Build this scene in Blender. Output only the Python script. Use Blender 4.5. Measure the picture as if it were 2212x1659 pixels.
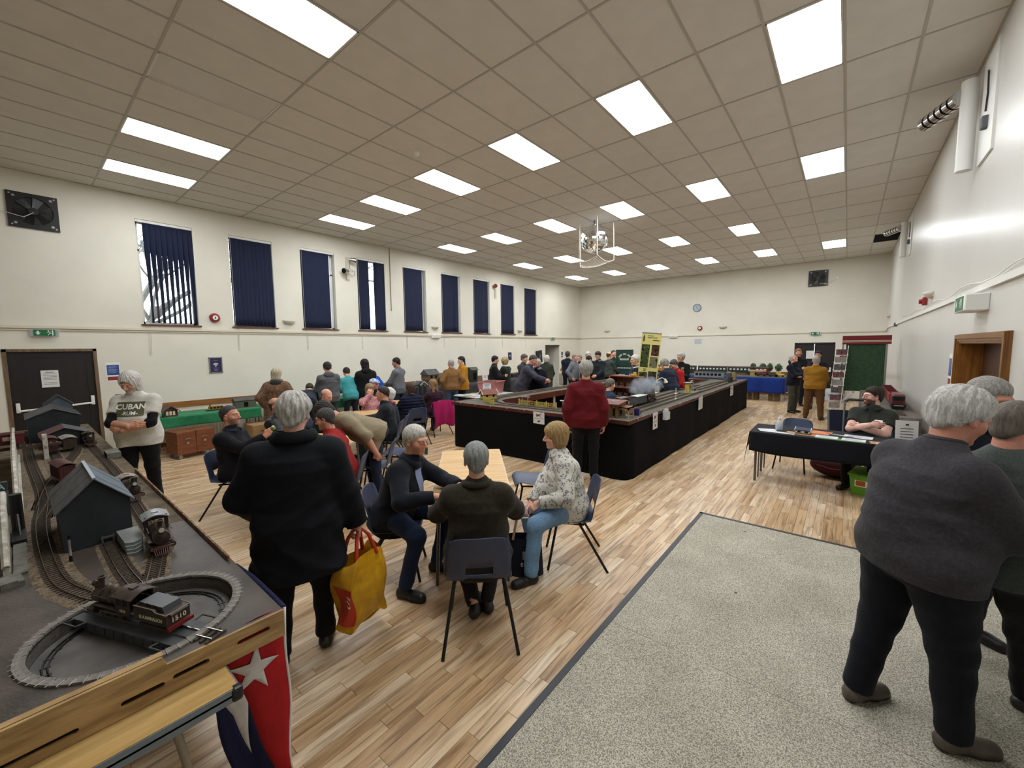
import bpy, bmesh, math, random
import numpy as np
from mathutils import Vector, Matrix
random.seed(7)
S = bpy.context.scene
COL = S.collection
for _o in list(bpy.data.objects):
    bpy.data.objects.remove(_o)

# ---------------------------------------------------------------- camera, sky, exposure
CAMZ = 2.0
_yaw, _pitch, _roll, _f = -0.6872, -0.0904, -0.0101, 881.4
_fw = Vector((math.sin(_yaw)*math.cos(_pitch), math.cos(_yaw)*math.cos(_pitch), math.sin(_pitch)))
_rt = Vector((math.cos(_yaw), -math.sin(_yaw), 0)); _up = _rt.cross(_fw)
_r2 = math.cos(_roll)*_rt + math.sin(_roll)*_up
_u2 = -math.sin(_roll)*_rt + math.cos(_roll)*_up
cam_d = bpy.data.cameras.new('camera'); cam = bpy.data.objects.new('camera', cam_d); COL.objects.link(cam)
cam_d.sensor_fit = 'HORIZONTAL'; cam_d.sensor_width = 36.0; cam_d.lens = 36.0*_f/2212.0
cam_d.clip_start = 0.05; cam_d.clip_end = 200
_m = Matrix((( _r2.x,_u2.x,-_fw.x,0),(_r2.y,_u2.y,-_fw.y,0),(_r2.z,_u2.z,-_fw.z,CAMZ),(0,0,0,1)))
cam.matrix_world = _m
S.camera = cam

world = bpy.data.worlds.new('sky'); S.world = world; world.use_nodes = True
_bg = world.node_tree.nodes['Background']
_bg.inputs[0].default_value = (0.80, 0.90, 1.0, 1); _bg.inputs[1].default_value = 5.0
LAMP = 23.0           # radiance of the ceiling panels
S.view_settings.view_transform = 'Standard'; S.view_settings.look = 'None'
S.view_settings.exposure = 0.0; S.view_settings.gamma = 1.0
S.view_settings.use_curve_mapping = False

# ---------------------------------------------------------------- helpers
def lin(h):
    h = h.lstrip('#'); c = [int(h[i:i+2], 16)/255 for i in (0, 2, 4)]
    return tuple(x/12.92 if x <= .04045 else ((x+.055)/1.055)**2.4 for x in c) + (1.0,)

MATS = {}
def mat(name, col='#808080', rough=0.6, metal=0.0, var=0.0, scale=8.0, stretch=(1,1,1), bump=0.0, bscale=None, col2=None,
        spec=0.5, coords='Object', detail=4.0, lo=0.35, hi=0.65, alpha=1.0, trans=0.0, sheen=0.0, coat=0.0, emit=None, estr=0.0):
    """principled material with procedural noise colour variation and bump"""
    if name in MATS: return MATS[name]
    m = bpy.data.materials.new(name); m.use_nodes = True; MATS[name] = m
    nt = m.node_tree; N = nt.nodes; L = nt.links; b = N['Principled BSDF']
    c = lin(col); b.inputs['Base Color'].default_value = c
    b.inputs['Roughness'].default_value = rough; b.inputs['Metallic'].default_value = metal
    b.inputs['Specular IOR Level'].default_value = spec
    b.inputs['Alpha'].default_value = alpha; b.inputs['Transmission Weight'].default_value = trans
    b.inputs['Sheen Weight'].default_value = sheen; b.inputs['Coat Weight'].default_value = coat
    if emit: b.inputs['Emission Color'].default_value = lin(emit); b.inputs['Emission Strength'].default_value = estr
    if var or col2 or bump:
        tc = N.new('ShaderNodeTexCoord'); mp = N.new('ShaderNodeMapping'); mp.inputs['Scale'].default_value = stretch
        L.new(tc.outputs[coords], mp.inputs[0])
    if var or col2:
        nz = N.new('ShaderNodeTexNoise'); nz.inputs['Scale'].default_value = scale; nz.inputs['Detail'].default_value = detail
        L.new(mp.outputs[0], nz.inputs[0])
        cr = N.new('ShaderNodeValToRGB'); L.new(nz.outputs[0], cr.inputs[0])
        a = lin(col2) if col2 else tuple(x*(1-var) for x in c[:3])+(1,)
        d = c if col2 else tuple(min(1, x*(1+var)) for x in c[:3])+(1,)
        cr.color_ramp.elements[0].color = a; cr.color_ramp.elements[1].color = d
        cr.color_ramp.elements[0].position = lo; cr.color_ramp.elements[1].position = hi
        L.new(cr.outputs[0], b.inputs['Base Color'])
    if bump:
        n2 = N.new('ShaderNodeTexNoise'); n2.inputs['Scale'].default_value = bscale or scale*4; n2.inputs['Detail'].default_value = 3
        L.new(mp.outputs[0], n2.inputs[0])
        bp = N.new('ShaderNodeBump'); bp.inputs['Strength'].default_value = bump; bp.inputs['Distance'].default_value = 0.01
        L.new(n2.outputs[0], bp.inputs['Height']); L.new(bp.outputs[0], b.inputs['Normal'])
    return m

def V(*a): return Vector(a)

class MB:
    """collects simple shapes into one mesh"""
    def __init__(s): s.v = []; s.f = []; s.mi = []; s.cur = 0
    def add(s, vs, fs, M=None):
        o = len(s.v)
        s.v += [tuple(M @ Vector(p)) if M is not None else tuple(p) for p in vs]
        s.f += [tuple(i+o for i in f) for f in fs]; s.mi += [s.cur]*len(fs); return s
    def box(s, c, d, M=None, rz=0):
        x, y, z = d[0]/2, d[1]/2, d[2]/2
        vs = [(-x,-y,-z),(x,-y,-z),(x,y,-z),(-x,y,-z),(-x,-y,z),(x,-y,z),(x,y,z),(-x,y,z)]
        if rz: cz, sz = math.cos(rz), math.sin(rz); vs = [(a*cz-b*sz, a*sz+b*cz, e) for a, b, e in vs]
        vs = [(a+c[0], b+c[1], e+c[2]) for a, b, e in vs]
        return s.add(vs, [(0,3,2,1),(4,5,6,7),(0,1,5,4),(1,2,6,5),(2,3,7,6),(3,0,4,7)], M)
    def bb(s, x0, x1, y0, y1, z0, z1, M=None):
        return s.box(((x0+x1)/2, (y0+y1)/2, (z0+z1)/2), (abs(x1-x0), abs(y1-y0), abs(z1-z0)), M)
    def cbox(s, c, d, bev=.01, M=None):
        """box with chamfered edges"""
        x, y, z = d[0]/2, d[1]/2, d[2]/2; b = min(bev, x*.9, y*.9, z*.9); bm = bmesh.new()
        bmesh.ops.create_cube(bm, size=1)
        bmesh.ops.scale(bm, vec=d, verts=bm.verts); bmesh.ops.bevel(bm, geom=bm.edges[:], offset=b, segments=2, affect='EDGES', profile=.5)
        bmesh.ops.translate(bm, vec=c, verts=bm.verts)
        bm.verts.index_update(); s.add([v.co.copy() for v in bm.verts], [[v.index for v in f.verts] for f in bm.faces], M); bm.free(); return s
    def cyl(s, a, b, r0, r1=None, n=12, M=None, caps=True):
        r1 = r0 if r1 is None else r1; a = Vector(a); b = Vector(b); d = (b-a).normalized()
        u = d.orthogonal().normalized(); w = d.cross(u); vs = []
        for p, r in ((a, r0), (b, r1)):
            for i in range(n):
                t = 2*math.pi*i/n; vs.append(p+u*(r*math.cos(t))+w*(r*math.sin(t)))
        fs = [(i, (i+1) % n, n+(i+1) % n, n+i) for i in range(n)]
        if caps: fs += [tuple(range(n-1, -1, -1)), tuple(range(n, 2*n))]
        return s.add(vs, fs, M)
    def tube(s, pts, r, n=8, M=None, closed=False):
        pts = [Vector(p) for p in pts]; k = len(pts); vs = []; fs = []
        rr = r if hasattr(r, '__len__') else [r]*k
        u = None
        for i, p in enumerate(pts):
            q0 = pts[i-1] if (i > 0 or closed) else p; q1 = pts[(i+1) % k] if (i < k-1 or closed) else p
            d = (q1-q0).normalized() if (q1-q0).length > 1e-9 else Vector((0,0,1))
            u = d.orthogonal().normalized() if u is None else (u-d*u.dot(d)).normalized()
            w = d.cross(u)
            vs += [p+u*(rr[i]*math.cos(2*math.pi*j/n))+w*(rr[i]*math.sin(2*math.pi*j/n)) for j in range(n)]
        for i in range(k if closed else k-1):
            a = i*n; b = ((i+1) % k)*n
            fs += [(a+j, a+(j+1) % n, b+(j+1) % n, b+j) for j in range(n)]
        if not closed: fs += [tuple(range(n-1, -1, -1)), tuple((k-1)*n+j for j in range(n))]
        return s.add(vs, fs, M)
    def lathe(s, prof, c=(0,0,0), n=24, M=None, caps=True):
        """profile [(r,z)...] turned about z"""
        vs = []; k = len(prof)
        for r, z in prof:
            vs += [(c[0]+r*math.cos(2*math.pi*j/n), c[1]+r*math.sin(2*math.pi*j/n), c[2]+z) for j in range(n)]
        fs = [(i*n+j, i*n+(j+1) % n, (i+1)*n+(j+1) % n, (i+1)*n+j) for i in range(k-1) for j in range(n)]
        if caps and prof[0][0] > 1e-6: fs.append(tuple(range(n-1, -1, -1)))
        if caps and prof[-1][0] > 1e-6: fs.append(tuple((k-1)*n+j for j in range(n)))
        return s.add(vs, fs, M)
    def sphere(s, c, r, n=12, M=None):
        r = r if hasattr(r, '__len__') else (r, r, r); k = max(4, n//2); vs = []; fs = []
        for i in range(k+1):
            t = math.pi*i/k
            vs += [(c[0]+r[0]*math.sin(t)*math.cos(2*math.pi*j/n), c[1]+r[1]*math.sin(t)*math.sin(2*math.pi*j/n), c[2]-r[2]*math.cos(t)) for j in range(n)]
        fs = [(i*n+j, i*n+(j+1) % n, (i+1)*n+(j+1) % n, (i+1)*n+j) for i in range(k) for j in range(n)]
        return s.add(vs, fs, M)
    def prism(s, poly, axis, a0, a1, M=None):
        """extrude a 2-D polygon along axis ('x','y','z') from a0 to a1"""
        n = len(poly)
        def P(p, a): return {'z': (p[0], p[1], a), 'y': (p[0], a, p[1]), 'x': (a, p[0], p[1])}[axis]
        vs = [P(p, a0) for p in poly]+[P(p, a1) for p in poly]
        fs = [tuple(range(n-1, -1, -1)), tuple(range(n, 2*n))]+[(i, (i+1) % n, n+(i+1) % n, n+i) for i in range(n)]
        return s.add(vs, fs, M)
    def grid(s, fn, nu, nv, M=None):
        vs = [fn(i/nu, j/nv) for j in range(nv+1) for i in range(nu+1)]
        fs = [(j*(nu+1)+i, j*(nu+1)+i+1, (j+1)*(nu+1)+i+1, (j+1)*(nu+1)+i) for j in range(nv) for i in range(nu)]
        return s.add(vs, fs, M)
    def mesh(s, name, m, smooth=False):
        me = bpy.data.meshes.new(name); me.from_pydata(s.v, [], s.f)
        for q in (m if isinstance(m, (list, tuple)) else [m]): me.materials.append(q)
        if any(s.mi): me.polygons.foreach_set('material_index', s.mi)
        bm = bmesh.new(); bm.from_mesh(me); bmesh.ops.remove_doubles(bm, verts=bm.verts, dist=1e-6)
        bmesh.ops.recalc_face_normals(bm, faces=bm.faces); bm.to_mesh(me); bm.free()
        if smooth: sm_auto(me, smooth if smooth is not True else 40)
        return me
    def build(s, name, m, parent=None, smooth=False, thick=0):
        o = bpy.data.objects.new(name, s.mesh(name, m, smooth)); COL.objects.link(o)
        if parent is not None: o.parent = parent
        if thick:
            md = o.modifiers.new('thickness', 'SOLIDIFY'); md.thickness = thick; md.offset = 0
        return o

def sm_auto(me, deg=40):
    me.polygons.foreach_set('use_smooth', [True]*len(me.polygons))
    bm = bmesh.new(); bm.from_mesh(me); lim = math.radians(deg)
    for e in bm.edges:
        if len(e.link_faces) == 2 and e.calc_face_angle(0) > lim: e.smooth = False
    bm.to_mesh(me); bm.free()

def obj(name, me, parent=None, loc=None, rz=None):
    o = bpy.data.objects.new(name, me); COL.objects.link(o)
    if parent is not None: o.parent = parent
    if loc is not None: o.location = loc
    if rz is not None: o.rotation_euler = (0, 0, rz)
    return o
def tag(o, label, cat, group=None, kind=None):
    o['label'] = label; o['category'] = cat
    if group: o['group'] = group
    if kind: o['kind'] = kind
    return o
def thing(name, label, cat, loc=(0,0,0), rz=0, group=None):
    o = bpy.data.objects.new(name, None); COL.objects.link(o); o.empty_display_size = .1
    o.location = loc; o.rotation_euler = (0, 0, rz)
    return tag(o, label, cat, group)
def struct(o, label=None):
    o['kind'] = 'structure'
    if label: o['label'] = label
    return o
def dup(root, loc, rz, label, group=None):
    r = root.copy(); COL.objects.link(r); r.location = loc; r.rotation_euler = (0, 0, rz); r['label'] = label
    if group: r['group'] = group
    for ch in list(root.children):
        c = ch.copy(); COL.objects.link(c); c.parent = r
        for g in ch.children:
            d = g.copy(); COL.objects.link(d); d.parent = c
    return r
def T(x=0, y=0, z=0): return Matrix.Translation((x, y, z))
def RX(a): return Matrix.Rotation(a, 4, 'X')
def RY(a): return Matrix.Rotation(a, 4, 'Y')
def RZ(a): return Matrix.Rotation(a, 4, 'Z')

FONTS = {}
def text_mesh(body, size, depth=0.0, align='CENTER', shear=0, spacing=1.0, bold=0.0, res=2):
    """lettering as raw verts/faces in the XY plane, centred"""
    cu = bpy.data.curves.new('lettering', 'FONT'); cu.body = body; cu.size = size; cu.align_x = align; cu.align_y = 'CENTER'
    cu.extrude = depth; cu.shear = shear; cu.space_character = spacing; cu.resolution_u = res; cu.offset = bold; cu.space_line = .95
    o = bpy.data.objects.new('lettering', cu); COL.objects.link(o)
    dg = bpy.context.evaluated_depsgraph_get(); me = o.evaluated_get(dg).to_mesh()
    vs = [tuple(v.co) for v in me.vertices]; fs = [tuple(p.vertices) for p in me.polygons]
    o.evaluated_get(dg).to_mesh_clear(); bpy.data.objects.remove(o); bpy.data.curves.remove(cu)
    return vs, fs
def text_obj(name, body, size, m, parent, M, depth=.0006, **k):
    vs, fs = text_mesh(body, size, depth, **k); b = MB(); b.add(vs, fs, M); return b.build(name, m, parent)
def frameM(o, right, up):
    """matrix whose X is right, Y is up, Z the outward normal"""
    x = Vector(right).normalized(); y = Vector(up).normalized(); z = x.cross(y); o = Vector(o)
    return Matrix(((x.x,y.x,z.x,o.x),(x.y,y.y,z.y,o.y),(x.z,y.z,z.z,o.z),(0,0,0,1)))
# ================================================================ the hall
XL, XR, YE, YB, ZC = -10.9, 1.0, 19.0, -4.2, 5.03

def node_mat(name):
    m = bpy.data.materials.new(name); m.use_nodes = True; MATS[name] = m
    return m, m.node_tree.nodes, m.node_tree.links, m.node_tree.nodes['Principled BSDF']

M_wall = mat('cream_wall_paint', '#dcd8ca', .75, var=.035, scale=1.3, bump=.12, bscale=90, coords='Object')
M_wallg = mat('glossy_cream_wall_paint', '#d2d0ca', .30, var=.03, scale=1.1, stretch=(1,1,.25), bump=.05, bscale=30, spec=.6)
M_ceil = mat('ceiling_tile_fissured', '#d6d3cd', .9, var=.03, scale=3, bump=.25, bscale=160)
M_tbar = mat('ceiling_grid_enamel', '#b0aca4', .5)
M_lampfr = mat('lamp_frame_enamel', '#d8d6d0', .4)
M_white = mat('white_paint', '#e4e2dc', .45)
M_oak = mat('oak_trim', '#8a5a2c', .45, col2='#6b431f', scale=3, stretch=(14,1,14), bump=.05)
M_oaky = mat('oak_trim_along_y', '#96642f', .45, col2='#74491f', scale=3, stretch=(10,.6,10), bump=.05)
M_black = mat('black_satin', '#0d0d0e', .4)
M_metal = mat('chrome', '#c8c8c8', .18, metal=1.0)
M_steel = mat('brushed_steel', '#9a9a98', .35, metal=.9)

# ---- floor: a dark bed with separate boards on it
mb = MB(); mb.bb(XL-.3, XR+1.6, YB-.3, YE+.3, -.12, -.012)
floor = struct(mb.build('floor', mat('floor_bed', '#4a3724', .8)), 'pale maple strip floor of the hall')
def plank_mat(name, per_object):
    m, N, L, b = node_mat(name)
    if per_object:
        oi = N.new('ShaderNodeObjectInfo'); rnd = oi.outputs['Random']
    else:
        at = N.new('ShaderNodeAttribute'); at.attribute_name = 'plank'; rnd = at.outputs['Fac']
    geo = N.new('ShaderNodeNewGeometry')
    off = N.new('ShaderNodeVectorMath'); off.operation = 'SCALE'; off.inputs[0].default_value = (31.7, 17.3, 9.1); L.new(rnd, off.inputs['Scale'])
    ad = N.new('ShaderNodeVectorMath'); ad.operation = 'ADD'; L.new(geo.outputs['Position'], ad.inputs[0]); L.new(off.outputs[0], ad.inputs[1])
    mp = N.new('ShaderNodeMapping'); mp.inputs['Scale'].default_value = (26, 1.6, 1); L.new(ad.outputs[0], mp.inputs[0])
    n1 = N.new('ShaderNodeTexNoise'); n1.inputs['Scale'].default_value = 1.6; n1.inputs['Detail'].default_value = 6; n1.inputs['Distortion'].default_value = .6; L.new(mp.outputs[0], n1.inputs[0])
    mp2 = N.new('ShaderNodeMapping'); mp2.inputs['Scale'].default_value = (9, 1.1, 1); L.new(ad.outputs[0], mp2.inputs[0])
    n2 = N.new('ShaderNodeTexNoise'); n2.inputs['Scale'].default_value = 1.3; n2.inputs['Detail'].default_value = 3; L.new(mp2.outputs[0], n2.inputs[0])
    r1 = N.new('ShaderNodeValToRGB'); L.new(rnd, r1.inputs[0])
    els = r1.color_ramp.elements; els[0].color = lin('#c0a17a'); els[1].color = lin('#e6d2b4'); els.new(.3).color = lin('#cfb28b'); els.new(.62).color = lin('#dac2a0')
    r2 = N.new('ShaderNodeValToRGB'); L.new(n1.outputs[0], r2.inputs[0])
    r2.color_ramp.elements[0].position = .30; r2.color_ramp.elements[0].color = lin('#5d4126'); r2.color_ramp.elements[1].position = .52; r2.color_ramp.elements[1].color = (1,1,1,1)
    r3 = N.new('ShaderNodeValToRGB'); L.new(n2.outputs[0], r3.inputs[0])
    r3.color_ramp.elements[0].position = .3; r3.color_ramp.elements[0].color = lin('#c4ad95'); r3.color_ramp.elements[1].position = .7; r3.color_ramp.elements[1].color = (1,1,1,1)
    mx = N.new('ShaderNodeMix'); mx.data_type = 'RGBA'; mx.blend_type = 'MULTIPLY'; mx.inputs[0].default_value = .62; L.new(r1.outputs[0], mx.inputs[6]); L.new(r2.outputs[0], mx.inputs[7])
    my = N.new('ShaderNodeMix'); my.data_type = 'RGBA'; my.blend_type = 'MULTIPLY'; my.inputs[0].default_value = .8; L.new(mx.outputs[2], my.inputs[6]); L.new(r3.outputs[0], my.inputs[7])
    L.new(my.outputs[2], b.inputs['Base Color'])
    b.inputs['Roughness'].default_value = .33; b.inputs['Specular IOR Level'].default_value = .45
    bp = N.new('ShaderNodeBump'); bp.inputs['Strength'].default_value = .06; bp.inputs['Distance'].default_value = .004; L.new(n1.outputs[0], bp.inputs['Height']); L.new(bp.outputs[0], b.inputs['Normal'])
    return m
PW = .083
M_plank = plank_mat('maple_strip', True); M_plankr = plank_mat('maple_strip_rest', False)
MATX0, MATX1, MATY0, MATY1 = -1.26, XR-.02, YB+.2, 5.08
def proj(p):
    d = Vector(p)-Vector((0,0,CAMZ)); c = d.dot(_fw)
    return None if c < .05 else (1106+_f*d.dot(_r2)/c, 829.5-_f*d.dot(_u2)/c)
planks = []
x = XL; rp = random.Random(3)
while x < XR-.001:
    x1 = min(x+PW, XR); y = YB-rp.random()*.5
    while y < YE:
        ln = rp.choice([.3,.45,.55,.65,.8,.95,1.1]); y1 = min(y+ln, YE)
        if not (x > MATX0+.05 and y1 < MATY1-.05) and y1 > YB+.05: planks.append((x, x1, max(y, YB), y1))
        y += ln
    x = x1
def seen(p):
    cx, cy = (p[0]+p[1])/2, (p[2]+p[3])/2; q = proj((cx, cy, 0))
    if q is None or not (-20 < q[0] < 2232 and -20 < q[1] < 1680): return 0
    d2 = cx*cx+cy*cy+4
    if -8 < cx < -1.9 and -.4 < cy < .66: return 0
    return (p[1]-p[0])*(p[3]-p[2])/d2**1.5
order = sorted(planks, key=seen, reverse=True)
big, rest = order[:300], order[300:]
_pm = {}
for p in big:
    k = (round(p[1]-p[0], 3), round(p[3]-p[2], 3))
    if k not in _pm:
        w, l = k; g = .0009; mb = MB()
        mb.add([(-w/2+g,-l/2+g,-.012),(w/2-g,-l/2+g,-.012),(w/2-g,l/2-g,-.012),(-w/2+g,l/2-g,-.012),
                (-w/2+g,-l/2+g,-.0008),(w/2-g,-l/2+g,-.0008),(w/2-g,l/2-g,-.0008),(-w/2+g,l/2-g,-.0008),
                (-w/2+g+.0008,-l/2+g+.0008,0),(w/2-g-.0008,-l/2+g+.0008,0),(w/2-g-.0008,l/2-g-.0008,0),(-w/2+g+.0008,l/2-g-.0008,0)],
               [(0,1,5,4),(1,2,6,5),(2,3,7,6),(3,0,4,7),(4,5,9,8),(5,6,10,9),(6,7,11,10),(7,4,8,11),(8,9,10,11)])
        _pm[k] = mb.mesh('plank', M_plank)
    obj('plank', _pm[k], floor, ((p[0]+p[1])/2, (p[2]+p[3])/2, 0))
vs = []; fs = []; pv = []
for p in rest:
    g = .0009; o = len(vs); r = rp.random()
    vs += [(p[0]+g,p[2]+g,-.012),(p[1]-g,p[2]+g,-.012),(p[1]-g,p[3]-g,-.012),(p[0]+g,p[3]-g,-.012),(p[0]+g,p[2]+g,0),(p[1]-g,p[2]+g,0),(p[1]-g,p[3]-g,0),(p[0]+g,p[3]-g,0)]
    fs += [(o,o+1,o+5,o+4),(o+1,o+2,o+6,o+5),(o+2,o+3,o+7,o+6),(o+3,o,o+4,o+7),(o+4,o+5,o+6,o+7)]; pv += [r]*8
me = bpy.data.meshes.new('planks_beyond'); me.from_pydata(vs, [], fs); me.materials.append(M_plankr)
a = me.attributes.new('plank', 'FLOAT', 'POINT'); a.data.foreach_set('value', pv)
o = obj('planks_beyond', me, floor); o['kind'] = 'stuff'

# ---- entrance carpet
m, N, L, b = node_mat('grey_beige_carpet')
tc = N.new('ShaderNodeTexCoord')
n1 = N.new('ShaderNodeTexNoise'); n1.inputs['Scale'].default_value = 150; n1.inputs['Detail'].default_value = 2; L.new(tc.outputs['Object'], n1.inputs[0])
n2 = N.new('ShaderNodeTexNoise'); n2.inputs['Scale'].default_value = 2.2; n2.inputs['Detail'].default_value = 5; L.new(tc.outputs['Object'], n2.inputs[0])
r1 = N.new('ShaderNodeValToRGB'); L.new(n1.outputs[0], r1.inputs[0]); r1.color_ramp.elements[0].position = .36; r1.color_ramp.elements[1].position = .64
r1.color_ramp.elements[0].color = lin('#7d776a'); r1.color_ramp.elements[1].color = lin('#cfc9b9')
r2 = N.new('ShaderNodeValToRGB'); L.new(n2.outputs[0], r2.inputs[0]); r2.color_ramp.elements[0].position = .3; r2.color_ramp.elements[1].position = .7
r2.color_ramp.elements[0].color = (.78,.78,.76,1); r2.color_ramp.elements[1].color = (1,1,1,1)
mx = N.new('ShaderNodeMix'); mx.data_type = 'RGBA'; mx.blend_type = 'MULTIPLY'; mx.inputs[0].default_value = 1; L.new(r1.outputs[0], mx.inputs[6]); L.new(r2.outputs[0], mx.inputs[7])
vo = N.new('ShaderNodeTexVoronoi'); vo.inputs['Scale'].default_value = 2.6; L.new(tc.outputs['Object'], vo.inputs[0])
r4 = N.new('ShaderNodeValToRGB'); L.new(vo.outputs['Distance'], r4.inputs[0]); r4.color_ramp.interpolation = 'CONSTANT'
r4.color_ramp.elements[0].color = lin('#2c261f'); r4.color_ramp.elements[1].position = .035; r4.color_ramp.elements[1].color = (1,1,1,1)
mz = N.new('ShaderNodeMix'); mz.data_type = 'RGBA'; mz.blend_type = 'MULTIPLY'; mz.inputs[0].default_value = .7; L.new(mx.outputs[2], mz.inputs[6]); L.new(r4.outputs[0], mz.inputs[7])
L.new(mz.outputs[2], b.inputs['Base Color']); b.inputs['Roughness'].default_value = .95; b.inputs['Specular IOR Level'].default_value = .1
bp = N.new('ShaderNodeBump'); bp.inputs['Strength'].default_value = .5; bp.inputs['Distance'].default_value = .004; L.new(n1.outputs[0], bp.inputs['Height']); L.new(bp.outputs[0], b.inputs['Normal'])
carpet = thing('entrance_carpet', 'grey-beige entrance carpet with a dark edging strip', 'carpet')
mb = MB(); mb.bb(MATX0+.03, MATX1, MATY0, 2.61, -.011, .005); mb.build('carpet_sheet', m, carpet)
mb = MB(); mb.bb(MATX0+.03, MATX1, 2.613, MATY1-.03, -.011, .005); mb.build('carpet_sheet', m, carpet)
M_edge = mat('dark_rubber_edging', '#25282e', .5)
mb = MB(); mb.bb(MATX0-.012, MATX0+.03, MATY0, MATY1, -.011, .009); mb.bb(MATX0-.012, MATX1, MATY1-.03, MATY1+.006, -.011, .009)
mb.build('edging_strip', M_edge, carpet)

# ---- walls with openings
def wall(name, m, holes, axis, pos, thick, a0, a1, label):
    """boxes around rectangular openings; axis 'x' = wall at x=pos running along y"""
    us = sorted({a0, a1, *[h[0] for h in holes], *[h[1] for h in holes]}); zs = sorted({0, ZC+.1, *[h[2] for h in holes], *[h[3] for h in holes]})
    mb = MB()
    for i in range(len(us)-1):
        j = 0
        while j < len(zs)-1:
            def hole(k): return any(h[0] <= us[i]+1e-6 and us[i+1] <= h[1]+1e-6 and h[2] <= zs[k]+1e-6 and zs[k+1] <= h[3]+1e-6 for h in holes)
            if hole(j): j += 1; continue
            k = j
            while k+1 < len(zs)-1 and not hole(k+1): k += 1
            if axis == 'x': mb.bb(pos, pos+thick, us[i], us[i+1], zs[j], zs[k+1])
            else: mb.bb(us[i], us[i+1], pos, pos+thick, zs[j], zs[k+1])
            j = k+1
    return struct(mb.build(name, m), label)
WIN = [(1.71+1.5575*i, 2.61+1.5575*i) for i in range(9)]
WZ0, WZ1 = 2.53, 4.58
wall_left = wall('wall_left', M_wall, [(a, b, WZ0, WZ1) for a, b in WIN]+[(-.12, 1.0, 0, 2.05), (15.76, 16.95, 0, 2.08)], 'x', XL, -.28, YB, YE, 'cream wall with nine tall windows')
wall_far = wall('wall_far', M_wall, [(-1.57, -.35, 0, 2.05)], 'y', YE, .25, XL-.28, XR+.25, 'cream end wall with a clock')
wall_right = wall('wall_right', M_wallg, [(5.06, 6.86, 0, 2.03)], 'x', XR, .25, YB, YE, 'shiny cream wall by the entrance')
wall_rear = wall('wall_rear', M_wall, [], 'y', YB, -.25, XL-.28, XR+.25, 'cream wall behind the viewer')

# ---- ceiling grid
GX0, GY0 = -.1723, 5.958
ncol = list(range(-18, 3)); nrow = list(range(-5, 11))
mb = MB(); mb.bb(XL-.3, XR+.3, YB-.3, YE+.3, ZC+.03, ZC+.16)
ceiling = struct(mb.build('ceiling', mat('ceiling_void', '#575149', .9)), 'suspended ceiling of beige lay-in tiles')
LIT = {(-3,-7),(-3,-13),(-3,-16),(-3,-1),(-3,-4)}|{(j, c) for j in (0, 3, 6, 9) for c in (-1,-4,-7,-10,-13,-16)}
LIT = {(j-1, c) for j, c in LIT}; OFF = {(-4,-10), (5,-1)}; LIT -= OFF
VENT = {(8, 1)}
bars = MB(); w = .012
for c in range(-18, 3):
    X = GX0+c*.6
    if XL < X < XR: bars.bb(X-w, X+w, YB, YE, ZC-.004, ZC+.01)
for r in range(-8, 12):
    Y = GY0+r*1.2
    if YB < Y < YE: bars.bb(XL, XR, Y-w, Y+w, ZC-.0035, ZC+.01)
bars.bb(XL, XL+.02, YB, YE, ZC-.004, ZC+.01); bars.bb(XR-.02, XR, YB, YE, ZC-.004, ZC+.01); bars.bb(XL, XR, YE-.02, YE, ZC-.004, ZC+.01)
bars.build('ceiling_grid', M_tbar, ceiling)
M_emit = bpy.data.materials.new('lamp_diffuser'); M_emit.use_nodes = True; MATS['lamp_diffuser'] = M_emit
_n = M_emit.node_tree.nodes; _n.remove(_n['Principled BSDF']); _e = _n.new('ShaderNodeEmission'); _e.inputs[0].default_value = (.95, .98, 1.0, 1); _e.inputs[1].default_value = LAMP
M_emit.node_tree.links.new(_e.outputs[0], _n['Material Output'].inputs[0])
M_offl = mat('unlit_diffuser', '#c9c4bd', .35)
tiles = {}; restb = MB()
colname = {-1: 'right-hand', -4: 'second from right', -7: 'third from right', -10: 'third from left', -13: 'second from left', -16: 'left-hand'}
rowname = {-4: 'nearest', -1: 'second', 2: 'third', 5: 'fourth', 8: 'farthest'}
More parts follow.
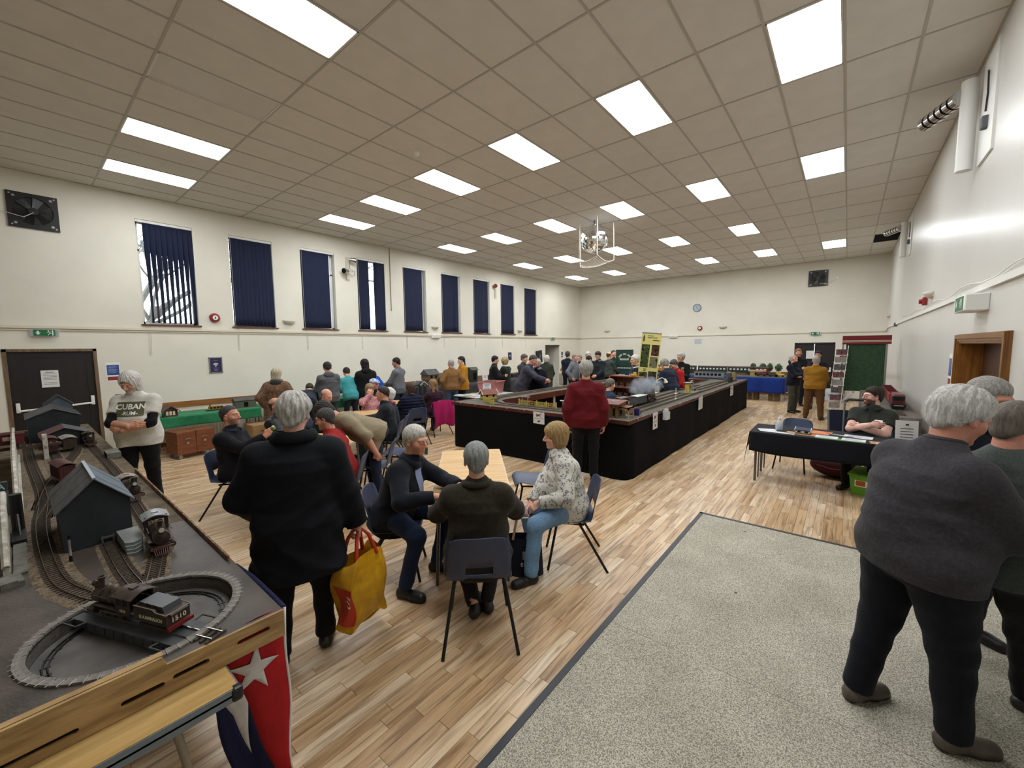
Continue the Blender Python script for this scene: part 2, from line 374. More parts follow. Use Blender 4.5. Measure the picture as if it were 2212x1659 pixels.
for r in range(-9, 11):
    for c in range(-19, 2):
        x0 = max(XL, GX0+c*.6); x1 = min(XR, GX0+(c+1)*.6); y0 = max(YB, GY0+r*1.2); y1 = min(YE, GY0+(r+1)*1.2)
        if x1-x0 < .03 or y1-y0 < .03: continue
        key = (r, c); cx, cy = (x0+x1)/2, (y0+y1)/2
        if key in LIT or key in OFF:
            on = key in LIT
            lab = ('%s panel in the %s row of ceiling lights, %s line' % ('glowing' if on else 'unlit', rowname[r], colname[c]))
            t = thing('ceiling_light', lab, 'ceiling light', (cx, cy, ZC), 0, 'recessed ceiling light panels')
            mb = MB(); fw = .018
            for q in ((-.29,.29,-.59,-.59+fw),(-.29,.29,.59-fw,.59),(-.29,-.29+fw,-.59,.59),(.29-fw,.29,-.59,.59)): mb.bb(q[0], q[1], q[2], q[3], -.004, .02)
            mb.build('lamp_frame', M_lampfr, t)
            mb = MB(); mb.bb(-.275, .275, -.575, .575, .002, .012); mb.build('diffuser', M_emit if on else M_offl, t)
            continue
        if key in VENT:
            t = thing('ceiling_vent', 'dark open slot in the ceiling by the right-hand wall', 'vent', (cx, cy, ZC))
            mb = MB(); mb.bb(-.3, .3, -.6, .6, .05, .06); mb.build('void', M_black, t)
            mb = MB()
            for i in range(9): mb.bb(-.29, .29, -.58+i*.145-.004, -.58+i*.145+.004, .0, .045)
            mb.build('louvre_blades', mat('vent_grey', '#2a2826', .6), t); continue
        k = (round(x1-x0, 3), round(y1-y0, 3))
        q = [proj((a, b_, ZC)) for a in (x0, x1) for b_ in (y0, y1)]
        vis = any(p and -60 < p[0] < 2272 and -60 < p[1] < 1700 for p in q)
        if vis:
            if k not in tiles: tiles[k] = MB().box((0,0,.008), (k[0]-.002, k[1]-.002, .012)).mesh('ceiling_tile', M_ceil)
            obj('ceiling_tile', tiles[k], ceiling, (cx, cy, ZC))
        else: restb.box((cx, cy, ZC+.008), (x1-x0-.002, y1-y0-.002, .012))
o = restb.build('tiles_behind', M_ceil, ceiling); o['kind'] = 'stuff'

# ---- windows: frame, glass, blind of vertical vanes
M_glass = bpy.data.materials.new('window_glass'); M_glass.use_nodes = True
_n = M_glass.node_tree.nodes; _l = M_glass.node_tree.links; _n.remove(_n['Principled BSDF'])
_t = _n.new('ShaderNodeBsdfTransparent'); _g = _n.new('ShaderNodeBsdfGlossy'); _g.inputs['Roughness'].default_value = .02
_fr = _n.new('ShaderNodeFresnel'); _fr.inputs[0].default_value = 1.45; _mx = _n.new('ShaderNodeMixShader')
_l.new(_fr.outputs[0], _mx.inputs[0]); _l.new(_t.outputs[0], _mx.inputs[1]); _l.new(_g.outputs[0], _mx.inputs[2]); _l.new(_mx.outputs[0], _n['Material Output'].inputs[0])
M_blind = mat('navy_blind_fabric', '#0a1636', .85, var=.12, scale=5, stretch=(1,8,.5), bump=.1, bscale=120)
M_sill = mat('dark_wood_sill', '#5a3326', .5)
M_cord = mat('white_cord', '#cfcabd', .6)
# per window: fraction covered by the blind (from the near side), list of vanes missing / turned
ords = ['first', 'second', 'third', 'fourth', 'fifth', 'sixth', 'seventh', 'eighth', 'ninth']
for i, (a, b_) in enumerate(WIN):
    mid = (a+b_)/2; W = b_-a
    w_ = bpy.data.objects.new('window_%d' % (i+1), None); COL.objects.link(w_); w_.location = (XL, mid, WZ0); struct(w_, '%s tall window from the fire door' % ords[i])
    fr = MB(); H = WZ1-WZ0; d = -.2
    for q in ((-W/2,-W/2+.05,0,H),(W/2-.05,W/2,0,H),(-W/2,W/2,0,.05),(-W/2,W/2,H-.05,H),(-W/2,W/2,H*.72-.02,H*.72+.02)): fr.bb(d-.03, d+.03, q[0], q[1], q[2], q[3])
    fr.build('window_frame', M_white, w_)
    for z0, z1 in ((.05, H*.72-.02), (H*.72+.02, H-.05)): MB().bb(d-.003, d+.003, -W/2+.05, W/2-.05, z0, z1).build('pane', M_glass, w_)
    MB().bb(-.27, .035, -W/2-.04, W/2+.04, -.03, .0).build('window_sill', M_sill, w_)
    # blind
    bl = thing('vertical_blind', 'navy vertical blind hanging in the %s window from the fire door' % ords[i], 'blind', (XL-.03, mid, WZ0), 0, 'navy vertical blinds')
    MB().bb(-.02, .02, -W/2+.005, W/2-.005, H-.05, H-.005).build('headrail', M_white, bl)
    nv = 10; vw = W/nv
    vr = random.Random(20+i)
    cover = [1.0, .97, .80, 1.0, .80, .86, .88, .93, .94][i]
    for k in range(nv):
        y0 = -W/2+.02+k*vw*cover*.98; ang = math.radians(vr.uniform(4, 12)); hw = vw*.56; dz0 = .03
        tw0 = tw1 = ang
        if i == 0:                       # vanes of the near window hang twisted
            tw0 = math.radians(12); tw1 = math.radians([70, 78, 80, 72, 80, 76, 79, 76, 80, 70][k])
            if k == 0: continue
        if i == 3:
            if k in (4, 5): continue
            if k == 6: tw0, tw1 = math.radians(60), math.radians(10)
        if i == 5 and k == 7: tw1 = math.radians(50)
        yc = y0+vw/2; pts = []
        def fn(u, v, yc=yc, tw0=tw0, tw1=tw1, hw=hw):
            t = tw1+(tw0-tw1)*min(1, v*1.1)**2.4; uu = (u-.5)*2*hw
            return (uu*math.sin(t)+.006*math.cos(math.pi*(u-.5)), yc+uu*math.cos(t), dz0+v*(H-.085))
        MB().grid(fn, 4, 10).build('vane', M_blind, bl, smooth=60, thick=.0015)
    ch = MB()
    for dy in (0, .035): ch.cyl((.04, -W/2+.06+dy, -.02), (.04, -W/2+.06+dy*.6, -.55 if i else -.62), .004, n=5)
    ch.cyl((.04, -W/2+.03, -.02), (.04, -W/2+.03, H-.02), .003, n=5)
    ch.build('pull_cord', M_cord, bl)
# bare winter trees outside the windows
M_bark = mat('winter_bark', '#6d6a66', .9, var=.2, scale=20)
def bare_tree(name, label, base, h, seed, spread=1.0):
    R = random.Random(seed); mb = MB(); t = thing(name, label, 'tree', base, 0, 'bare trees outside the windows')
    def br(p, d, l, r, lv):
        q = p+d*l; mid = p+d*l*.5+Vector((R.uniform(-1,1), R.uniform(-1,1), R.uniform(-1,1)))*l*.06
        mb.tube([p, mid, q], [r, r*.85, r*.66], n=5)
        if lv:
            for _ in range(3 if lv > 1 else 4):
                nd = (d+Vector((R.uniform(-1,1)*.55, R.uniform(-1,1)*.85, R.uniform(-.35,.6)))*spread).normalized()
                br(p+d*l*R.uniform(.55,1), nd, l*R.uniform(.55,.75), r*.55, lv-1)
    br(Vector((0,0,0)), Vector((0,.05,1)), h*.42, h*.022, 5)
    mb.build('branches', M_bark, t, smooth=60); return t
bare_tree('bare_tree', 'leafless tree seen through the near window with twisted vanes', (XL-3.2, 1.7, -.5), 7.5, 5, 1.15)
bare_tree('bare_tree', 'leafless tree seen through the gap in the fourth blind', (XL-4.0, 8.2, -.5), 8.0, 12)
MB().bb(-60, XL-.35, -30, 60, -.6, -.5).build('ground_outside', mat('wet_grass', '#566246', .9, var=.3, scale=.7))
struct(bpy.data.objects['ground_outside'], 'ground outside the windows')

# ---- rails, conduits and trims
mb = MB(); mb.bb(XL, XL+.03, 1.09, 15.6, .80, .92); mb.bb(XL, XL+.03, 17.05, YE, .80, .92)
struct(mb.build('trim_1', M_oaky), 'brown dado board on the window wall')
mb = MB(); mb.bb(XL, -1.68, YE-.03, YE, .80, .92); mb.bb(-.27, XR, YE-.03, YE, .80, .92)
struct(mb.build('trim_2', M_oak), 'brown dado board on the end wall')
mb = MB(); mb.bb(XL, XL+.035, YB, YE, 2.405, 2.45); mb.bb(XL, XL+.02, YB, YE, 2.37, 2.395)
struct(mb.build('trim_3', mat('painted_trunking', '#d3c9b4', .6)), 'cable trunking along the window wall')
mb = MB(); mb.bb(XL, XR, YE-.03, YE, 2.40, 2.44); struct(mb.build('trim_4', MATS['painted_trunking']), 'cable trunking along the end wall')
mb = MB(); mb.bb(XR-.03, XR, YB, YE-.9, 2.50, 2.56)
mb.tube([(XR-.015, YE-.9, 2.53), (XR-.015, YE-.5, 2.44), (XR-.015, YE, 2.42)], .015, 6); mb.tube([(XR-.02, y, 2.60+.03*math.sin(y*3)) for y in [3+.5*k for k in range(22)]], .006, 5)
struct(mb.build('trim_5', M_white), 'white trunking and loose cable along the right wall')
for sd, q in (('left', (XL, XL+.018, 1.06, 15.7, .012, .11)), ('far', (XL, -1.66, YE-.018, YE, .012, .11)), ('right', (XR-.018, XR, 6.98, YE, .012, .11))):
    mb = MB(); mb.bb(*q); struct(mb.build('baseboard_'+sd, M_oaky))

# ---- doors
M_doord = mat('dark_brown_door', '#1c1614', .45, col2='#120e0d', scale=2, stretch=(8,8,.6))
M_framew = mat('door_frame_wood', '#7a6248', .5, col2='#5d4a36', scale=4, stretch=(9,9,.7))
def fire_door(name, label, y0, y1, x, zt):
    d = bpy.data.objects.new(name, None); COL.objects.link(d); d.location = (x, (y0+y1)/2, 0); struct(d, label)
    W = y1-y0
    MB().bb(-.09, -.045, -W/2+.05, W/2-.05, .005, zt-.05).build('door_leaf', M_doord, d)
    fr = MB(); fr.bb(-.1, .012, -W/2, -W/2+.05, 0, zt); fr.bb(-.1, .012, W/2-.05, W/2, 0, zt); fr.bb(-.1, .012, -W/2, W/2, zt-.05, zt); fr.build('door_frame', M_framew, d)
    st = MB()
    for q in ((-W/2+.05,-W/2+.15),(W/2-.15,W/2-.05)): st.bb(-.047, -.038, q[0], q[1], .005, zt-.05)
    st.bb(-.047, -.038, -W/2+.15, W/2-.15, zt-.16, zt-.05); st.build('door_rails', M_doord, d)
    pb = MB(); pb.cyl((-.0, -W/2+.12, .985), (-.0, W/2-.12, 1.04), .018, n=10)
    for s, z in ((-1, .99), (1, 1.04)): pb.cbox((-.02, s*(W/2-.11), z+.05), (.06, .05, .17), .008)
    pb.build('push_bar', M_white, d, smooth=True); return d
d1 = fire_door('door_1', 'dark brown fire door with a white push bar', -.12, 1.0, XL, 2.05)
nt = tag(MB().bb(0, .003, 0, .21, 0, .30).build('paper_notice', mat('paper', '#d8d8d6', .6)), 'white printed notice taped to the brown fire door', 'notice'); nt.location = (XL-.036, .285, 1.37)
M_ink = mat('grey_print', '#5d5f64', .7); M_inkd = mat('black_print', '#191a1c', .7)
ln = MB()
for k in range(9):
    if k in (6,): continue
    ww = .16 if k not in (0,) else .10
    ln.bb(.0032, .0038, .105-ww/2, .105+ww/2, .26-k*.026, .266-k*.026+(.004 if k == 0 else 0))
ln.build('print', M_ink, nt)
# door_2: open doorway to a lobby
d2 = bpy.data.objects.new('door_2', None); COL.objects.link(d2); d2.location = (XL, 16.355, 0); struct(d2, 'open doorway near the far corner')
MB().bb(-1.2, -.28, -.62, -.58, 0, 2.2).build('passage_wall', M_doord, d2); MB().bb(-1.24, -1.2, -.6, .62, 0, 2.2).build('passage_end', M_doord, d2)
MB().bb(-1.2, -.28, .58, .62, 0, 2.2).build('passage_side', M_wall, d2); MB().bb(-1.24, -.28, -.62, .62, 2.1, 2.2).build('passage_head', M_wall, d2)
fr = MB(); fr.bb(-.28, .012, -.595, -.55, 0, 2.08); fr.bb(-.28, .012, -.595, .595, 2.035, 2.08); fr.build('door_frame', M_doord, d2)
lf = MB(); lf.bb(-.75, -.27, -.548, -.50, .01, 2.03); lf.build('door_leaf', M_doord, d2)
# door_3 on the end wall
d3 = bpy.data.objects.new('door_3', None); COL.objects.link(d3); d3.location = (-.96, YE, 0); struct(d3, 'dark double door in the end wall')
for s in (-1, 1): MB().bb(s*.005, s*.56, .03, .075, .005, 2.0).build('door_leaf', M_doord, d3)
fr = MB(); fr.bb(-.61, -.56, -.012, .1, 0, 2.05); fr.bb(.56, .61, -.012, .1, 0, 2.05); fr.bb(-.61, .61, -.012, .1, 2.0, 2.05); fr.build('door_frame', M_doord, d3)
pb = MB(); pb.cyl((-.5, -.03, 1.0), (.5, -.03, 1.0), .02, n=8)
for s in (-1, 1): pb.cbox((s*.5, -.01, 1.05), (.05, .06, .17), .008)
pb.build('push_bar', M_white, d3)
MB().bb(-.24, .0, .022, .028, 1.45, 1.75).build('notice', MATS['paper'], d3)
# door_4 on the right wall with moulded oak frame, dark room behind
d4 = bpy.data.objects.new('door_4', None); COL.objects.link(d4); d4.location = (XR, 5.96, 0); struct(d4, 'open doorway with moulded oak frame')
M_oakv = mat('oak_architrave', '#8d5c22', .4, col2='#6c431a', scale=4, stretch=(10,10,.6))
fr = MB()
for k, (ww, dd) in enumerate(((.10,.022),(.075,.034),(.045,.046))):
    e_ = .98-.003*k; fr.bb(-dd, .01-.001*k, -e_, -e_+ww, 0, 2.09-.003*k); fr.bb(-dd, .01-.001*k, e_-ww, e_, 0, 2.09-.003*k); fr.bb(-dd-.0005, .01-.002*k, -e_-.001, e_+.001, 2.09-.003*k-ww, 2.0905-.003*k)
fr.bb(-.005, .25, -.9, -.87, 0, 2.03); fr.bb(-.005, .25, .87, .9, 0, 2.03); fr.bb(-.005, .25, -.9, .9, 2.0, 2.03)
fr.build('door_frame', M_oakv, d4)
M_doorb = mat('brown_veneer_door', '#4a2c15', .45, col2='#3a2210', scale=3, stretch=(9,9,.5))
for sy in (-1, 1): MB().bb(.17, .21, sy*.008, sy*.865, .01, 2.0).build('door_leaf', M_doorb, d4)
MB().box((.15, -.5, 1.9), (.06, .26, .07)).build('door_closer', M_steel, d4)
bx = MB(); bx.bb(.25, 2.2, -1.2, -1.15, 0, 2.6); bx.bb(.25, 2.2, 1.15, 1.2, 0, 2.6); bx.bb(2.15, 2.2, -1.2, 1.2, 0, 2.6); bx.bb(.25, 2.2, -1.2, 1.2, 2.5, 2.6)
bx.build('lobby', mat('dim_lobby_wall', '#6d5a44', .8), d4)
# ================================================================ people
# every figure is a distance field of tapered limbs turned into one smooth surface
F4 = np.float32
def A3(*a): return np.array(a, F4)
def nrm(v): v = np.asarray(v, F4); return v/F4(np.linalg.norm(v)+1e-9)
def smin(a, b, k):
    h = np.clip(.5+.5*(b-a)/k, 0, 1); return b+(a-b)*h-k*h*(1-h)
def smax(a, b, k): return -smin(-a, -b, k)
def cone(p, a, b, r0, r1):
    ab = b-a; t = np.clip(((p-a)@ab)/(ab@ab), 0, 1); q = p-a-t[:, None]*ab
    return np.sqrt((q*q).sum(1))-(r0+(r1-r0)*t)
def ell(p, c, r, R=None):
    q = p-c
    if R is not None: q = q@R
    q = q/r; l = np.sqrt((q*q).sum(1)); g = np.sqrt(((q/r)**2).sum(1))+1e-9
    return l*(l-1)/g
def loft(p, a, ax, L, side, front, ts, rs, rf, off, endr=.06):
    """elliptic tube along an axis; radii interpolated at stations ts (metres)"""
    q = p-a; t = q@ax; tc = np.clip(t, ts[0], ts[-1])
    ru = np.interp(tc, ts, rs).astype(F4); rw = np.interp(tc, ts, rf).astype(F4); of = np.interp(tc, ts, off).astype(F4)
    u = q@side; w = q@front-of; e = (t-tc)/endr
    l = np.sqrt((u/ru)**2+(w/rw)**2+e*e)
    return (l-1)*np.minimum(np.minimum(ru, rw), endr+.03)
def folds(p, seed, f=1.0):
    a = seed*1.7
    x, y, z = p[:, 0]*f, p[:, 1]*f, p[:, 2]*f
    w = .5*np.sin(7*z+3*x+a)+.4*np.sin(6*y-4*z+2*a)
    r1 = 1-2*np.abs(np.sin(11*z+9*x+2.6*w+a)); r2 = 1-2*np.abs(np.sin(9*x-13*z+8*y+2.2*w+2*a)); r3 = 1-2*np.abs(np.sin(21*z+12*y-9*x+3*w-a))
    return r1*.55+r2*.5+r3*.22+.35*np.sin(8*y+7*x+3*z+a)
def surf(f, lo, hi, h, project=1):
    """sparse surface nets"""
    lo = np.asarray(lo, float); hi = np.asarray(hi, float); K = 4
    n = np.ceil((hi-lo)/(h*K)).astype(int)+1
    ax = [lo[i]+np.arange(n[i]+1)*h*K for i in range(3)]
    G = np.stack(np.meshgrid(*ax, indexing='ij'), -1).reshape(-1, 3).astype(F4)
    dc = f(G).reshape(n+1)
    near = np.abs(dc) < h*K*1.15+.008
    nf = n*K+1
    off = K//2
    idx = [np.minimum((np.arange(nf[i])+off)//K, n[i]) for i in range(3)]
    D = np.where(dc[np.ix_(*idx)] < 0, -1.0, 1.0); mk = near[np.ix_(*idx)]
    ii = np.argwhere(mk); P = (lo+ii*h).astype(F4)
    D[mk] = f(P)
    S_ = D < 0
    # active cells
    c = np.zeros(np.array(D.shape)-1, int)
    for a in (0, 1):
        for b in (0, 1):
            for d in (0, 1): c += S_[a:S_.shape[0]-1+a, b:S_.shape[1]-1+b, d:S_.shape[2]-1+d]
    act = (c > 0) & (c < 8); cells = np.argwhere(act)
    if len(cells) == 0: return np.zeros((0, 3)), np.zeros((0, 4), int)
    vid = np.full(act.shape, -1); vid[act] = np.arange(len(cells))
    acc = np.zeros((len(cells), 3)); cnt = np.zeros(len(cells))
    crn = [(a, b, d) for a in (0, 1) for b in (0, 1) for d in (0, 1)]
    for i, A in enumerate(crn):
        for B in crn[i+1:]:
            if sum(abs(A[k]-B[k]) for k in range(3)) != 1: continue
            va = D[cells[:, 0]+A[0], cells[:, 1]+A[1], cells[:, 2]+A[2]]; vb = D[cells[:, 0]+B[0], cells[:, 1]+B[1], cells[:, 2]+B[2]]
            m = (va < 0) != (vb < 0); t = np.clip(va/np.where(m, va-vb, 1), 0, 1)
            acc += np.where(m[:, None], np.array(A)+t[:, None]*(np.array(B)-np.array(A)), 0); cnt += m
    Vt = (lo+(cells+acc/cnt[:, None])*h).astype(F4)
    Q = []
    for ax_ in range(3):
        o1, o2 = [(1, 2), (2, 0), (0, 1)][ax_]
        s0 = [slice(None)]*3; s1 = [slice(None)]*3; s0[ax_] = slice(0, -1); s1[ax_] = slice(1, None)
        cr = S_[tuple(s0)] != S_[tuple(s1)]; e = np.argwhere(cr)
        ok = (e[:, o1] > 0) & (e[:, o2] > 0) & (e[:, o1] < act.shape[o1]) & (e[:, o2] < act.shape[o2]); e = e[ok]
        def g(d1, d2):
            q = e.copy(); q[:, o1] += d1; q[:, o2] += d2; return vid[q[:, 0], q[:, 1], q[:, 2]]
        q = np.stack([g(-1, -1), g(0, -1), g(0, 0), g(-1, 0)], 1)
        ins = S_[e[:, 0], e[:, 1], e[:, 2]]
        q[~ins] = q[~ins][:, ::-1]; Q.append(q)
    Q = np.concatenate(Q); Q = Q[(Q >= 0).all(1)]
    for _ in range(project):
        e = h*.25; f0 = f(Vt); gr = np.stack([f(Vt+np.eye(3, dtype=F4)[k]*F4(e))-f0 for k in range(3)], 1)/e
        g2 = (gr*gr).sum(1)+1e-6; st = np.clip(f0/g2, -h*.6, h*.6); Vt = Vt-gr*st[:, None]
    return Vt, Q
def np_mesh(name, parts, mats, cols=None, mids=None):
    """join (V,Q) pieces into a mesh with smooth faces"""
    Vs = np.concatenate([p[0] for p in parts]); o = 0; Qs = []
    for p in parts: Qs.append(p[1]+o); o += len(p[0])
    Qs = np.concatenate(Qs); me = bpy.data.meshes.new(name)
    me.vertices.add(len(Vs)); me.vertices.foreach_set('co', Vs.astype(np.float32).ravel())
    me.loops.add(Qs.size); me.loops.foreach_set('vertex_index', Qs.astype(np.int32).ravel())
    me.polygons.add(len(Qs)); me.polygons.foreach_set('loop_start', np.arange(0, Qs.size, 4, dtype=np.int32))
    me.update(calc_edges=True); me.validate()
    for m in mats: me.materials.append(m)
    me.polygons.foreach_set('use_smooth', np.ones(len(me.polygons), bool))
    if cols is not None:
        at = me.color_attributes.new('tint', 'FLOAT_COLOR', 'POINT'); C = np.concatenate(cols)
        at.data.foreach_set('color', np.c_[C, np.ones(len(C))].astype(np.float32).ravel())
    me.update(); return me

# ---- cloth, skin, hair materials
def skin_mat():
    m, N, L, b = node_mat('skin'); at = N.new('ShaderNodeAttribute'); at.attribute_name = 'tint'
    nz = N.new('ShaderNodeTexNoise'); nz.inputs['Scale'].default_value = 60; tc = N.new('ShaderNodeTexCoord'); L.new(tc.outputs['Object'], nz.inputs[0])
    hs = N.new('ShaderNodeHueSaturation'); mr = N.new('ShaderNodeMapRange'); mr.inputs[3].default_value = .88; mr.inputs[4].default_value = 1.1
    L.new(nz.outputs[0], mr.inputs[0]); L.new(mr.outputs[0], hs.inputs['Value']); L.new(at.outputs['Color'], hs.inputs['Color']); L.new(hs.outputs[0], b.inputs['Base Color'])
    b.inputs['Roughness'].default_value = .5; b.inputs['Subsurface Weight'].default_value = 0.0; b.inputs['Specular IOR Level'].default_value = .35
    return m
M_skin = skin_mat()
def hair_mat(col, dark=.55):
    nm = 'hair_'+col.lstrip('#')
    if nm in MATS: return MATS[nm]
    m, N, L, b = node_mat(nm); tc = N.new('ShaderNodeTexCoord'); mp = N.new('ShaderNodeMapping'); mp.inputs['Scale'].default_value = (1, 1, .22); L.new(tc.outputs['Object'], mp.inputs[0])
    nz = N.new('ShaderNodeTexNoise'); nz.inputs['Scale'].default_value = 95; nz.inputs['Detail'].default_value = 5; nz.inputs['Distortion'].default_value = .8; L.new(mp.outputs[0], nz.inputs[0])
    cr = N.new('ShaderNodeValToRGB'); L.new(nz.outputs[0], cr.inputs[0]); c = lin(col)
    cr.color_ramp.elements[0].position = .3; cr.color_ramp.elements[1].position = .68
    cr.color_ramp.elements[0].color = tuple(x*dark for x in c[:3])+(1,); cr.color_ramp.elements[1].color = tuple(min(1, x*1.12) for x in c[:3])+(1,)
    L.new(cr.outputs[0], b.inputs['Base Color']); b.inputs['Roughness'].default_value = .55; b.inputs['Specular IOR Level'].default_value = .3
    bp = N.new('ShaderNodeBump'); bp.inputs['Strength'].default_value = .9; bp.inputs['Distance'].default_value = .006; L.new(nz.outputs[0], bp.inputs['Height']); L.new(bp.outputs[0], b.inputs['Normal'])
    return m
def cloth(col, kind='plain', rough=.9):
    nm = 'cloth_%s_%s' % (kind, col.lstrip('#'))
    if nm in MATS: return MATS[nm]
    m, N, L, b = node_mat(nm); c = lin(col); b.inputs['Roughness'].default_value = rough; b.inputs['Specular IOR Level'].default_value = .25
    tc = N.new('ShaderNodeTexCoord'); src = tc.outputs['Object']
    nz = N.new('ShaderNodeTexNoise'); nz.inputs['Detail'].default_value = 4
    sc, lo_, hi_, bs, bd = {'plain': (9, .82, 1.1, .25, .004), 'knit': (190, .6, 1.25, .5, .003), 'fleece': (70, .75, 1.18, .5, .004), 'denim': (120, .7, 1.22, .3, .002),
                        'leather': (14, .8, 1.15, .3, .005), 'cord': (40, .7, 1.15, .4, .003)}.get(kind, (9, .85, 1.1, .25, .004))
    nz.inputs['Scale'].default_value = sc; L.new(src, nz.inputs[0])
    cr = N.new('ShaderNodeValToRGB'); L.new(nz.outputs[0], cr.inputs[0]); cr.color_ramp.elements[0].position = .3; cr.color_ramp.elements[1].position = .7
    cr.color_ramp.elements[0].color = tuple(x*lo_ for x in c[:3])+(1,); cr.color_ramp.elements[1].color = tuple(min(1, x*hi_) for x in c[:3])+(1,)
    L.new(cr.outputs[0], b.inputs['Base Color'])
    if kind in ('plain', 'fleece', 'knit', 'cord', 'denim'): b.inputs['Sheen Weight'].default_value = .05; b.inputs['Sheen Roughness'].default_value = .5
    if kind == 'leather': b.inputs['Roughness'].default_value = .42
    n2 = N.new('ShaderNodeTexNoise'); n2.inputs['Scale'].default_value = 11; n2.inputs['Detail'].default_value = 3; n2.inputs['Distortion'].default_value = 1.2
    mp = N.new('ShaderNodeMapping'); mp.inputs['Scale'].default_value = (1, 1, .8); L.new(src, mp.inputs[0]); L.new(mp.outputs[0], n2.inputs[0])
    b1 = N.new('ShaderNodeBump'); b1.inputs['Strength'].default_value = .35; b1.inputs['Distance'].default_value = .012; L.new(n2.outputs[0], b1.inputs['Height'])
    b2 = N.new('ShaderNodeBump'); b2.inputs['Strength'].default_value = bs; b2.inputs['Distance'].default_value = bd; L.new(nz.outputs[0], b2.inputs['Height']); L.new(b1.outputs[0], b2.inputs['Normal'])
    L.new(b2.outputs[0], b.inputs['Normal'])
    return m
def pattern(nm, base, spots, scale, kind='spots', rough=.9, thr=(.32, .4)):
    """printed cloth: blotches of several colours on a base"""
    if nm in MATS: return MATS[nm]
    m, N, L, b = node_mat(nm); tc = N.new('ShaderNodeTexCoord'); b.inputs['Roughness'].default_value = rough; b.inputs['Specular IOR Level'].default_value = .2
    vo = N.new('ShaderNodeTexVoronoi'); vo.inputs['Scale'].default_value = scale; nz = N.new('ShaderNodeTexNoise'); nz.inputs['Scale'].default_value = scale*1.3; nz.inputs['Detail'].default_value = 3
    L.new(tc.outputs['Object'], nz.inputs[0])
    mxv = N.new('ShaderNodeMix'); mxv.data_type = 'VECTOR'; mxv.inputs[0].default_value = .12 if kind != 'camo' else .3
    L.new(tc.outputs['Object'], mxv.inputs[4]); L.new(nz.outputs['Color'], mxv.inputs[5]); L.new(mxv.outputs[1], vo.inputs[0])
    cr = N.new('ShaderNodeValToRGB'); cr.color_ramp.interpolation = 'CONSTANT'
    if kind == 'camo':
        L.new(nz.outputs[0], cr.inputs[0]); nz.inputs['Scale'].default_value = scale
        e = cr.color_ramp.elements; e[0].color = lin(base); e[1].position = .42; e[1].color = lin(spots[0]); e.new(.5).color = lin(spots[1]); e.new(.57).color = lin(spots[2])
        L.new(cr.outputs[0], b.inputs['Base Color'])
    elif kind == 'paisley':
        L.new(vo.outputs['Distance'], cr.inputs[0]); e = cr.color_ramp.elements
        e[0].color = lin(spots[0]); e[1].position = .12; e[1].color = lin(base); e.new(.20).color = lin(spots[1]); e.new(.36).color = lin(spots[0]); e.new(.40).color = lin(base)
        cr.color_ramp.interpolation = 'LINEAR'; L.new(cr.outputs[0], b.inputs['Base Color'])
    else:
        L.new(vo.outputs['Distance'], cr.inputs[0]); e = cr.color_ramp.elements; e[0].color = (0,0,0,1); e[1].position = thr[1]; e[1].color = (1,1,1,1)
        c2 = N.new('ShaderNodeValToRGB'); c2.color_ramp.interpolation = 'CONSTANT'; sp = N.new('ShaderNodeSeparateColor'); L.new(vo.outputs['Color'], sp.inputs[0]); L.new(sp.outputs[0], c2.inputs[0])
        q = c2.color_ramp.elements; q[0].color = lin(spots[0]); q[1].position = .5; q[1].color = lin(spots[1]); q.new(.78).color = lin(spots[-1])
        mx = N.new('ShaderNodeMix'); mx.data_type = 'RGBA'; L.new(cr.outputs[0], mx.inputs[0]); L.new(c2.outputs[0], mx.inputs[6]); mx.inputs[7].default_value = lin(base); L.new(mx.outputs[2], b.inputs['Base Color'])
    n2 = N.new('ShaderNodeTexNoise'); n2.inputs['Scale'].default_value = 11; n2.inputs['Distortion'].default_value = 1.2; L.new(tc.outputs['Object'], n2.inputs[0])
    b1 = N.new('ShaderNodeBump'); b1.inputs['Strength'].default_value = .5; b1.inputs['Distance'].default_value = .02; L.new(n2.outputs[0], b1.inputs['Height']); L.new(b1.outputs[0], b.inputs['Normal'])
    return m

def rotm(yaw=0, pitch=0, roll=0):
    """columns = side, front, up after pitch (nod forward +), roll, yaw"""
    return np.array(RZ(yaw).to_3x3() @ RX(-pitch).to_3x3() @ RY(roll).to_3x3(), F4)
def ik(a, b, l1, l2, hint):
    d = b-a; L_ = np.linalg.norm(d); L_ = min(L_, (l1+l2)*.999); u = nrm(d); b = a+u*L_
    x = (l1*l1-l2*l2+L_*L_)/(2*L_); hgt = math.sqrt(max(l1*l1-x*x, 1e-6)); w = hint-(hint@u)*u
    return a+u*x+nrm(w)*hgt, b

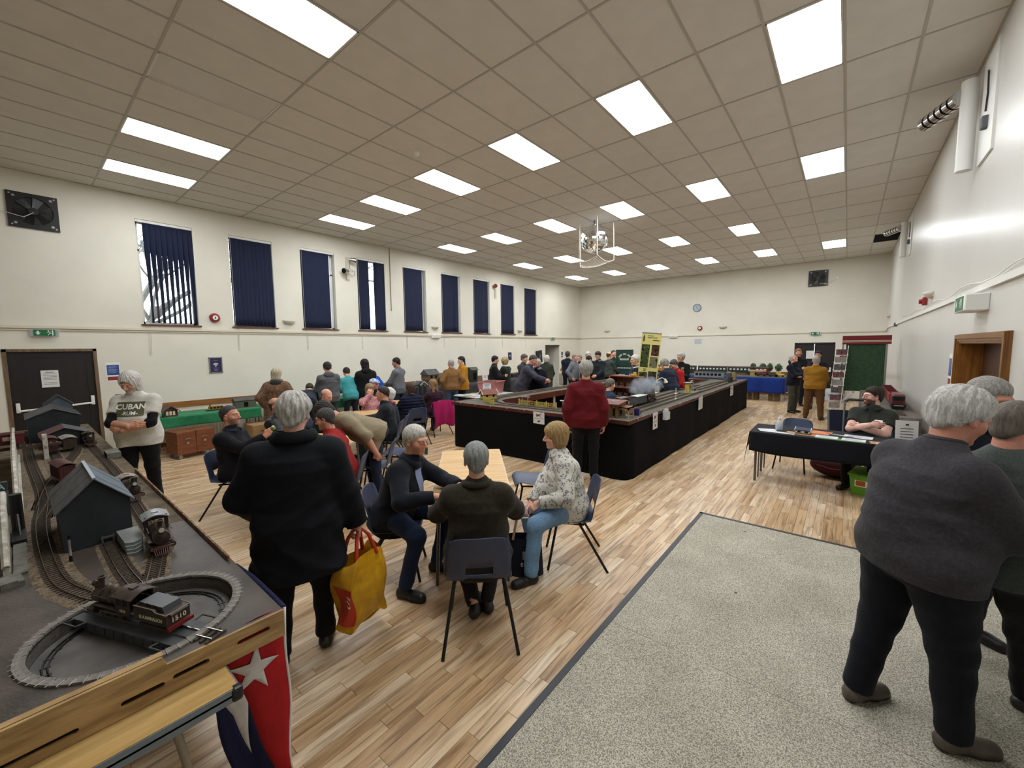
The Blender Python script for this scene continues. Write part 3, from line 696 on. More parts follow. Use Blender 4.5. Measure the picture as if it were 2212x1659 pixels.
def head_field(hc, R, s, nose=1.0, jaw=1.0):
    def H(x, y, z): return hc+R@(A3(x, y, z)*s)
    def f(p):
        q = ((p-hc)@R)/s; q = np.c_[np.abs(q[:, 0]), q[:, 1:]]
        d = ell(q, A3(0,-.015,.03), A3(.077,.098,.088))
        d = smin(d, ell(q, A3(0,.028,-.04), A3(.059*jaw,.064,.080)), .03)
        d = smin(d, ell(q, A3(.036,.052,-.028), A3(.032,.03,.03)), .022)
        d = smin(d, ell(q, A3(0,.072,-.100), A3(.027*jaw,.022,.020)), .022)
        d = smin(d, cone(q, A3(.012,.088,.022), A3(.044,.074,.020), .011, .009), .016)
        d = smax(d, -ell(q, A3(.032,.101,-.001), A3(.018,.016,.012)), .012)
        d = smin(d, ell(q, A3(.032,.082,-.002), A3(.0135,.0125,.0125)), .003)
        d = smin(d, cone(q, A3(0,.092,.006), A3(0,.113*nose,-.032), .0085, .0125), .012)
        d = smin(d, ell(q, A3(.012,.100,-.038), A3(.009,.010,.008)), .006)
        d = smin(d, cone(q, A3(0,.089,-.066), A3(.025,.076,-.068), .0065, .004), .010)
        d = smin(d, cone(q, A3(0,.088,-.077), A3(.022,.076,-.075), .0072, .004), .010)
        e = ell(q, A3(.080,-.008,-.012), A3(.011,.021,.033), np.array(RZ(-.35).to_3x3(), F4))
        e = smax(e, -ell(q, A3(.089,.000,-.010), A3(.008,.011,.018)), .006)
        d = smin(d, e, .006)
        return d*s
    return f, H
def head_tint(Vt, hc, R, s, skin, hairc, beard=0.0, beardc=None, brow=True, style=None):
    q = ((Vt-hc)@R)/s; ax = np.abs(q[:, 0]); sk = SK(skin); C = np.tile(sk, (len(Vt), 1))
    def mixc(m, c, k):
        w = np.clip(m, 0, 1)[:, None]*k; C[:] = C*(1-w)+np.array(c)*w
    red = sk*np.array([1.02, .70, .64])
    g = lambda cx, cy, cz, r: np.exp(-(((ax-cx)**2+(q[:, 1]-cy)**2+(q[:, 2]-cz)**2)/(r*r)))
    mixc(g(.042,.075,-.03,.025), red, .55); mixc(g(0,.115,-.032,.018), red, .6); mixc(g(.085,-.01,-.01,.03), red, .5)
    lips = np.exp(-((q[:, 2]+.071)/.010)**2-((ax)/.024)**2)*(q[:, 1] > .076); mixc(lips, sk*np.array([.80, .46, .44]), .8)
    if beard:
        bm_ = ((q[:, 2] < -.030-.5*np.clip(.075-q[:, 1], 0, .05)) | ((ax < .035) & (q[:, 2] < -.046))) & (q[:, 1] > -.005) & (q[:, 2] > -.135) & ~((np.abs(q[:, 2]+.071) < .009) & (ax < .022))
        mixc(bm_*np.clip((-.02-q[:, 2])/.03, .25, 1), np.array(lin(beardc or hairc)[:3]), beard)
    yo = {'receding': -.045, 'bald': -.03, 'short': 0, 'crop': 0, 'wavy': 0, 'neat': 0}.get(style)
    if yo is not None:
        fr = (q[:, 1]-yo-.5*np.clip(.05-ax, 0, .05))-(q[:, 2]-.005)*1.15-.012; fr = np.where(q[:, 2] < 0, np.maximum(fr, q[:, 1]-.012+.5*q[:, 2]), fr)
        top_ = np.clip((.06-q[:, 2])/.02, 0, 1) if style == 'bald' else 1
        mixc(np.clip(1-fr/.013, 0, 1)*(q[:, 2] > -.105)*top_, np.array(lin(hairc)[:3])*.75, .6)
    if brow:
        b_ = np.exp(-((q[:, 2]-.022+(ax-.03)**2*6)/.0055)**4)*((ax > .012) & (ax < .052))*(q[:, 1] > .05); mixc(b_, np.array(lin(hairc)[:3])*.8, .75)
    ey = (ax-.032)**2+(q[:, 2]+.002)**2; on = (q[:, 1] > .080) & (q[:, 1] < .103)
    mixc(((ey < .0125**2) & (np.abs(q[:, 2]+.003) < .0042) & on).astype(float), (.55, .52, .50), 1)
    mixc(((ey < .0062**2) & (np.abs(q[:, 2]+.003) < .0042) & on).astype(float), (.035, .03, .028), 1)
    mixc(((np.abs(np.sqrt(ey)-.0118) < .002) & (q[:, 2] > .0005) & on).astype(float), sk*.4, .6)
    return C
def hair_field(style, hc, R, s, seed):
    def f(p):
        q = ((p-hc)@R)/s; ax = np.abs(q[:, 0]); x, y, z = q.T; qa = np.c_[ax, y, z]
        ang = np.arctan2(x, -y); st = np.sin(ang*17+z*30+seed)*.5+np.sin(ang*31-z*18+2*seed)*.3+np.sin(z*70+ang*9+seed)*.2
        cl = .5*np.sin(x*60+seed+3*np.sin(y*40))*np.sin(y*55+1)*1.0+.5*np.sin(z*62+2*np.sin(x*45+seed))
        sk = ell(qa, A3(0,-.015,.03), A3(.077,.098,.088))
        if style in ('short', 'crop', 'bald', 'receding', 'wavy', 'neat'):
            t = {'short': .012, 'crop': .006, 'bald': .006, 'receding': .009, 'wavy': .020, 'neat': .011}[style]; am = {'wavy': .0055, 'short': .004}.get(style, .002)
            yo = {'receding': -.045, 'bald': -.03}.get(style, 0.0)
            zs = z+(.032 if style == 'wavy' else .006)*np.clip((ax-.045)/.02, 0, 1)
            front = (y-yo-.5*np.clip(.05-ax, 0, .05)) - (zs-.005)*1.15-.012-.004*st
            front = np.where(z < .0, np.maximum(front, y-.012+.5*z), front)
            tp = np.clip(np.minimum(-front/.05, (z+(.11 if style == 'wavy' else .09))/.06), 0, 1)**.7
            d = sk-t*(.12+.88*tp)*(1+.3*np.clip(z*8, -.4, 1))-am*st*(.3+.7*tp)
            if style in ('wavy',): d = d-.004*cl
            nape = ell(qa, A3(0,-.052,-.035), A3(.058,.050,.06))-t*.55*tp-am*st*tp; d = smin(d, nape, .02)
            side = ell(qa, A3(.064,.010,.0), A3(.012,.020,.040))-t*.2; d = smin(d, side, .012) if style != 'crop' else d
            ear = -ell(qa, A3(.085,-.005,-.014-(.012 if style == 'wavy' else 0)), A3(.03,.020,.034))
            d = smax(d, front*.7, .005); d = smax(d, ear, .004); d = smax(d, -(z+(.108 if style == 'wavy' else .086)), .01)
            if style == 'bald': d = smax(d, (z-.038-.35*(-.02-y)), .012)
            return d*s
        if style in ('bob', 'shaggy', 'fringe', 'curly'):
            t = {'bob': .020, 'shaggy': .022, 'fringe': .020, 'curly': .030}[style]; am = .004
            d = sk-t-am*st-(0.007*cl if style == 'curly' else 0)
            lowz = {'bob': -.115, 'shaggy': -.10, 'fringe': -.06, 'curly': -.05}[style]
            curt = ell(qa, A3(.050,-.030,lowz*.45), A3(.040,.066,.055-lowz*.55))-.004*st-(0.005*cl if style in ('curly',) else 0); d = smin(d, curt, .02)
            back = ell(qa, A3(0,-.062,lowz*.5), A3(.070,.05,.05-lowz*.6))-.004*st; d = smin(d, back, .02)
            if style == 'fringe' or style == 'bob':
                fr = ell(qa, A3(.018,.066,.062), A3(.05,.030,.034))-.003*st; d = smin(d, fr, .015)
                face = ell(qa, A3(0,.088,-.048), A3(.055,.075,.092))
            else: face = ell(qa, A3(0,.092,-.03), A3(.062,.080,.090))
            return smax(d, -face, .006)*s
        if style in ('long', 'pony'):
            d = sk-.016-.003*st
            front = (y-.5*np.clip(.05-ax, 0, .05))-(z-.005)*1.15-.012; front = np.where(z < 0, np.maximum(front, y-.015), front); d = smax(d, front*.7, .005)
            if style == 'long': d = smin(d, cone(qa, A3(.045,-.055,-.02), A3(.055,-.075,-.24), .042, .03)-.004*st, .03)
            else: d = smin(d, cone(qa, A3(0,-.10,.01), A3(0,-.095,-.20), .024, .012)-.003*st, .012); d = smax(d, -ell(qa, A3(.085,-.005,-.014), A3(.03,.020,.034)), .004)
            return d*s
        if style == 'cap':
            d = ell(qa, A3(0,-.008,.048), A3(.088,.116,.062)); d = smin(d, ell(qa, A3(0,.075,.042), A3(.062,.062,.012)), .012)
            return smax(d, -(z-.022+.0*y), .006)*s
        if style == 'beanie':
            return smax(sk-.012, -(z-.012+.1*y), .006)*s
    return f

def hand_field(w, dirv, palm, side, curl=.5, grip=0.0, spread=.02, s=1.0):
    """w wrist, dirv pointing to the fingers, palm = palm normal, side=+1 right. returns list of cones + palm ellipsoid"""
    d = nrm(dirv); n = nrm(palm-(palm@d)*d); t = np.cross(d, n)*side      # t points to the thumb side
    segs = []; R = np.stack([t, d, n], 1)
    def P(a, b, c): return w+(t*a+d*b+n*c)*s
    for k, (o, L_, r) in enumerate(((.030,.072,.0088),(.010,.080,.0090),(-.010,.074,.0086),(-.028,.058,.0076))):
        b0 = P(o, .088-.006*abs(k-1), 0); a1 = curl*.9+.1*k*curl; dd = d*math.cos(a1)+n*math.sin(a1)+t*spread*(1.5-k)*.6; dd = nrm(dd); b1 = b0+dd*L_*.48*s
        a2 = a1+curl*1.25; d2 = nrm(d*math.cos(a2)+n*math.sin(a2)+t*spread*(1.5-k)*.4); b2 = b1+d2*L_*.30*s; a3 = a2+curl*.8; d3 = nrm(d*math.cos(a3)+n*math.sin(a3)); b3 = b2+d3*L_*.24*s
        segs += [(b0, b1, r*s, r*.94*s), (b1, b2, r*.94*s, r*.88*s), (b2, b3, r*.88*s, r*.74*s)]
    c0 = P(.028, .022, .010); c1 = P(.052, .050, .016+.012*curl); c2 = P(.052-.02*curl, .078, .026+.022*curl); c3 = P(.046-.03*curl, .098, .032+.026*curl)
    th = [(c0, c1, .0145*s, .0115*s), (c1, c2, .0112*s, .0100*s), (c2, c3, .0098*s, .0080*s)]
    pc = P(0, .048, 0)
    def f(p):
        dd = ell(p, pc, A3(.040,.052,.0155)*s, R)
        dd = smin(dd, cone(p, w, P(0, .03, 0), .026*s, .024*s), .015)
        dd = smin(dd, cone(p, P(.030,.086,0), P(-.027,.080,0), .0105*s, .0095*s), .010)
        for a, b, r0, r1 in segs: dd = smin(dd, cone(p, a, b, r0, r1), .0022)
        for a, b, r0, r1 in th: dd = smin(dd, cone(p, a, b, r0, r1), .006)
        return dd
    pts = np.array([x for q in segs+th for x in q[:2]]+[w, pc]); return f, pts.min(0)-.03, pts.max(0)+.03

PEOPLE = {}
def SK(h): return np.minimum(np.array(lin(h)[:3])*np.array([1.16, 1.32, 1.48]), .75)
def person(label, loc, yaw, ht=1.75, pose='stand', lean=0.0, twist=0.0, slean=0.0, head=(0, 0, 0), girth=1.0, belly=0.0, hunch=0.0, shoulder=1.0,
           hands=None, elbows=None, feet=None, knees=None, hip=None, hcurl=(.5, .5), palms=None, hdir=None,
           top='#333333', topk='plain', topm=None, sleeve='long', hem=-.10, loose=.012, collar=None, collarc=None, skirt=0.0, quilt=0.0, hood=None, hoodc=None,
           under=None, openf=0.0, legs='#15161a', legk='plain', legm=None, legw=1.0, cuff=.06, shoes='#17130f', shoelen=1.0, sole=None,
           skin='#c89274', hair='short', hairc='#8f8c88', beard=0.0, beardc=None, glasses=None, near=False, jaw=1.0, nose=1.0, fold=1.0,
           nolegs=False, group=None, headscale=1.0, bag=None, fhide=False, armr=1.0, underarm=None):
    """one figure: body (one continuous skin), garments, shoes, hair as children. local axes: x right, y forward, z up"""
    s = ht/1.733; sd = len(PEOPLE)+1.0
    root = thing('person', label, 'person', loc, 0, group); PEOPLE[label] = root
    Ry = rotm(yaw)
    def W(x, y, z): return Ry@(A3(x, y, z)*s)
    seated = pose == 'sit'
    pel = W(0, 0, .93) if not seated else W(0, 0, .56)
    if hip is not None: pel = W(*hip)
    Rt = rotm(yaw+twist, lean, slean); side, front, up = Rt[:, 0], Rt[:, 1], Rt[:, 2]
    TL = .50*s
    neck = pel+up*(.487*s)+front*(.10*hunch*s)*.5; sh0 = pel+up*(.405*s)+front*(.03*hunch*s-.008*s); g = girth
    Rh = rotm(yaw+twist+head[0], lean*.6+head[1], head[2]); hs = s*headscale*1.02
    hb = neck+nrm(up*.8+front*.25*(hunch+.3)+A3(0,0,.2))*(.050*s)
    hc = hb+Rh[:, 2]*(.131*hs)+Rh[:, 1]*(.012*hs)
    SW = .157*s*shoulder*(.6+.4*g)
    shd = [sh0-side*SW, sh0+side*SW]
    hl = .29*s; fl = .26*s
    # hands given in the standing person frame (x right, y fwd, z up; metres for a 1.75 m figure)
    if hands is None: hands = [(-.27, .03, .80), (.27, .03, .80)]
    if elbows is None: elbows = [(-.6, -1, -.2), (.6, -1, -.2)]
    wr = []; el = []
    for i in (0, 1):
        e, w_ = ik(shd[i], W(*hands[i]), hl, fl, Ry@A3(*elbows[i])); wr.append(w_); el.append(e)
    hips = [pel-side*(.088*s)*(.5+.5*g), pel+side*(.088*s)*(.5+.5*g)]
    if feet is None: feet = [(-.12, -.02, .085), (.12, .02, .085)] if not seated else [(-.13, .46, .085), (.13, .46, .085)]
    if knees is None: knees = [(-.15, 1, .25), (.15, 1, .25)]
    an = []; kn = []
    tl = .43*s; ll = .42*s
    for i in (0, 1):
        k_, a_ = ik(hips[i], W(*feet[i][:3]), tl, ll, Ry@A3(*knees[i])); kn.append(k_); an.append(a_)
    # ---- torso loft
    ts = np.array([-.10, 0, .10, .22, .33, .40, .455, .50])*s
    rs = np.array([.155, .170, .158, .156, .162, .140, .090, .055])*s*(.35+.65*g)
    rf = np.array([.105, .120, .115+.06*belly, .115+.05*belly, .118, .095, .065, .05])*s*(.3+.7*g)
    of = np.array([-.01, -.012, .012+.045*belly, .014+.04*belly, .005, -.01+.02*hunch, -.005+.04*hunch, .01+.05*hunch])*s
    def torso(p):
        d = loft(p, pel, up, TL, side, front, ts, rs, rf, of)
        d = smin(d, cone(p, shd[0], shd[1], .054*s*(.4+.6*g), .054*s*(.4+.6*g)), .05)
        for i in (0, 1): d = smin(d, cone(p, neck-up*.02*s, shd[i], .044*s*(.4+.6*g), .046*s*(.4+.6*g)), .05)
        return d
    ar = (.3+.7*g)*armr
    def arms(p, grow=0.0, upto=1.0, lo_=0.0):
        d = None
        for i in (0, 1):
            a = cone(p, shd[i], el[i], .058*s*ar+grow, .046*s*ar+grow)
            if upto > .5: a = smin(a, cone(p, el[i], el[i]+(wr[i]-el[i])*min(1, (upto-.5)*2), .046*s*ar+grow, (.031+.006*(1.0-upto))*s*ar+grow*1.0), .02)
            d = a if d is None else np.minimum(d, a)
        return d
    def legf(p, grow=0.0, cut=0.0):
        d = None
        for i in (0, 1):
            a = cone(p, hips[i], kn[i], .088*s*(.3+.7*g)*legw+grow, .060*s*legw+grow)
            e = an[i]+(kn[i]-an[i])*cut
            a = smin(a, cone(p, kn[i], e, .058*s*legw+grow, .041*s*(legw if grow else 1)+grow*1.5), .03)
            d = a if d is None else smin(d, a, .012)
        return d
    hf, HP = head_field(hc, Rh, hs, nose, jaw)
    def neckf(p): return cone(p, neck-up*.05*s, hc+Rh@(A3(0,-.022,-.05)*hs), .060*s*(.6+.4*g), .053*s*(.7+.3*g))
    # ---- body core
    hcx = .022 if near else .032
    allp = np.array([pel, neck, hc, *wr, *el, *kn, *an, *shd]); lo = allp.min(0)-.22; hi = allp.max(0)+.24
    lo[2] = max(lo[2], -.01)
    def core(p):
        d = smin(torso(p)+.012*s, arms(p)+.006*s, .03); d = smin(d, legf(p)+.008*s, .04); return smin(d, neckf(p), .02)
    parts = [surf(core, lo, hi, hcx, 0)]; sk = SK(skin); cols = [np.tile(sk, (len(parts[0][0]), 1))]
    hv = .0058 if near else .0085
    fh = lambda p: smin(hf(p), neckf(p), .02)
    hb_lo = np.minimum(hc, neck)-.15*hs; hb_hi = hc+.17*hs; hb_lo[2] = neck[2]-.03
    hd = surf(fh, hb_lo, hb_hi, hv); parts.append(hd); cols.append(head_tint(hd[0], hc, Rh, hs, skin, hairc, beard, beardc, True, hair))
    for i in (0, 1):
        if fhide: continue
        dv = nrm(wr[i]-el[i]) if hdir is None or hdir[i] is None else Ry@A3(*hdir[i])
        pn = (Ry@A3((1, -1)[i]*.9, -.1, -.1)) if palms is None or palms[i] is None else Ry@A3(*palms[i])
        ff, l_, h_ = hand_field(wr[i], dv, pn, (-1, 1)[i], hcurl[i], s=s*.98)
        fa = lambda p, ff=ff, i=i: smin(ff(p), cone(p, wr[i]-(wr[i]-el[i])*.35, wr[i], .034*s*ar, .028*s*(.5+.5*ar)), .012)
        hm = surf(fa, l_, h_, .0046 if near else .0068); parts.append(hm)
        c_ = np.tile(sk*np.array([1.0, .93, .9]), (len(hm[0]), 1)); cols.append(c_)
    if sleeve == 'short' or sleeve == 'roll':
        fb = lambda p: arms(p); l_ = np.minimum.reduce([*wr, *el])-.08; h_ = np.maximum.reduce([*wr, *el])+.08
        am_ = surf(fb, l_, h_, .011 if near else .016); parts.append(am_); cols.append(np.tile(sk, (len(am_[0]), 1)))
    body = obj('body', np_mesh('body', parts, [M_skin], cols), root)
    # ---- garments
    kf = .16 if seated else .42
    def hip_cover(p):
        d = loft(p, pel, up, TL, side, front, ts[:4], rs[:4]*.97, rf[:4]*.98, of[:4])-.004
        for i in (0, 1): d = smin(d, cone(p, hips[i], hips[i]+(kn[i]-hips[i])*kf, .088*s*(.3+.7*g)*legw+.010*s, (.088-.028*kf)*s*legw+.010*s), .03)
        return d
    def trou_base(p):
        d = smax(loft(p, pel, up, TL, side, front, ts[:4], rs[:4]*.97, rf[:4]*.98, of[:4])-.004, (p-pel)@up-.085*s, .005)
        return smin(legf(p, .010*s, .02), d, .035)
    gv = .0108 if near else .0185
    wl = pel+up*(hem*s)
    famp = (.0052 if near else .0035)*fold*s
    def topf(p, grow=loose):
        d = smin(torso(p)-grow, hip_cover(p)-.010*s-grow*.5, .02)
        if skirt:
            ks = np.array([hem-.02, -.05, .10, .2])*s; w0 = .165+.16*skirt
            d = smin(d, loft(p, pel, up, TL, side, front, ks, np.array([w0*(.5+.5*g), .19*(.4+.6*g), .17*(.4+.6*g), .14*g])*s+grow, np.array([.14+.10*skirt, .145, .12+.06*belly, .1])*s*(.4+.6*g)+grow, np.array([0, -.01, .012+.045*belly, 0.])*s), .03)
        d = smin(d, cone(p, neck-up*.075*s, neck-up*.047*s, .074*s*(.7+.3*g), .062*s*(.7+.3*g)), .025)
        d = smax(d, -((p-wl)@up), .006)
        for i in (0, 1):
            u1 = nrm(el[i]-shd[i]); u2 = nrm(wr[i]-el[i]); gr = grow*.9
            if sleeve == 'short':
                e1 = shd[i]+u1*(hl*.72); a_ = cone(p, shd[i], e1, .058*s*ar+gr, .056*s*ar+gr); a_ = smax(a_, (p-e1)@u1+.03, .004)
            else:
                a_ = cone(p, shd[i], el[i], .055*s*ar+gr, .048*s*ar+gr)
                e2 = wr[i] if sleeve == 'long' else el[i]+u2*.12
                b_ = cone(p, el[i], e2, .048*s*ar+gr, (.034 if sleeve == 'long' else .046)*s*ar+gr)
                a_ = smin(a_, smax(b_, (p-e2)@u2+(.006 if sleeve == 'long' else .055), .004), .02)
            d = smin(d, a_, .045)
        d = d-famp*folds(p, sd)
        if quilt: d = d-quilt*(np.abs(np.sin((p@up)*math.pi/.062))-.5)
        return d
    tm = topm or cloth(top, topk); tmesh = surf(topf, lo-.05, hi+.05, gv, 1 if near else 0)
    tn = {'coat': 'coat'}.get(topk, 'jumper' if topk in ('knit', 'fleece') else 'top')
    topo = obj('jacket' if collar in ('lapel', 'coat', 'stand') else tn, np_mesh('garment', [tmesh], [tm]), root)
    if underarm:
        def uf(p):
            d = None
            for i in (0, 1):
                u1 = nrm(el[i]-shd[i]); u2 = nrm(wr[i]-el[i]); c0 = shd[i]+u1*hl*.5; e2 = el[i]+u2*.09
                a_ = smin(smax(cone(p, c0, el[i], .060*s*ar, .056*s*ar), -((p-c0)@u1), .004), smax(cone(p, el[i], e2, .056*s*ar, .054*s*ar), (p-e2)@u2+.03, .004), .015)
                d = a_ if d is None else np.minimum(d, a_)
            return d-.0015*folds(p, sd, 1.5)
        q_ = np.array([*el, *shd, *wr]); us_ = obj('undersleeves', np_mesh('undersleeves', [surf(uf, q_.min(0)-.1, q_.max(0)+.1, .011)], [cloth(underarm)]), root); us_['kind'] = 'stuff'
    def shrink(pts, dirv, off=.003, it=8):
        """move points along -dirv onto the garment"""
        p = np.array(pts, float)
        for _ in range(it):
            f0 = topf(p)-off; p = p-np.clip(f0, -.05, .05)[:, None]*dirv[None]
        return p
    root_fn = dict(topf=topf, shrink=shrink, W=W, pel=pel, up=up, side=side, front=front, neck=neck, hc=hc, Rh=Rh, hs=hs, wr=wr, el=el, an=an, kn=kn, shd=shd, s=s, root=root, top=topo, Ry=Ry, body=body)
    if collar:
        cc = cloth(collarc or top, topk) if (collarc or not topm) else tm
        mb = MB(); n_ = 28
        hgt, fl_ = {'crew': (.018, .010), 'stand': (.060, .006), 'lapel': (.045, .030), 'coat': (.075, .034), 'polo': (.04, .022)}[collar]
        for rr, zz in ((1, 0),):
            prof = [(.074, -.030), (.073, hgt*.7), (.071+fl_*.2, hgt), (.076+fl_*.6, hgt*.92), (.082+fl_, hgt*.25)] if collar in ('lapel', 'coat', 'polo') else [(.076, -.03), (.074, hgt*.6), (.071, hgt), (.066, hgt*.9), (.066, 0)]
            vs = []
            for k, (r, z) in enumerate(prof):
                for j in range(n_+1):
                    a = -math.pi/2+ (.42 if collar != 'crew' else 0) + j/n_*(2*math.pi-(.84 if collar != 'crew' else 0)); a += math.pi
                    fz = z-.028*max(0, -math.sin(a+math.pi))*0-(.02 if collar != 'crew' else .008)*max(0, math.sin(a))
                    c_ = neck+up*(fz*s+(-.008+.06*max(0, g-1.05))*s)+(side*math.cos(a)*r*1.0+front*(math.sin(a)*r*.96+.012))*s*(.7+.3*g)*(1.16 if collar == 'coat' else 1.06 if collar == 'lapel' else 1); vs.append(tuple(c_))
            fs = [(k*(n_+1)+j, k*(n_+1)+j+1, (k+1)*(n_+1)+j+1, (k+1)*(n_+1)+j) for k in range(len(prof)-1) for j in range(n_)]
            mb.add(vs, fs)
        mb.build('collar', cc, root, smooth=70, thick=.004)
    if hood:
        hcm = cloth(hoodc or top, 'fleece' if hood == 'fur' else topk)
        am_ = .006 if hood == 'fur' else .002
        def hoodf(p):
            c0 = neck-front*.075*s+up*.0; d = ell(p, c0+up*.005, A3(.115,.062,.075)*s*(1.15 if hood == 'fur' else 1), np.stack([side, front, up], 1))
            d = smin(d, np.minimum(cone(p, neck-side*.09*s-front*.02*s, neck-side*.06*s+front*.065*s-up*.03*s, .032*s, .022*s), cone(p, neck+side*.09*s-front*.02*s, neck+side*.06*s+front*.065*s-up*.03*s, .032*s, .022*s)), .04)
            d = d-am_*folds(p, sd+3, 3.0 if hood == 'fur' else 1.2)
            return smax(d, -(neckf(p)-.006), .01)
        obj('hood', np_mesh('hood', [surf(hoodf, neck-.24, neck+.22, .011 if near else .016)], [hcm]), root)
    # trousers
    if not nolegs:
        def trou(p):
            d = trou_base(p)
            d = d-famp*1.15*folds(p, sd+11)
            for i in (0, 1): u_ = nrm(an[i]-kn[i]); c0 = an[i]-u_*.0; d = smax(d, np.where(np.linalg.norm(p-c0, axis=1) < .15, (p-c0)@u_-.015*s, -1), .004)
            return d
        obj('trousers', np_mesh('trousers', [surf(trou, lo, hi, gv, 0)], [legm or cloth(legs, legk)]), root)
        # shoes
        M_shoe = mat('shoe_'+shoes.lstrip('#'), shoes, .45, var=.15, scale=30)
        for i in (0, 1):
            fd = kn[i]-an[i]; ux = nrm(an[i]-kn[i])
            fwd = Ry@A3((-.16, .16)[i], 1, 0); fwd = nrm(fwd); 
            if abs(feet[i][2]-.085) > .03 and len(feet[i]) > 3: fwd = nrm(Ry@A3(*feet[i][3:6]))
            elif len(feet[i]) > 3: fwd = nrm(Ry@A3(*feet[i][3:6]))
            a = an[i]; sd_ = nrm(np.cross(fwd, A3(0,0,1))); z0 = a[2]-.085*s
            heel = A3(a[0], a[1], z0+.038*s)-fwd*.035*s; toe = A3(a[0], a[1], z0+.030*s)+fwd*.155*s*shoelen
            def shf(p):
                d = smin(cone(p, heel, toe, .040*s, .034*s), cone(p, (heel*.35+toe*.65), toe-fwd*.01, .043*s, .036*s), .02)
                d = smin(d, cone(p, a-A3(0,0,.01), heel+A3(0,0,.012)+fwd*.02, .040*s, .038*s), .03)
                return smax(d, -(p[:, 2]-z0-.004), .003)
            l_ = np.minimum(heel, toe)-.07; h_ = np.maximum(heel, toe)+.10
            so = obj('shoe', np_mesh('shoe', [surf(shf, l_, h_, .009 if near else .014)], [M_shoe]), root)
            if sole:
                def slf(p):
                    d = smin(cone(p, heel, toe, .043*s, .037*s), cone(p, (heel*.35+toe*.65), toe-fwd*.01, .046*s, .039*s), .02)
                    return smax(smax(d, -(p[:, 2]-z0), .002), p[:, 2]-z0-.022*s, .002)
                obj('sole', np_mesh('sole', [surf(slf, l_, h_, .008 if near else .014)], [mat('sole_'+sole.lstrip('#'), sole, .6)]), so)
    # hair
    if hair:
        hfn = hair_field(hair, hc, Rh, hs, sd)
        hm_ = surf(hfn, hc-A3(.19,.19,.30)*hs, hc+A3(.19,.19,.17)*hs, .0062 if near else .0095)
        if len(hm_[0]):
            nm = {'cap': 'flat_cap', 'beanie': 'beanie'}.get(hair, 'hair')
            obj(nm, np_mesh('hair', [hm_], [hair_mat(hairc) if hair not in ('cap', 'beanie') else (MATS.get('cap_check') or cloth(hairc))]), root)
    if glasses:
        mb = MB()
        for sx in (-1, 1):
            ring = [HP(sx*.033+.021*math.cos(t), .106-.010*abs(math.cos(t)) if math.cos(t)*sx > 0 else .106, -.003+.016*math.sin(t)) for t in [k/12*2*math.pi for k in range(12)]]
            mb.tube(ring, .0017*hs, 5, closed=True); mb.tube([HP(sx*.054, .100, 0), HP(sx*.078, .055, .004), HP(sx*.083, -.005, .006)], .0017*hs, 5)
        mb.tube([HP(-.013, .107, .0), HP(0, .110, .003), HP(.013, .107, 0)], .0017*hs, 5)
        mb.build('glasses', mat('spectacle_frame_'+glasses.lstrip('#'), glasses, .3), root, smooth=60)
    return root_fn
# ================================================================ chairs and tables
M_shell = mat('blue_grey_polyprop', '#2f3a55', .42, var=.06, scale=30, bump=.08, bscale=350)
M_tube = mat('black_tube', '#101012', .35, metal=.3)
def chair_meshes():
    # shell: profile along the chair from front lip (s=0) to top of the back (s=1)
    prof = [(.225, .425), (.215, .447), (.17, .455), (.08, .440), (-.02, .425), (-.11, .430), (-.165, .452), (-.195, .500), (-.212, .56), (-.232, .64), (-.255, .72), (-.268, .775), (-.272, .785)]
    hw = [.200, .208, .215, .222, .226, .224, .218, .214, .214, .212, .205, .190, .175]
    nu = 14; vs = []; fs = []
    for k, ((y, z), w) in enumerate(zip(prof, hw)):
        for i in range(nu+1):
            u = i/nu*2-1; e = abs(u)**3
            if k < 6: zz = z+.022*e*(1 if k > 1 else .2); yy = y
            else: zz = z; yy = y+.035*abs(u)**2.2*min(1, (k-5)/3)
            if k >= 11: zz -= .02*abs(u)**4
            vs.append((u*w, yy, zz))
    for k in range(len(prof)-1):
        for i in range(nu):
            if k == 7 and 4 <= i <= 9: continue
            fs.append((k*(nu+1)+i, k*(nu+1)+i+1, (k+1)*(nu+1)+i+1, (k+1)*(nu+1)+i))
    me = MB().add(vs, fs).mesh('seat_shell', M_shell, smooth=60)
    legs = []
    for sx in (-1, 1):
        legs.append(MB().tube([(sx*.16, .14, .425), (sx*.215, .225, .0)], .0115, 8).mesh('leg', M_tube, smooth=60))
        legs.append(MB().tube([(sx*.17, -.06, .41), (sx*.245, -.300, .0)], .0115, 8).mesh('leg', M_tube, smooth=60))
    fr = MB()
    for sx in (-1, 1): fr.tube([(sx*.165, .16, .42), (sx*.165, -.10, .405)], .011, 8)
    fr.tube([(-.165, .15, .42), (.165, .15, .42)], .011, 8); fr.tube([(-.17, -.07, .408), (.17, -.07, .408)], .011, 8)
    fm = fr.mesh('seat_frame', M_tube, smooth=60)
    return me, legs, fm
_cm = chair_meshes()
def chair(label, x, y, deg, group=None, tilt=0):
    t = thing('polyprop_chair', label, 'chair', (x, y, 0), math.radians(deg), group or 'blue-grey stacking chairs')
    o = obj('seat_shell', _cm[0], t); md = o.modifiers.new('thickness', 'SOLIDIFY'); md.thickness = .006
    for l in _cm[1]: obj('leg', l, t)
    obj('seat_frame', _cm[2], t); return t
M_beech = mat('pale_beech_laminate', '#d2ae78', .38, col2='#bd945c', scale=2.2, stretch=(1,16,1), detail=5)
M_edgew = mat('cream_table_edge', '#cfc4a8', .5)
M_gleg = mat('grey_steel_leg', '#6f7175', .35, metal=.7)
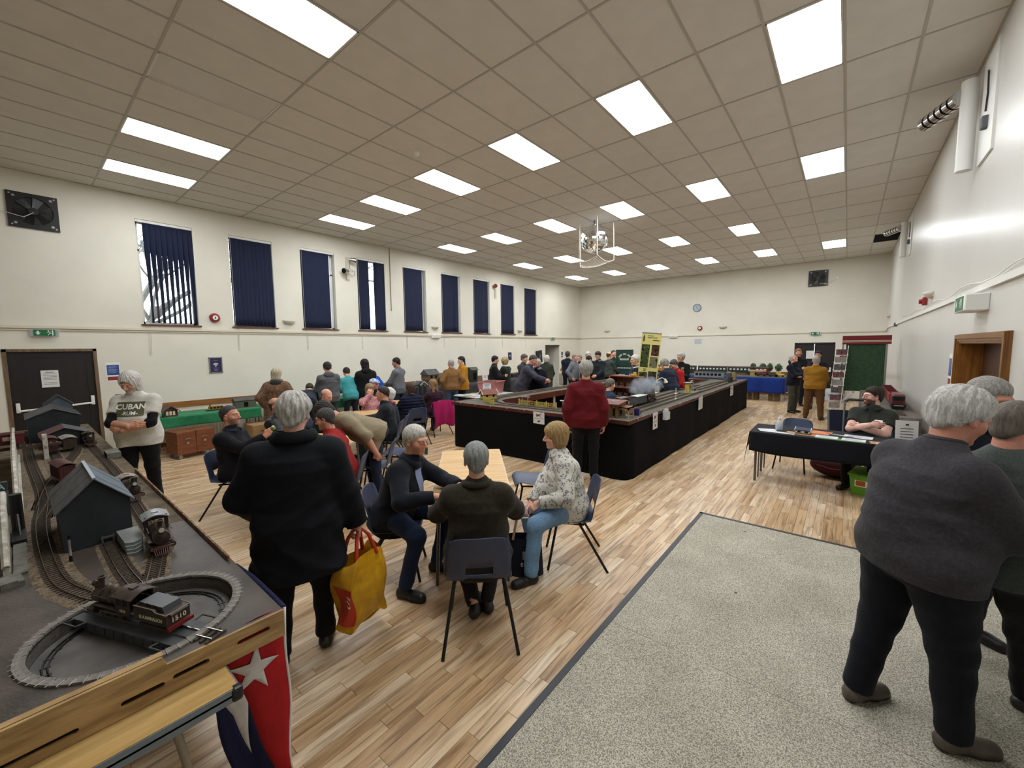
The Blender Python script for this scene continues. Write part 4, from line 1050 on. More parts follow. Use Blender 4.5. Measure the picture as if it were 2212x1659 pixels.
def cafe_table(label, x, y, deg, L_=1.83, Wd=.70, z=.735, m=None):
    t = thing('folding_table', label, 'table', (x, y, 0), math.radians(deg), 'folding tables for visitors')
    MB().cbox((0, 0, z-.006), (Wd-.012, L_-.012, .012), .004).build('table_top', m or M_beech, t)
    rim = MB()
    pts = []
    r = .05
    for cx, cy, a0 in ((Wd/2-r, L_/2-r, 0), (-Wd/2+r, L_/2-r, 90), (-Wd/2+r, -L_/2+r, 180), (Wd/2-r, -L_/2+r, 270)):
        for k in range(5): a = math.radians(a0+k*22.5); pts.append((cx+r*math.cos(a), cy+r*math.sin(a)))
    rim.prism(pts, 'z', z-.030, z-.002); rim.build('table_edge', M_edgew, t)
    for sy in (-1, 1):
        for sx in (-1, 1): MB().tube([(sx*(Wd/2-.08), sy*(L_/2-.2), z-.02), (sx*(Wd/2-.05), sy*(L_/2-.16), 0)], .014, 8).build('leg', M_gleg, t)
    fr = MB()
    for sy in (-1, 1): fr.tube([(-Wd/2+.08, sy*(L_/2-.2), z-.04), (Wd/2-.08, sy*(L_/2-.2), z-.04)], .012, 6)
    fr.tube([(0, -L_/2+.2, z-.04), (0, L_/2-.2, z-.04)], .010, 6); fr.build('under_frame', M_gleg, t); return t
cafe_table('beech table where the three visitors sit talking, mostly bare', -2.905, 2.875, 45)
cafe_table('beech table between the man in black jumper and man in red jumper', -5.22, 2.42, 45, m=M_beech)
cafe_table('beech table behind, where the white-haired woman sits', -6.85, 3.95, 45)
cafe_table('beech table in front of the woman in navy quilted coat', -7.85, 5.55, 45, 1.3)
chair('blue chair under the man in olive jacket, its back to the viewer', -1.945, 1.98, 45)
chair('blue chair under the woman in patterned jacket', -1.93, 3.21, 126)
chair('blue chair under the man in navy blazer', -3.05, 2.06, -45)
chair('empty blue chair half hidden beyond the patterned jacket', -2.80, 3.78, 135)
chair('blue chair under the seated man in black jumper', -5.72, 1.62, -48)
chair('blue chair under the man in dark waxed jacket', -6.45, 2.50, -50)
chair('blue chair with red showing through its slot, under the red jumper', -4.52, 2.38, 140)
chair('blue chair gripped by the man in beige who bends over', -4.82, 2.98, 138)
chair('chair with a dark green coat over its back', -5.15, 3.58, 130)
chair('blue chair under the woman in navy quilted coat', -6.95, 5.22, 75)
chair('chair with a bright pink coat draped over it', -7.28, 6.12, 80)
chair('blue chair under the white-haired woman', -6.42, 4.38, 135)
chair('blue chair under the man in dark grey zip jacket', -6.02, 3.98, 135)
chair('blue chair under the man with pale blue collar', -7.30, 3.42, -45)
chair('blue chair under the woman in pink floral top', -7.75, 4.70, -150)
chair('blue chair under the man in checked cap', -8.15, 5.05, -120)
chair('empty blue chair behind the black-clothed desk', -.60, 7.84, 172)
chair('chair under the bearded man at the desk', .32, 7.60, 150)
# draped coats
def draped(name, label, cat, x, y, deg, col, kind, z=.80, w=.46, drop=.45, fdrop=.12):
    t = thing(name, label, cat, (x, y, 0), math.radians(deg)); R = random.Random(hash(label) % 999)
    def fn(u, v):
        a = (v-.30)*2.2; k = 1+.18*max(0, v-.3)
        xx = (u-.5)*w*k; fold = .025*math.sin(u*16+v*5)*(.3+v)
        if v < .3: yy = -.27+.07*(1-v/.3)*1+.02; zz = z-fdrop*(1-v/.3)**1.2
        else: tt = (v-.3)/.7; yy = -.30-.05*tt-.02*math.sin(tt*3); zz = z+.01-drop*tt-.03*math.sin(u*9+1)*tt
        return (xx+.01*math.sin(v*9), yy+fold, zz+.015*math.cos((u-.5)*3)-.02*abs(u-.5)*2)
    MB().grid(fn, 22, 26).build('cloth', cloth(col, kind), t, smooth=70, thick=.03); return t
draped('draped_coat', 'dark green quilted coat hung over a chair back', 'coat', -5.15, 3.58, 130, '#22382c', 'plain', drop=.42)
draped('draped_coat', 'bright pink coat hung over a chair back', 'coat', -7.28, 6.12, 80, '#9c1250', 'plain', drop=.55, w=.5)
draped('draped_coat', 'black coat heaped on a chair by the wall tables', 'coat', -8.85, 6.55, 110, '#101114', 'plain', z=.98, drop=.6, w=.55)
chair('chair under the heap of black coats', -8.85, 6.55, 110)
# ================================================================ the narrow-gauge layout on the left (near end towards the viewer)
ZB = .84; BX0 = -1.905; BY1 = .68; BY0 = -.90
M_ply = mat('plywood_edge', '#b3925f', .6, col2='#8d6d42', scale=3, stretch=(4,2,14), bump=.1)
M_ground = mat('weathered_black_ground', '#544a42', .5, col2='#37302b', scale=5, detail=7, bump=.2, bscale=60)
M_ballast = mat('brown_ballast', '#8a7861', .95, col2='#43382c', scale=55, detail=5, lo=.3, hi=.7, bump=.9, bscale=140)
M_sleeper = mat('dark_sleeper', '#3f352a', .9, var=.3, scale=40)
M_rail = mat('rusty_rail', '#6b5a48', .4, metal=.7)
M_railb = mat('bright_rail', '#a9a39a', .28, metal=.9)
M_stone = mat('pale_coping_stone', '#8d8780', .85, col2='#6d6660', scale=30, bump=.5, bscale=120)
M_pitwall = None
def brick_mat(nm, c1, c2, mortar, sc):
    m, N, L, b = node_mat(nm); tc = N.new('ShaderNodeTexCoord'); br = N.new('ShaderNodeTexBrick'); br.inputs['Color1'].default_value = lin(c1); br.inputs['Color2'].default_value = lin(c2); br.inputs['Mortar'].default_value = lin(mortar)
    br.inputs['Scale'].default_value = sc; br.inputs['Mortar Size'].default_value = .015; L.new(tc.outputs['UV'], br.inputs[0]); L.new(br.outputs[0], b.inputs['Base Color']); b.inputs['Roughness'].default_value = .85; return m
M_girder = mat('grey_girder', '#3c3f42', .55, var=.2, scale=14)
def plate(name, outer, holes, thick, m, M, parent=None):
    """flat plate with holes, lying in local XY, top at z=0"""
    cu = bpy.data.curves.new('plate', 'CURVE'); cu.dimensions = '2D'; cu.fill_mode = 'BOTH'; cu.extrude = thick/2
    for poly in [outer]+holes:
        sp = cu.splines.new('POLY'); sp.points.add(len(poly)-1); sp.use_cyclic_u = True
        for p, q in zip(sp.points, poly): p.co = (q[0], q[1], 0, 1)
    o = bpy.data.objects.new('plate', cu); COL.objects.link(o); dg = bpy.context.evaluated_depsgraph_get(); me = o.evaluated_get(dg).to_mesh()
    vs = [tuple(v.co) for v in me.vertices]; fs = [tuple(p.vertices) for p in me.polygons]; o.evaluated_get(dg).to_mesh_clear(); bpy.data.objects.remove(o)
    return MB().add([(x, y, z-thick/2) for x, y, z in vs], fs, M).build(name, m, parent)
def circle(cx, cy, r, n): return [(cx+r*math.cos(2*math.pi*k/n), cy+r*math.sin(2*math.pi*k/n)) for k in range(n)]
def slot(cx, cy, w, h): return [(cx-w/2+h/2+h/2*math.cos(a), cy+h/2*math.sin(a)) for a in [math.pi/2+k*math.pi/5 for k in range(6)]]+[(cx+w/2-h/2+h/2*math.cos(a), cy+h/2*math.sin(a)) for a in [-math.pi/2+k*math.pi/5 for k in range(6)]]
TTC = (-2.312, .268); TTR = .327
# folding table under it
ft = thing('folding_table', 'beech folding table with grey metal edge under the near layout', 'table')
TX1, TY1 = -1.735, .457
MB().bb(TX1-1.2, TX1-.006, TY1-1.83, TY1-.006, .700, .72).build('table_top', mat('varnished_beech_top', '#c7a66c', .25, col2='#b08d55', scale=2, stretch=(14,1,1), coat=.3), ft)
MB().bb(TX1-1.2, TX1, TY1-1.83, TY1, .668, .698).bb(TX1-.006, TX1, TY1-1.83, TY1, .690, .718).bb(TX1-1.2, TX1, TY1-.006, TY1, .690, .718).build('metal_edge', mat('grey_metal_trim', '#7d858d', .35, metal=.6), ft)
MB().cbox((TX1-.012, TY1-.012, .693), (.04, .04, .056), .012).build('corner_cap', M_black, ft)
M_hamm = mat('beige_tube_leg', '#8d8473', .4, metal=.3)
for yy in (TY1-.16, TY1-1.65):
    for xx in (TX1-.10, TX1-1.05): MB().tube([(xx, yy-.12, .67), (xx, yy-.02, .60), (xx, yy+.02, .3), (xx, yy+.02, 0)], .0135, 8).build('leg', M_hamm, ft, smooth=60)
for k, xx in enumerate((-4.1, -5.7, -7.3, -8.7)):
    t = thing('trestle', ['first', 'second', 'third', 'fourth'][k]+' wooden trestle under the left-hand layout, counted from the viewer', 'trestle', (xx, 0, 0), 0, 'trestles under the left layout')
    for yy in (-.7, .5): MB().tube([(-.22, yy, 0), (0, yy, .70)], .018, 6).build('leg', M_ply, t); MB().tube([(.22, yy, 0), (0, yy, .70)], .018, 6).build('leg', M_ply, t)
    MB().bb(-.03, .03, -.75, .55, .69, .718).build('beam', M_ply, t)
# baseboards
lay = thing('model_railway_baseboard', 'weathered plywood baseboard of the left-hand narrow gauge layout', 'model railway')
plate('ground', [(BX0, BY0), (BX0, BY1), (-3.47, BY1+.01), (-3.47, BY0)], [circle(TTC[0], TTC[1], TTR, 64)], .012, M_ground, T(0, 0, ZB), lay)
M_grd2 = mat('weedy_brown_ground', '#6b5c46', .9, col2='#42382b', scale=7, detail=8, bump=.5, bscale=80)
for x0, x1 in ((-3.475, -5.0), (-5.005, -6.6), (-6.605, -8.1), (-8.105, -9.4)): MB().bb(x1, x0, BY0, BY1, ZB-.012, ZB).build('ground', M_grd2, lay)
fr = MB()
for x0, x1 in ((BX0-.01, -3.46), (-3.48, -5.0), (-5.01, -6.6), (-6.61, -8.1), (-8.11, -9.4)):
    fr.bb(x1, x0, BY1-.012, BY1, .722, ZB-.012); fr.bb(x1, x0, BY0, BY0+.012, .722, ZB-.012)
    for xx in (x0-.01, x1+.01):
        if xx < -2: fr.bb(xx-.006, xx+.006, BY0, BY1, .722, ZB-.012)
fr.build('frame', M_ply, lay)
# near fascia with hand holes (local x = world y, local y = world z)
Mf = Matrix(((0,0,1,BX0+.012),(1,0,0,0),(0,1,0,0),(0,0,0,1)))
plate('fascia', [(BY0, .722), (BY1, .722), (BY1, ZB), (.275, ZB), (.262, ZB+.034), (BY0, ZB+.034)],
      [slot(.560, .788, .125, .020), slot(.345, .778, .115, .020), slot(.205, .772, .12, .020), slot(-.04, .762, .17, .016), slot(-.5, .77, .12, .02)], .012, M_ply, Mf, lay)
MB().bb(BX0-.04, BX0-.012, BY0, .27, ZB, ZB+.030).build('fascia_packing', M_ply, lay)
# small red and cream lineside fence along the right edge
fe = thing('model_fence', 'low red and cream model fence along the layout edge', 'fence')
for k in range(36):
    xx = -2.62-k*.075
    if xx < -3.45: zz = ZB
    else: zz = ZB
    MB().bb(xx-.034, xx+.034, BY1-.016, BY1-.006, zz, zz+.028).build('fence_panel', mat('faded_red_paint', '#6e2c22', .8, col2='#8b8264', scale=18), fe)
# ---- turntable
tt = thing('turntable', 'model railway turntable with stone-rimmed pit and grey bridge', 'turntable')
vs = []; fs = []; n = 64; zp = ZB-.062
m_br = brick_mat('pit_brickwork', '#5f554c', '#47413c', '#6f6962', 1.0)
pm = bpy.data.meshes.new('pit_wall')
vs = [(TTC[0]+TTR*math.cos(2*math.pi*k/n), TTC[1]+TTR*math.sin(2*math.pi*k/n), z) for z in (zp, ZB) for k in range(n)]
fs = [(k, n+k, n+(k+1) % n, (k+1) % n) for k in range(n)]; pm.from_pydata(vs, [], fs); pm.materials.append(m_br)
uv = pm.uv_layers.new(name='UV')
for k, pl in enumerate(pm.polygons):
    for li, (du, dv) in zip(pl.loop_indices, ((0, 0), (0, 1), (1, 1), (1, 0))): uv.data[li].uv = ((k+du)*.55, dv*1.6)
obj('pit_wall', pm, tt)
MB().lathe([(0, zp-.006), (TTR+.01, zp-.006), (TTR+.01, zp), (0.0, zp)], (TTC[0], TTC[1], 0), 64).build('pit_floor', mat('pit_concrete', '#6a6661', .8, col2='#555250', scale=9, detail=6), tt)
sm = MB().box((0, 0, .004), (.034, TTR*2*math.pi/60-.002, .010)).mesh('stone', M_stone)
rs_ = random.Random(4)
for k in range(60):
    a = 2*math.pi*k/60; o = obj('stone', sm, tt, (TTC[0]+(TTR+.016)*math.cos(a), TTC[1]+(TTR+.016)*math.sin(a), ZB+rs_.uniform(-.001, .0015)), a+rs_.uniform(-.05, .05))
pn = MB()
for k in range(60):
    a = 2*math.pi*(k+.5)/60; d = Vector((math.cos(a), math.sin(a), 0)); c = Vector((TTC[0], TTC[1], ZB+.0095))
    pn.cyl(c+d*(TTR+.012), c+d*(TTR+.042), .0011, n=5)
pn.build('pins', mat('pale_pin', '#b8b2a8', .5), tt)['kind'] = 'stuff'
rr = MB()
for r in (.275, .290): rr.lathe([(r-.002, zp), (r+.002, zp), (r+.002, zp+.008), (r-.002, zp+.008), (r-.002, zp)], (TTC[0], TTC[1], 0), 64, caps=False)
rr.build('ring_rail', mat('dark_ring_rail', '#2b2a29', .5, metal=.4), tt)
rc = MB()
for k in range(30):
    a = 2*math.pi*k/30; rc.box((TTC[0]+.2825*math.cos(a), TTC[1]+.2825*math.sin(a), zp+.002), (.03, .008, .004), rz=a)
rc.build('rail_chairs', M_girder, tt)['kind'] = 'stuff'
BA = math.atan2(.26, .62); MBr = T(TTC[0]+.004, TTC[1]-.006, 0) @ RZ(BA)
GZ = ZB+.004
mb = MB()
for sy in (-1, 1):
    prof = [(-.315, GZ-.012), (-.315, GZ-.035), (-.2, GZ-.055), (.2, GZ-.055), (.315, GZ-.035), (.315, GZ-.012)]
    mb.prism(prof, 'y', sy*.062-.003, sy*.062+.003, MBr)
mb.build('girder', M_girder, tt)
for sy in (-1, 1):
    for k in range(11): MB().bb(-.29+k*.058-.003, -.29+k*.058+.003, sy*.066-.002, sy*.066+.002, GZ-.050, GZ-.012, MBr).build('stiffener', M_girder, tt)
MB().bb(-.318, .318, -.070, .070, GZ-.014, GZ-.008, MBr).build('deck', mat('deck_steel', '#46484a', .6, var=.2, scale=20), tt)
rl = MB()
for sy in (-1, 1): rl.bb(-.318, .318, sy*.0225-.0016, sy*.0225+.0016, GZ-.008, GZ, MBr)
rl.build('bridge_rail', M_railb, tt)
for ex in (-1, 1):
    for sy in (-1, 1): MB().tube([(ex*.30, sy*.072, GZ-.01), (ex*.30, sy*.105, GZ-.006), (ex*.22, sy*.105, GZ-.006), (ex*.22, sy*.072, GZ-.01)], .004, 6, MBr).build('locking_lever', M_girder, tt, smooth=60)
# ---- track
def track(label, pts, g=.045, bw=.10, gap=.028, group='tracks on the left layout', z=ZB, bright=False, ballast=True, sl=.085, smooth_n=12):
    P = [Vector((a, b, 0)) for a, b in pts]; C = []
    for i in range(len(P)-1):                                   # Catmull-Rom
        p0 = P[max(i-1, 0)]; p1 = P[i]; p2 = P[i+1]; p3 = P[min(i+2, len(P)-1)]
        for k in range(smooth_n):
            t = k/smooth_n; C.append(.5*((2*p1)+(-p0+p2)*t+(2*p0-5*p1+4*p2-p3)*t*t+(-p0+3*p1-3*p2+p3)*t**3))
    C.append(P[-1]); th = thing('model_track', label, 'track', (0, 0, 0), 0, group)
    Ts = [(C[min(i+1, len(C)-1)]-C[max(i-1, 0)]).normalized() for i in range(len(C))]; Ns = [Vector((-t.y, t.x, 0)) for t in Ts]
    def strip(b, off0, off1, z0, z1):
        vs = []
        for c, nn in zip(C, Ns): vs += [tuple(c+nn*off0+Vector((0, 0, z0))), tuple(c+nn*off1+Vector((0, 0, z0))), tuple(c+nn*off1+Vector((0, 0, z1))), tuple(c+nn*off0+Vector((0, 0, z1)))]
        k = len(C); fs = [(4*i+a, 4*i+(a+1) % 4, 4*i+4+(a+1) % 4, 4*i+4+a) for i in range(k-1) for a in range(4)]+[(0, 1, 2, 3), (4*k-4, 4*k-3, 4*k-2, 4*k-1)]; b.add(vs, fs)
    if ballast:
        b = MB(); vs = []
        for c, nn in zip(C, Ns): vs += [tuple(c-nn*bw*.62+Vector((0, 0, z+.0005))), tuple(c-nn*bw*.5+Vector((0, 0, z+.004))), tuple(c+nn*bw*.5+Vector((0, 0, z+.004))), tuple(c+nn*bw*.62+Vector((0, 0, z+.0005)))]
        fs = [(4*i+a, 4*i+a+1, 4*i+4+a+1, 4*i+4+a) for i in range(len(C)-1) for a in range(3)]; b.add(vs, fs); b.build('ballast', M_ballast, th, smooth=50)
    L_ = [0]
    for i in range(len(C)-1): L_.append(L_[-1]+(C[i+1]-C[i]).length)
    b = MB(); d = gap/2; i = 0
    while d < L_[-1]:
        while L_[i+1] < d: i += 1
        f = (d-L_[i])/(L_[i+1]-L_[i]+1e-9); c = C[i].lerp(C[i+1], f); b.box((c.x, c.y, z+.0055), (.011, sl, .006), rz=math.atan2(Ts[i].y, Ts[i].x)); d += gap
    o = b.build('sleepers', M_sleeper, th); o['kind'] = 'stuff'
    for sgn in (-1, 1):
        b = MB(); strip(b, sgn*g/2-.0015, sgn*g/2+.0015, z+.008, z+.0145); b.build('rail', M_railb if bright else M_rail, th)
    return th
track('curving track from the white walls down to the turntable', [(-9.2, .03), (-6.7, .03), (-5.0, .068), (-4.1, .033), (-3.45, .036), (-3.0, .064), (-2.75, .13), (-2.655, .17)], bw=.13)
track('short track from the big grey shed to the turntable', [(-3.44, .281), (-3.2, .281), (-2.9, .285), (-2.66, .30)], gap=.02)
track('track carrying two rusty engines along the layout edge', [(-8.6, .50), (-6.5, .53), (-5.2, .535), (-4.2, .50), (-3.2, .475), (-2.9, .42), (-2.63, .355)], gap=.024)
track('track branching left behind the grey shed', [(-4.55, .045), (-5.3, .12), (-6.2, .27), (-7.1, .40), (-8.4, .40)])
track('siding under the red-brown van', [(-4.25, .04), (-4.8, .12), (-5.3, .20), (-6.1, .22), (-7.6, .20)])
track('track stub between turntable and baseboard end', [(-1.99, .405), (-1.915, .437)], bw=.06, bright=True, ballast=False, gap=.03)
# ---- engines and wagons (local x forward, z up from rail top)
M_loco = mat('sooty_black', '#1d1a18', .5, col2='#3a2a20', scale=26, lo=.45, hi=.75)
M_locor = mat('rust_brown_roof', '#4c3a33', .5, col2='#2e2725', scale=16)
M_brass = mat('dull_brass', '#7d6a45', .4, metal=.6)
M_red = mat('buffer_red', '#6a1512', .5); M_cream = mat('cream_lettering', '#d8cfae', .6)
M_glassd = mat('dark_glazing', '#15181a', .15)
M_silver = mat('silver_roof', '#a3a7ab', .32, metal=.5)
def wheel(t, x, y, r, m=None):
    MB().lathe([(0, -.004), (r, -.004), (r, .001), (r*.93, .004), (.3*r, .002), (0, .003)], n=16, M=T(x, y, r) @ RX(math.pi/2 if y < 0 else -math.pi/2)).build('wheel', m or M_loco, t, smooth=40)
def loco(label, x, y, deg, roof, tender=False, z=ZB+.0145, s=1.0, num='1510'):
    t = thing('model_locomotive', label, 'locomotive', (x, y, z), math.radians(deg), 'model engines on the left layout'); t.scale = (s, s, s)
    MB().bb(-.13, .15, -.028, .028, .030, .040).build('frame', M_loco, t)
    b = MB(); b.cyl((-.01, 0, .076), (.105, 0, .074), .030, .028, 20); b.cyl((.105, 0, .074), (.150, 0, .074), .031, .031, 20); b.cyl((.150, 0, .074), (.154, 0, .074), .027, .020, 20)
    for q in (.02, .06, .10): b.cyl((q, 0, .0755), (q+.004, 0, .0755), .0308, .0308, 20)
    b.build('boiler', M_loco, t, smooth=35)
    MB().lathe([(.010, 0), (.009, .02), (.010, .04), (.014, .052), (.016, .055), (.011, .056), (.009, .045)], (.128, 0, .098), 14).build('chimney', M_loco, t, smooth=40)
    for q, r in ((.085, .013), (.045, .015)): MB().lathe([(r*1.15, -.004), (r, .006), (r*.95, .018), (r*.7, .027), (0, .031)], (q, 0, .100), 14).build('dome', mat('grimy_dome', '#5d5346', .45), t, smooth=60)
    b = MB(); b.cyl((.155, 0, .118), (.172, 0, .118), .012, .014, 12); b.bb(.150, .166, -.008, .008, .098, .112); b.build('headlamp', M_loco, t)
    MB().cyl((.172, 0, .118), (.174, 0, .118), .011, n=12).build('lamp_lens', mat('lamp_lens', '#c9c4b4', .15), t)
    b = MB(); b.lathe([(.004, 0), (.005, .012), (.002, .02)], (.065, 0, .106), 8); b.build('bell', M_brass, t)
    cb = MB(); x0, x1 = -.115, -.030
    for sy in (-1, 1):
        yy = sy*.044; w = .0015
        cb.bb(x0, x1, yy-w, yy+w, .040, .080); cb.bb(x0, x1, yy-w, yy+w, .108, .118); cb.bb(x0, x0+.010, yy-w, yy+w, .08, .108); cb.bb(x1-.010, x1, yy-w, yy+w, .08, .108); cb.bb((x0+x1)/2-.004, (x0+x1)/2+.004, yy-w, yy+w, .08, .108)
    cb.bb(x1-.002, x1, -.044, .044, .040, .085); cb.bb(x1-.002, x1, -.044, -.03, .085, .118); cb.bb(x1-.002, x1, .03, .044, .085, .118); cb.bb(x1-.002, x1, -.044, .044, .110, .128)
    cab = cb.build('cab', M_loco, t)
    for sy in (-1, 1):
        MB().bb(x0+.012, (x0+x1)/2-.005, sy*.0435-.0005, sy*.0435+.0005, .081, .107).build('cab_window', M_glassd, cab)
        MB().bb((x0+x1)/2+.005, x1-.012, sy*.0435-.0005, sy*.0435+.0005, .081, .107).build('cab_window', M_glassd, cab)
        text_obj('number', num, .016, M_cream, cab, frameM(((x0+x1)/2, sy*.0462, .060), (1 if sy < 0 else -1, 0, 0), (0, 0, 1)), spacing=1.1, bold=.0004)
    rf = MB(); nn = 12; pr_ = [(-.052+.104*k/nn, .118+.018*math.sin(math.pi*k/nn)) for k in range(nn+1)]
    rf.prism([(a, b_) for a, b_ in pr_]+[(a*.97, b_-.004) for a, b_ in reversed(pr_)], 'x', x0-.020, x1+.014); r_ = rf.build('cab_roof', roof, t, smooth=40)
    MB().bb(-.085, -.058, -.012, .012, .135, .141).build('roof_hatch', roof, r_)
    for sy in (-1, 1):
        MB().bb(-.03, .125, sy*.028, sy*.046, .052, .055).build('running_board', M_loco, t)
        MB().cyl((.108, sy*.038, .030), (.145, sy*.038, .030), .013, n=14).build('cylinder', M_loco, t)
        for q in (-.02, .03, .08): wheel(t, q, sy*.024, .025)
        wheel(t, .135, sy*.024, .013)
        MB().bb(-.025, .125, sy*.031-.002, sy*.031+.002, .022, .028).build('side_rod', M_railb, t)
        MB().cyl((.02, sy*.041, .095), (.11, sy*.041, .095), .0025, n=6).build('handrail', M_loco, t)
    b = MB()
    for k in range(9): q = -.032+k*.008; b.tube([(.160, q, .030), (.186, q*.85, .006)], .002, 5)
    b.bb(.150, .162, -.042, .042, .026, .036); b.build('pilot', mat('rust_red_pilot', '#5a3a32', .6), t)
    if tender:
        td = MB(); a0, a1 = -.325, -.140
        td.prism([(a0, .036), (a1, .036), (a1, .098), (a1-.11, .098), (a1-.125, .088), (a0, .084)], 'y', -.045, .045); tb = td.build('tender_body', M_loco, t)
        b = MB(); b.prism([(-.30, .086), (-.29, .108), (-.16, .112), (-.15, .099)], 'y', -.034, .034); b.build('tank_cover', mat('blue_black_cover', '#26292e', .38), t)
        b = MB()
        for sy in (-1, 1): b.tube([(a1, sy*.0455, .099), (a1-.11, sy*.0455, .099), (a1-.125, sy*.0455, .089), (a0, sy*.0455, .085)], .0016, 5)
        b.tube([(a0, -.0455, .085), (a0, .0455, .085)], .0016, 5); b.build('edge_beading', mat('worn_cream_line', '#8d8468', .6), t)
        for sy in (-1, 1):
            text_obj('lettering', 'G A MANALICH', .0195, M_cream, tb, frameM(((a0+a1)/2-.004, sy*.0462, .058), (1 if sy < 0 else -1, 0, 0), (0, 0, 1)), spacing=.95, bold=.0005)
            for q in (-.305, -.27, -.20, -.165): wheel(t, q, sy*.024, .013)
            MB().bb(-.315, -.155, sy*.034-.004, sy*.034+.004, .010, .022).build('bogie_frame', M_loco, t)
        text_obj('number', num, .028, M_cream, tb, frameM((a0-.0012, .0, .055), (0, -1, 0), (0, 0, 1)), spacing=1.05, bold=.0006)
        b = MB(); b.cyl((a0-.004, -.034, .078), (a0-.004, .034, .078), .008, n=10); b.build('tool_roll', M_loco, t)
        MB().bb(a0-.016, a0-.002, -.048, .048, .022, .036).build('buffer_beam', M_red, t)
        b = MB()
        for q in (-.2, -.24): b.cyl((q, .036, .098), (q, .036, .112), .003, n=6); b.cyl((q, -.036, .098), (q, -.036, .112), .003, n=6)
        b.build('valves', M_loco, t)
    return t
ca, sa = math.cos(BA), math.sin(BA)
loco('black tender engine numbered 1510 standing on the turntable bridge', TTC[0]-.0995*ca*0-.095*ca, TTC[1]-.095*sa-.006, math.degrees(BA)+180, M_locor, True, z=GZ, s=1.02)
loco('grimy engine with silver cab roof facing the viewer', -3.13, .468, -4, M_silver, s=1.22)
loco('second rusty engine with pale roof, beside the grey shed', -4.35, .508, 2, mat('pale_brown_roof', '#8f8378', .5), s=1.15)
loco('farthest dark engine beside the red-roofed shed', -7.2, .52, 0, M_locor, s=1.1)
def wagon(label, x, y, deg, L_, W_, H_, body, roof, z=ZB+.0145, stripe=None, arch=.02):
    t = thing('model_wagon', label, 'wagon', (x, y, z), math.radians(deg), 'model wagons on the left layout')
    MB().bb(-L_/2, L_/2, -W_/2, W_/2, .03, .04).build('floor_frame', M_loco, t)
    b = MB(); b.bb(-L_/2+.004, L_/2-.004, -W_/2+.003, W_/2-.003, .04, .04+H_); bd = b.build('wagon_body', body, t)
    b = MB()
    for k in range(int(L_/.02)): q = -L_/2+.01+k*.02; b.bb(q-.001, q+.001, -W_/2, W_/2, .042, .038+H_)
    for k in range(int(W_/.02)): q = -W_/2+.01+k*.02; b.bb(-L_/2+.001, L_/2-.001, q-.001, q+.001, .042, .038+H_)
    b.build('planking', body, bd)
    nn = 10; pr_ = [(-W_/2-.006+(W_+.012)*k/nn, .04+H_+arch*math.sin(math.pi*k/nn)) for k in range(nn+1)]
    MB().prism(pr_+[(a, b_-.005) for a, b_ in reversed(pr_)], 'x', -L_/2-.012, L_/2+.012).build('roof', roof, t, smooth=40)
    if stripe: MB().bb(L_/2-.003, L_/2+.002, -W_/2, W_/2, .04+H_*.55, .04+H_*.72).build('warning_board', stripe, t)
    for q in (-L_*.32, L_*.32):
        for sy in (-1, 1): wheel(t, q, sy*.024, .016)
    b = MB(); b.bb(-L_/2-.012, -L_/2, -.006, .006, .022, .032); b.bb(L_/2, L_/2+.012, -.006, .006, .022, .032); b.build('coupling', M_loco, t); return t
M_maroon = mat('maroon_van_side', '#4d1a18', .6, col2='#3a1512', scale=14); M_dirtyw = mat('dirty_white', '#9c948c', .7, col2='#756d66', scale=18)
wagon('red-brown van with curved roof behind the big grey shed', -5.35, .205, 8, .30, .105, .115, M_maroon, M_maroon, arch=.024)
wagon('maroon van with a yellow warning strip near the bridge', -6.95, .185, 2, .22, .11, .13, M_maroon, M_maroon, stripe=pattern('yellow_black_strip', '#c9b24a', ['#2a2412', '#3a3218', '#1a160c'], 90))
wagon('black van with white roof edge beside the maroon van', -7.05, .335, 4, .24, .115, .10, M_loco, M_dirtyw)
# ---- buildings on the layout
M_tar = mat('tarred_felt_wall', '#22272b', .75, col2='#15191d', scale=7, detail=5); M_felt = mat('grey_felt_roof', '#565656', .75, col2='#3d3e40', scale=9, stretch=(1,1,3), detail=6)
M_felt2 = mat('blue_grey_felt_roof', '#5a646e', .7, col2='#48525c', scale=9, detail=6)
def shed(label, x0, x1, y0, y1, ze, za, wall_, roofL, roofR, ov=.02, ridge=None):
    t = thing('model_shed', label, 'model building'); ym = (y0+y1)/2
    MB().prism([(y0, ZB), (y1, ZB), (y1, ze), (ym, za), (y0, ze)], 'x', x0, x1).build('walls', wall_, t)
    sl = (za-ze)/(ym-y0)
    n = 4
    for sgn, yy, m in ((-1, y0, roofL), (1, y1, roofR)):
        for k in range(n):                                    # overlapping felt sheets
            xa = x0+ov-(x0+ov-(x1-ov))*k/n; xb = x0+ov-(x0+ov-(x1-ov))*(k+1)/n; h = .004+.0025*(k % 2)
            e = yy+sgn*ov; zz = ze-sl*ov
            MB().prism([(e, zz), (ym, za), (ym, za+h+.003), (e, zz+h+.003)], 'x', xa, xb-.001).build('roof_sheet', m, t)
    if ridge: MB().bb(x1-ov, x0+ov, ym-.008, ym+.008, za+.003, za+.012).build('ridge_cap', ridge, t)
    return t
shed('big grey engine shed in front of the turntable', -3.42, -3.98, .10, .395, 1.095, 1.245, M_tar, M_felt, M_felt2, .022, mat('pale_ridge', '#9aa4ae', .5))
shed('long dark shed across the far end of the layout', -7.9, -8.6, .05, .50, 1.16, 1.26, M_tar, M_felt, M_tar)
shed('low red-roofed shed in front of the long dark shed', -7.35, -7.75, .14, .52, .99, 1.07, M_tar, mat('dull_red_roof', '#6d4542', .7, col2='#4b3a3a', scale=12), M_felt)
shed('small slate-grey gabled shed at the far end', -8.75, -9.2, .24, .50, 1.24, 1.36, M_felt2, M_tar, M_tar)
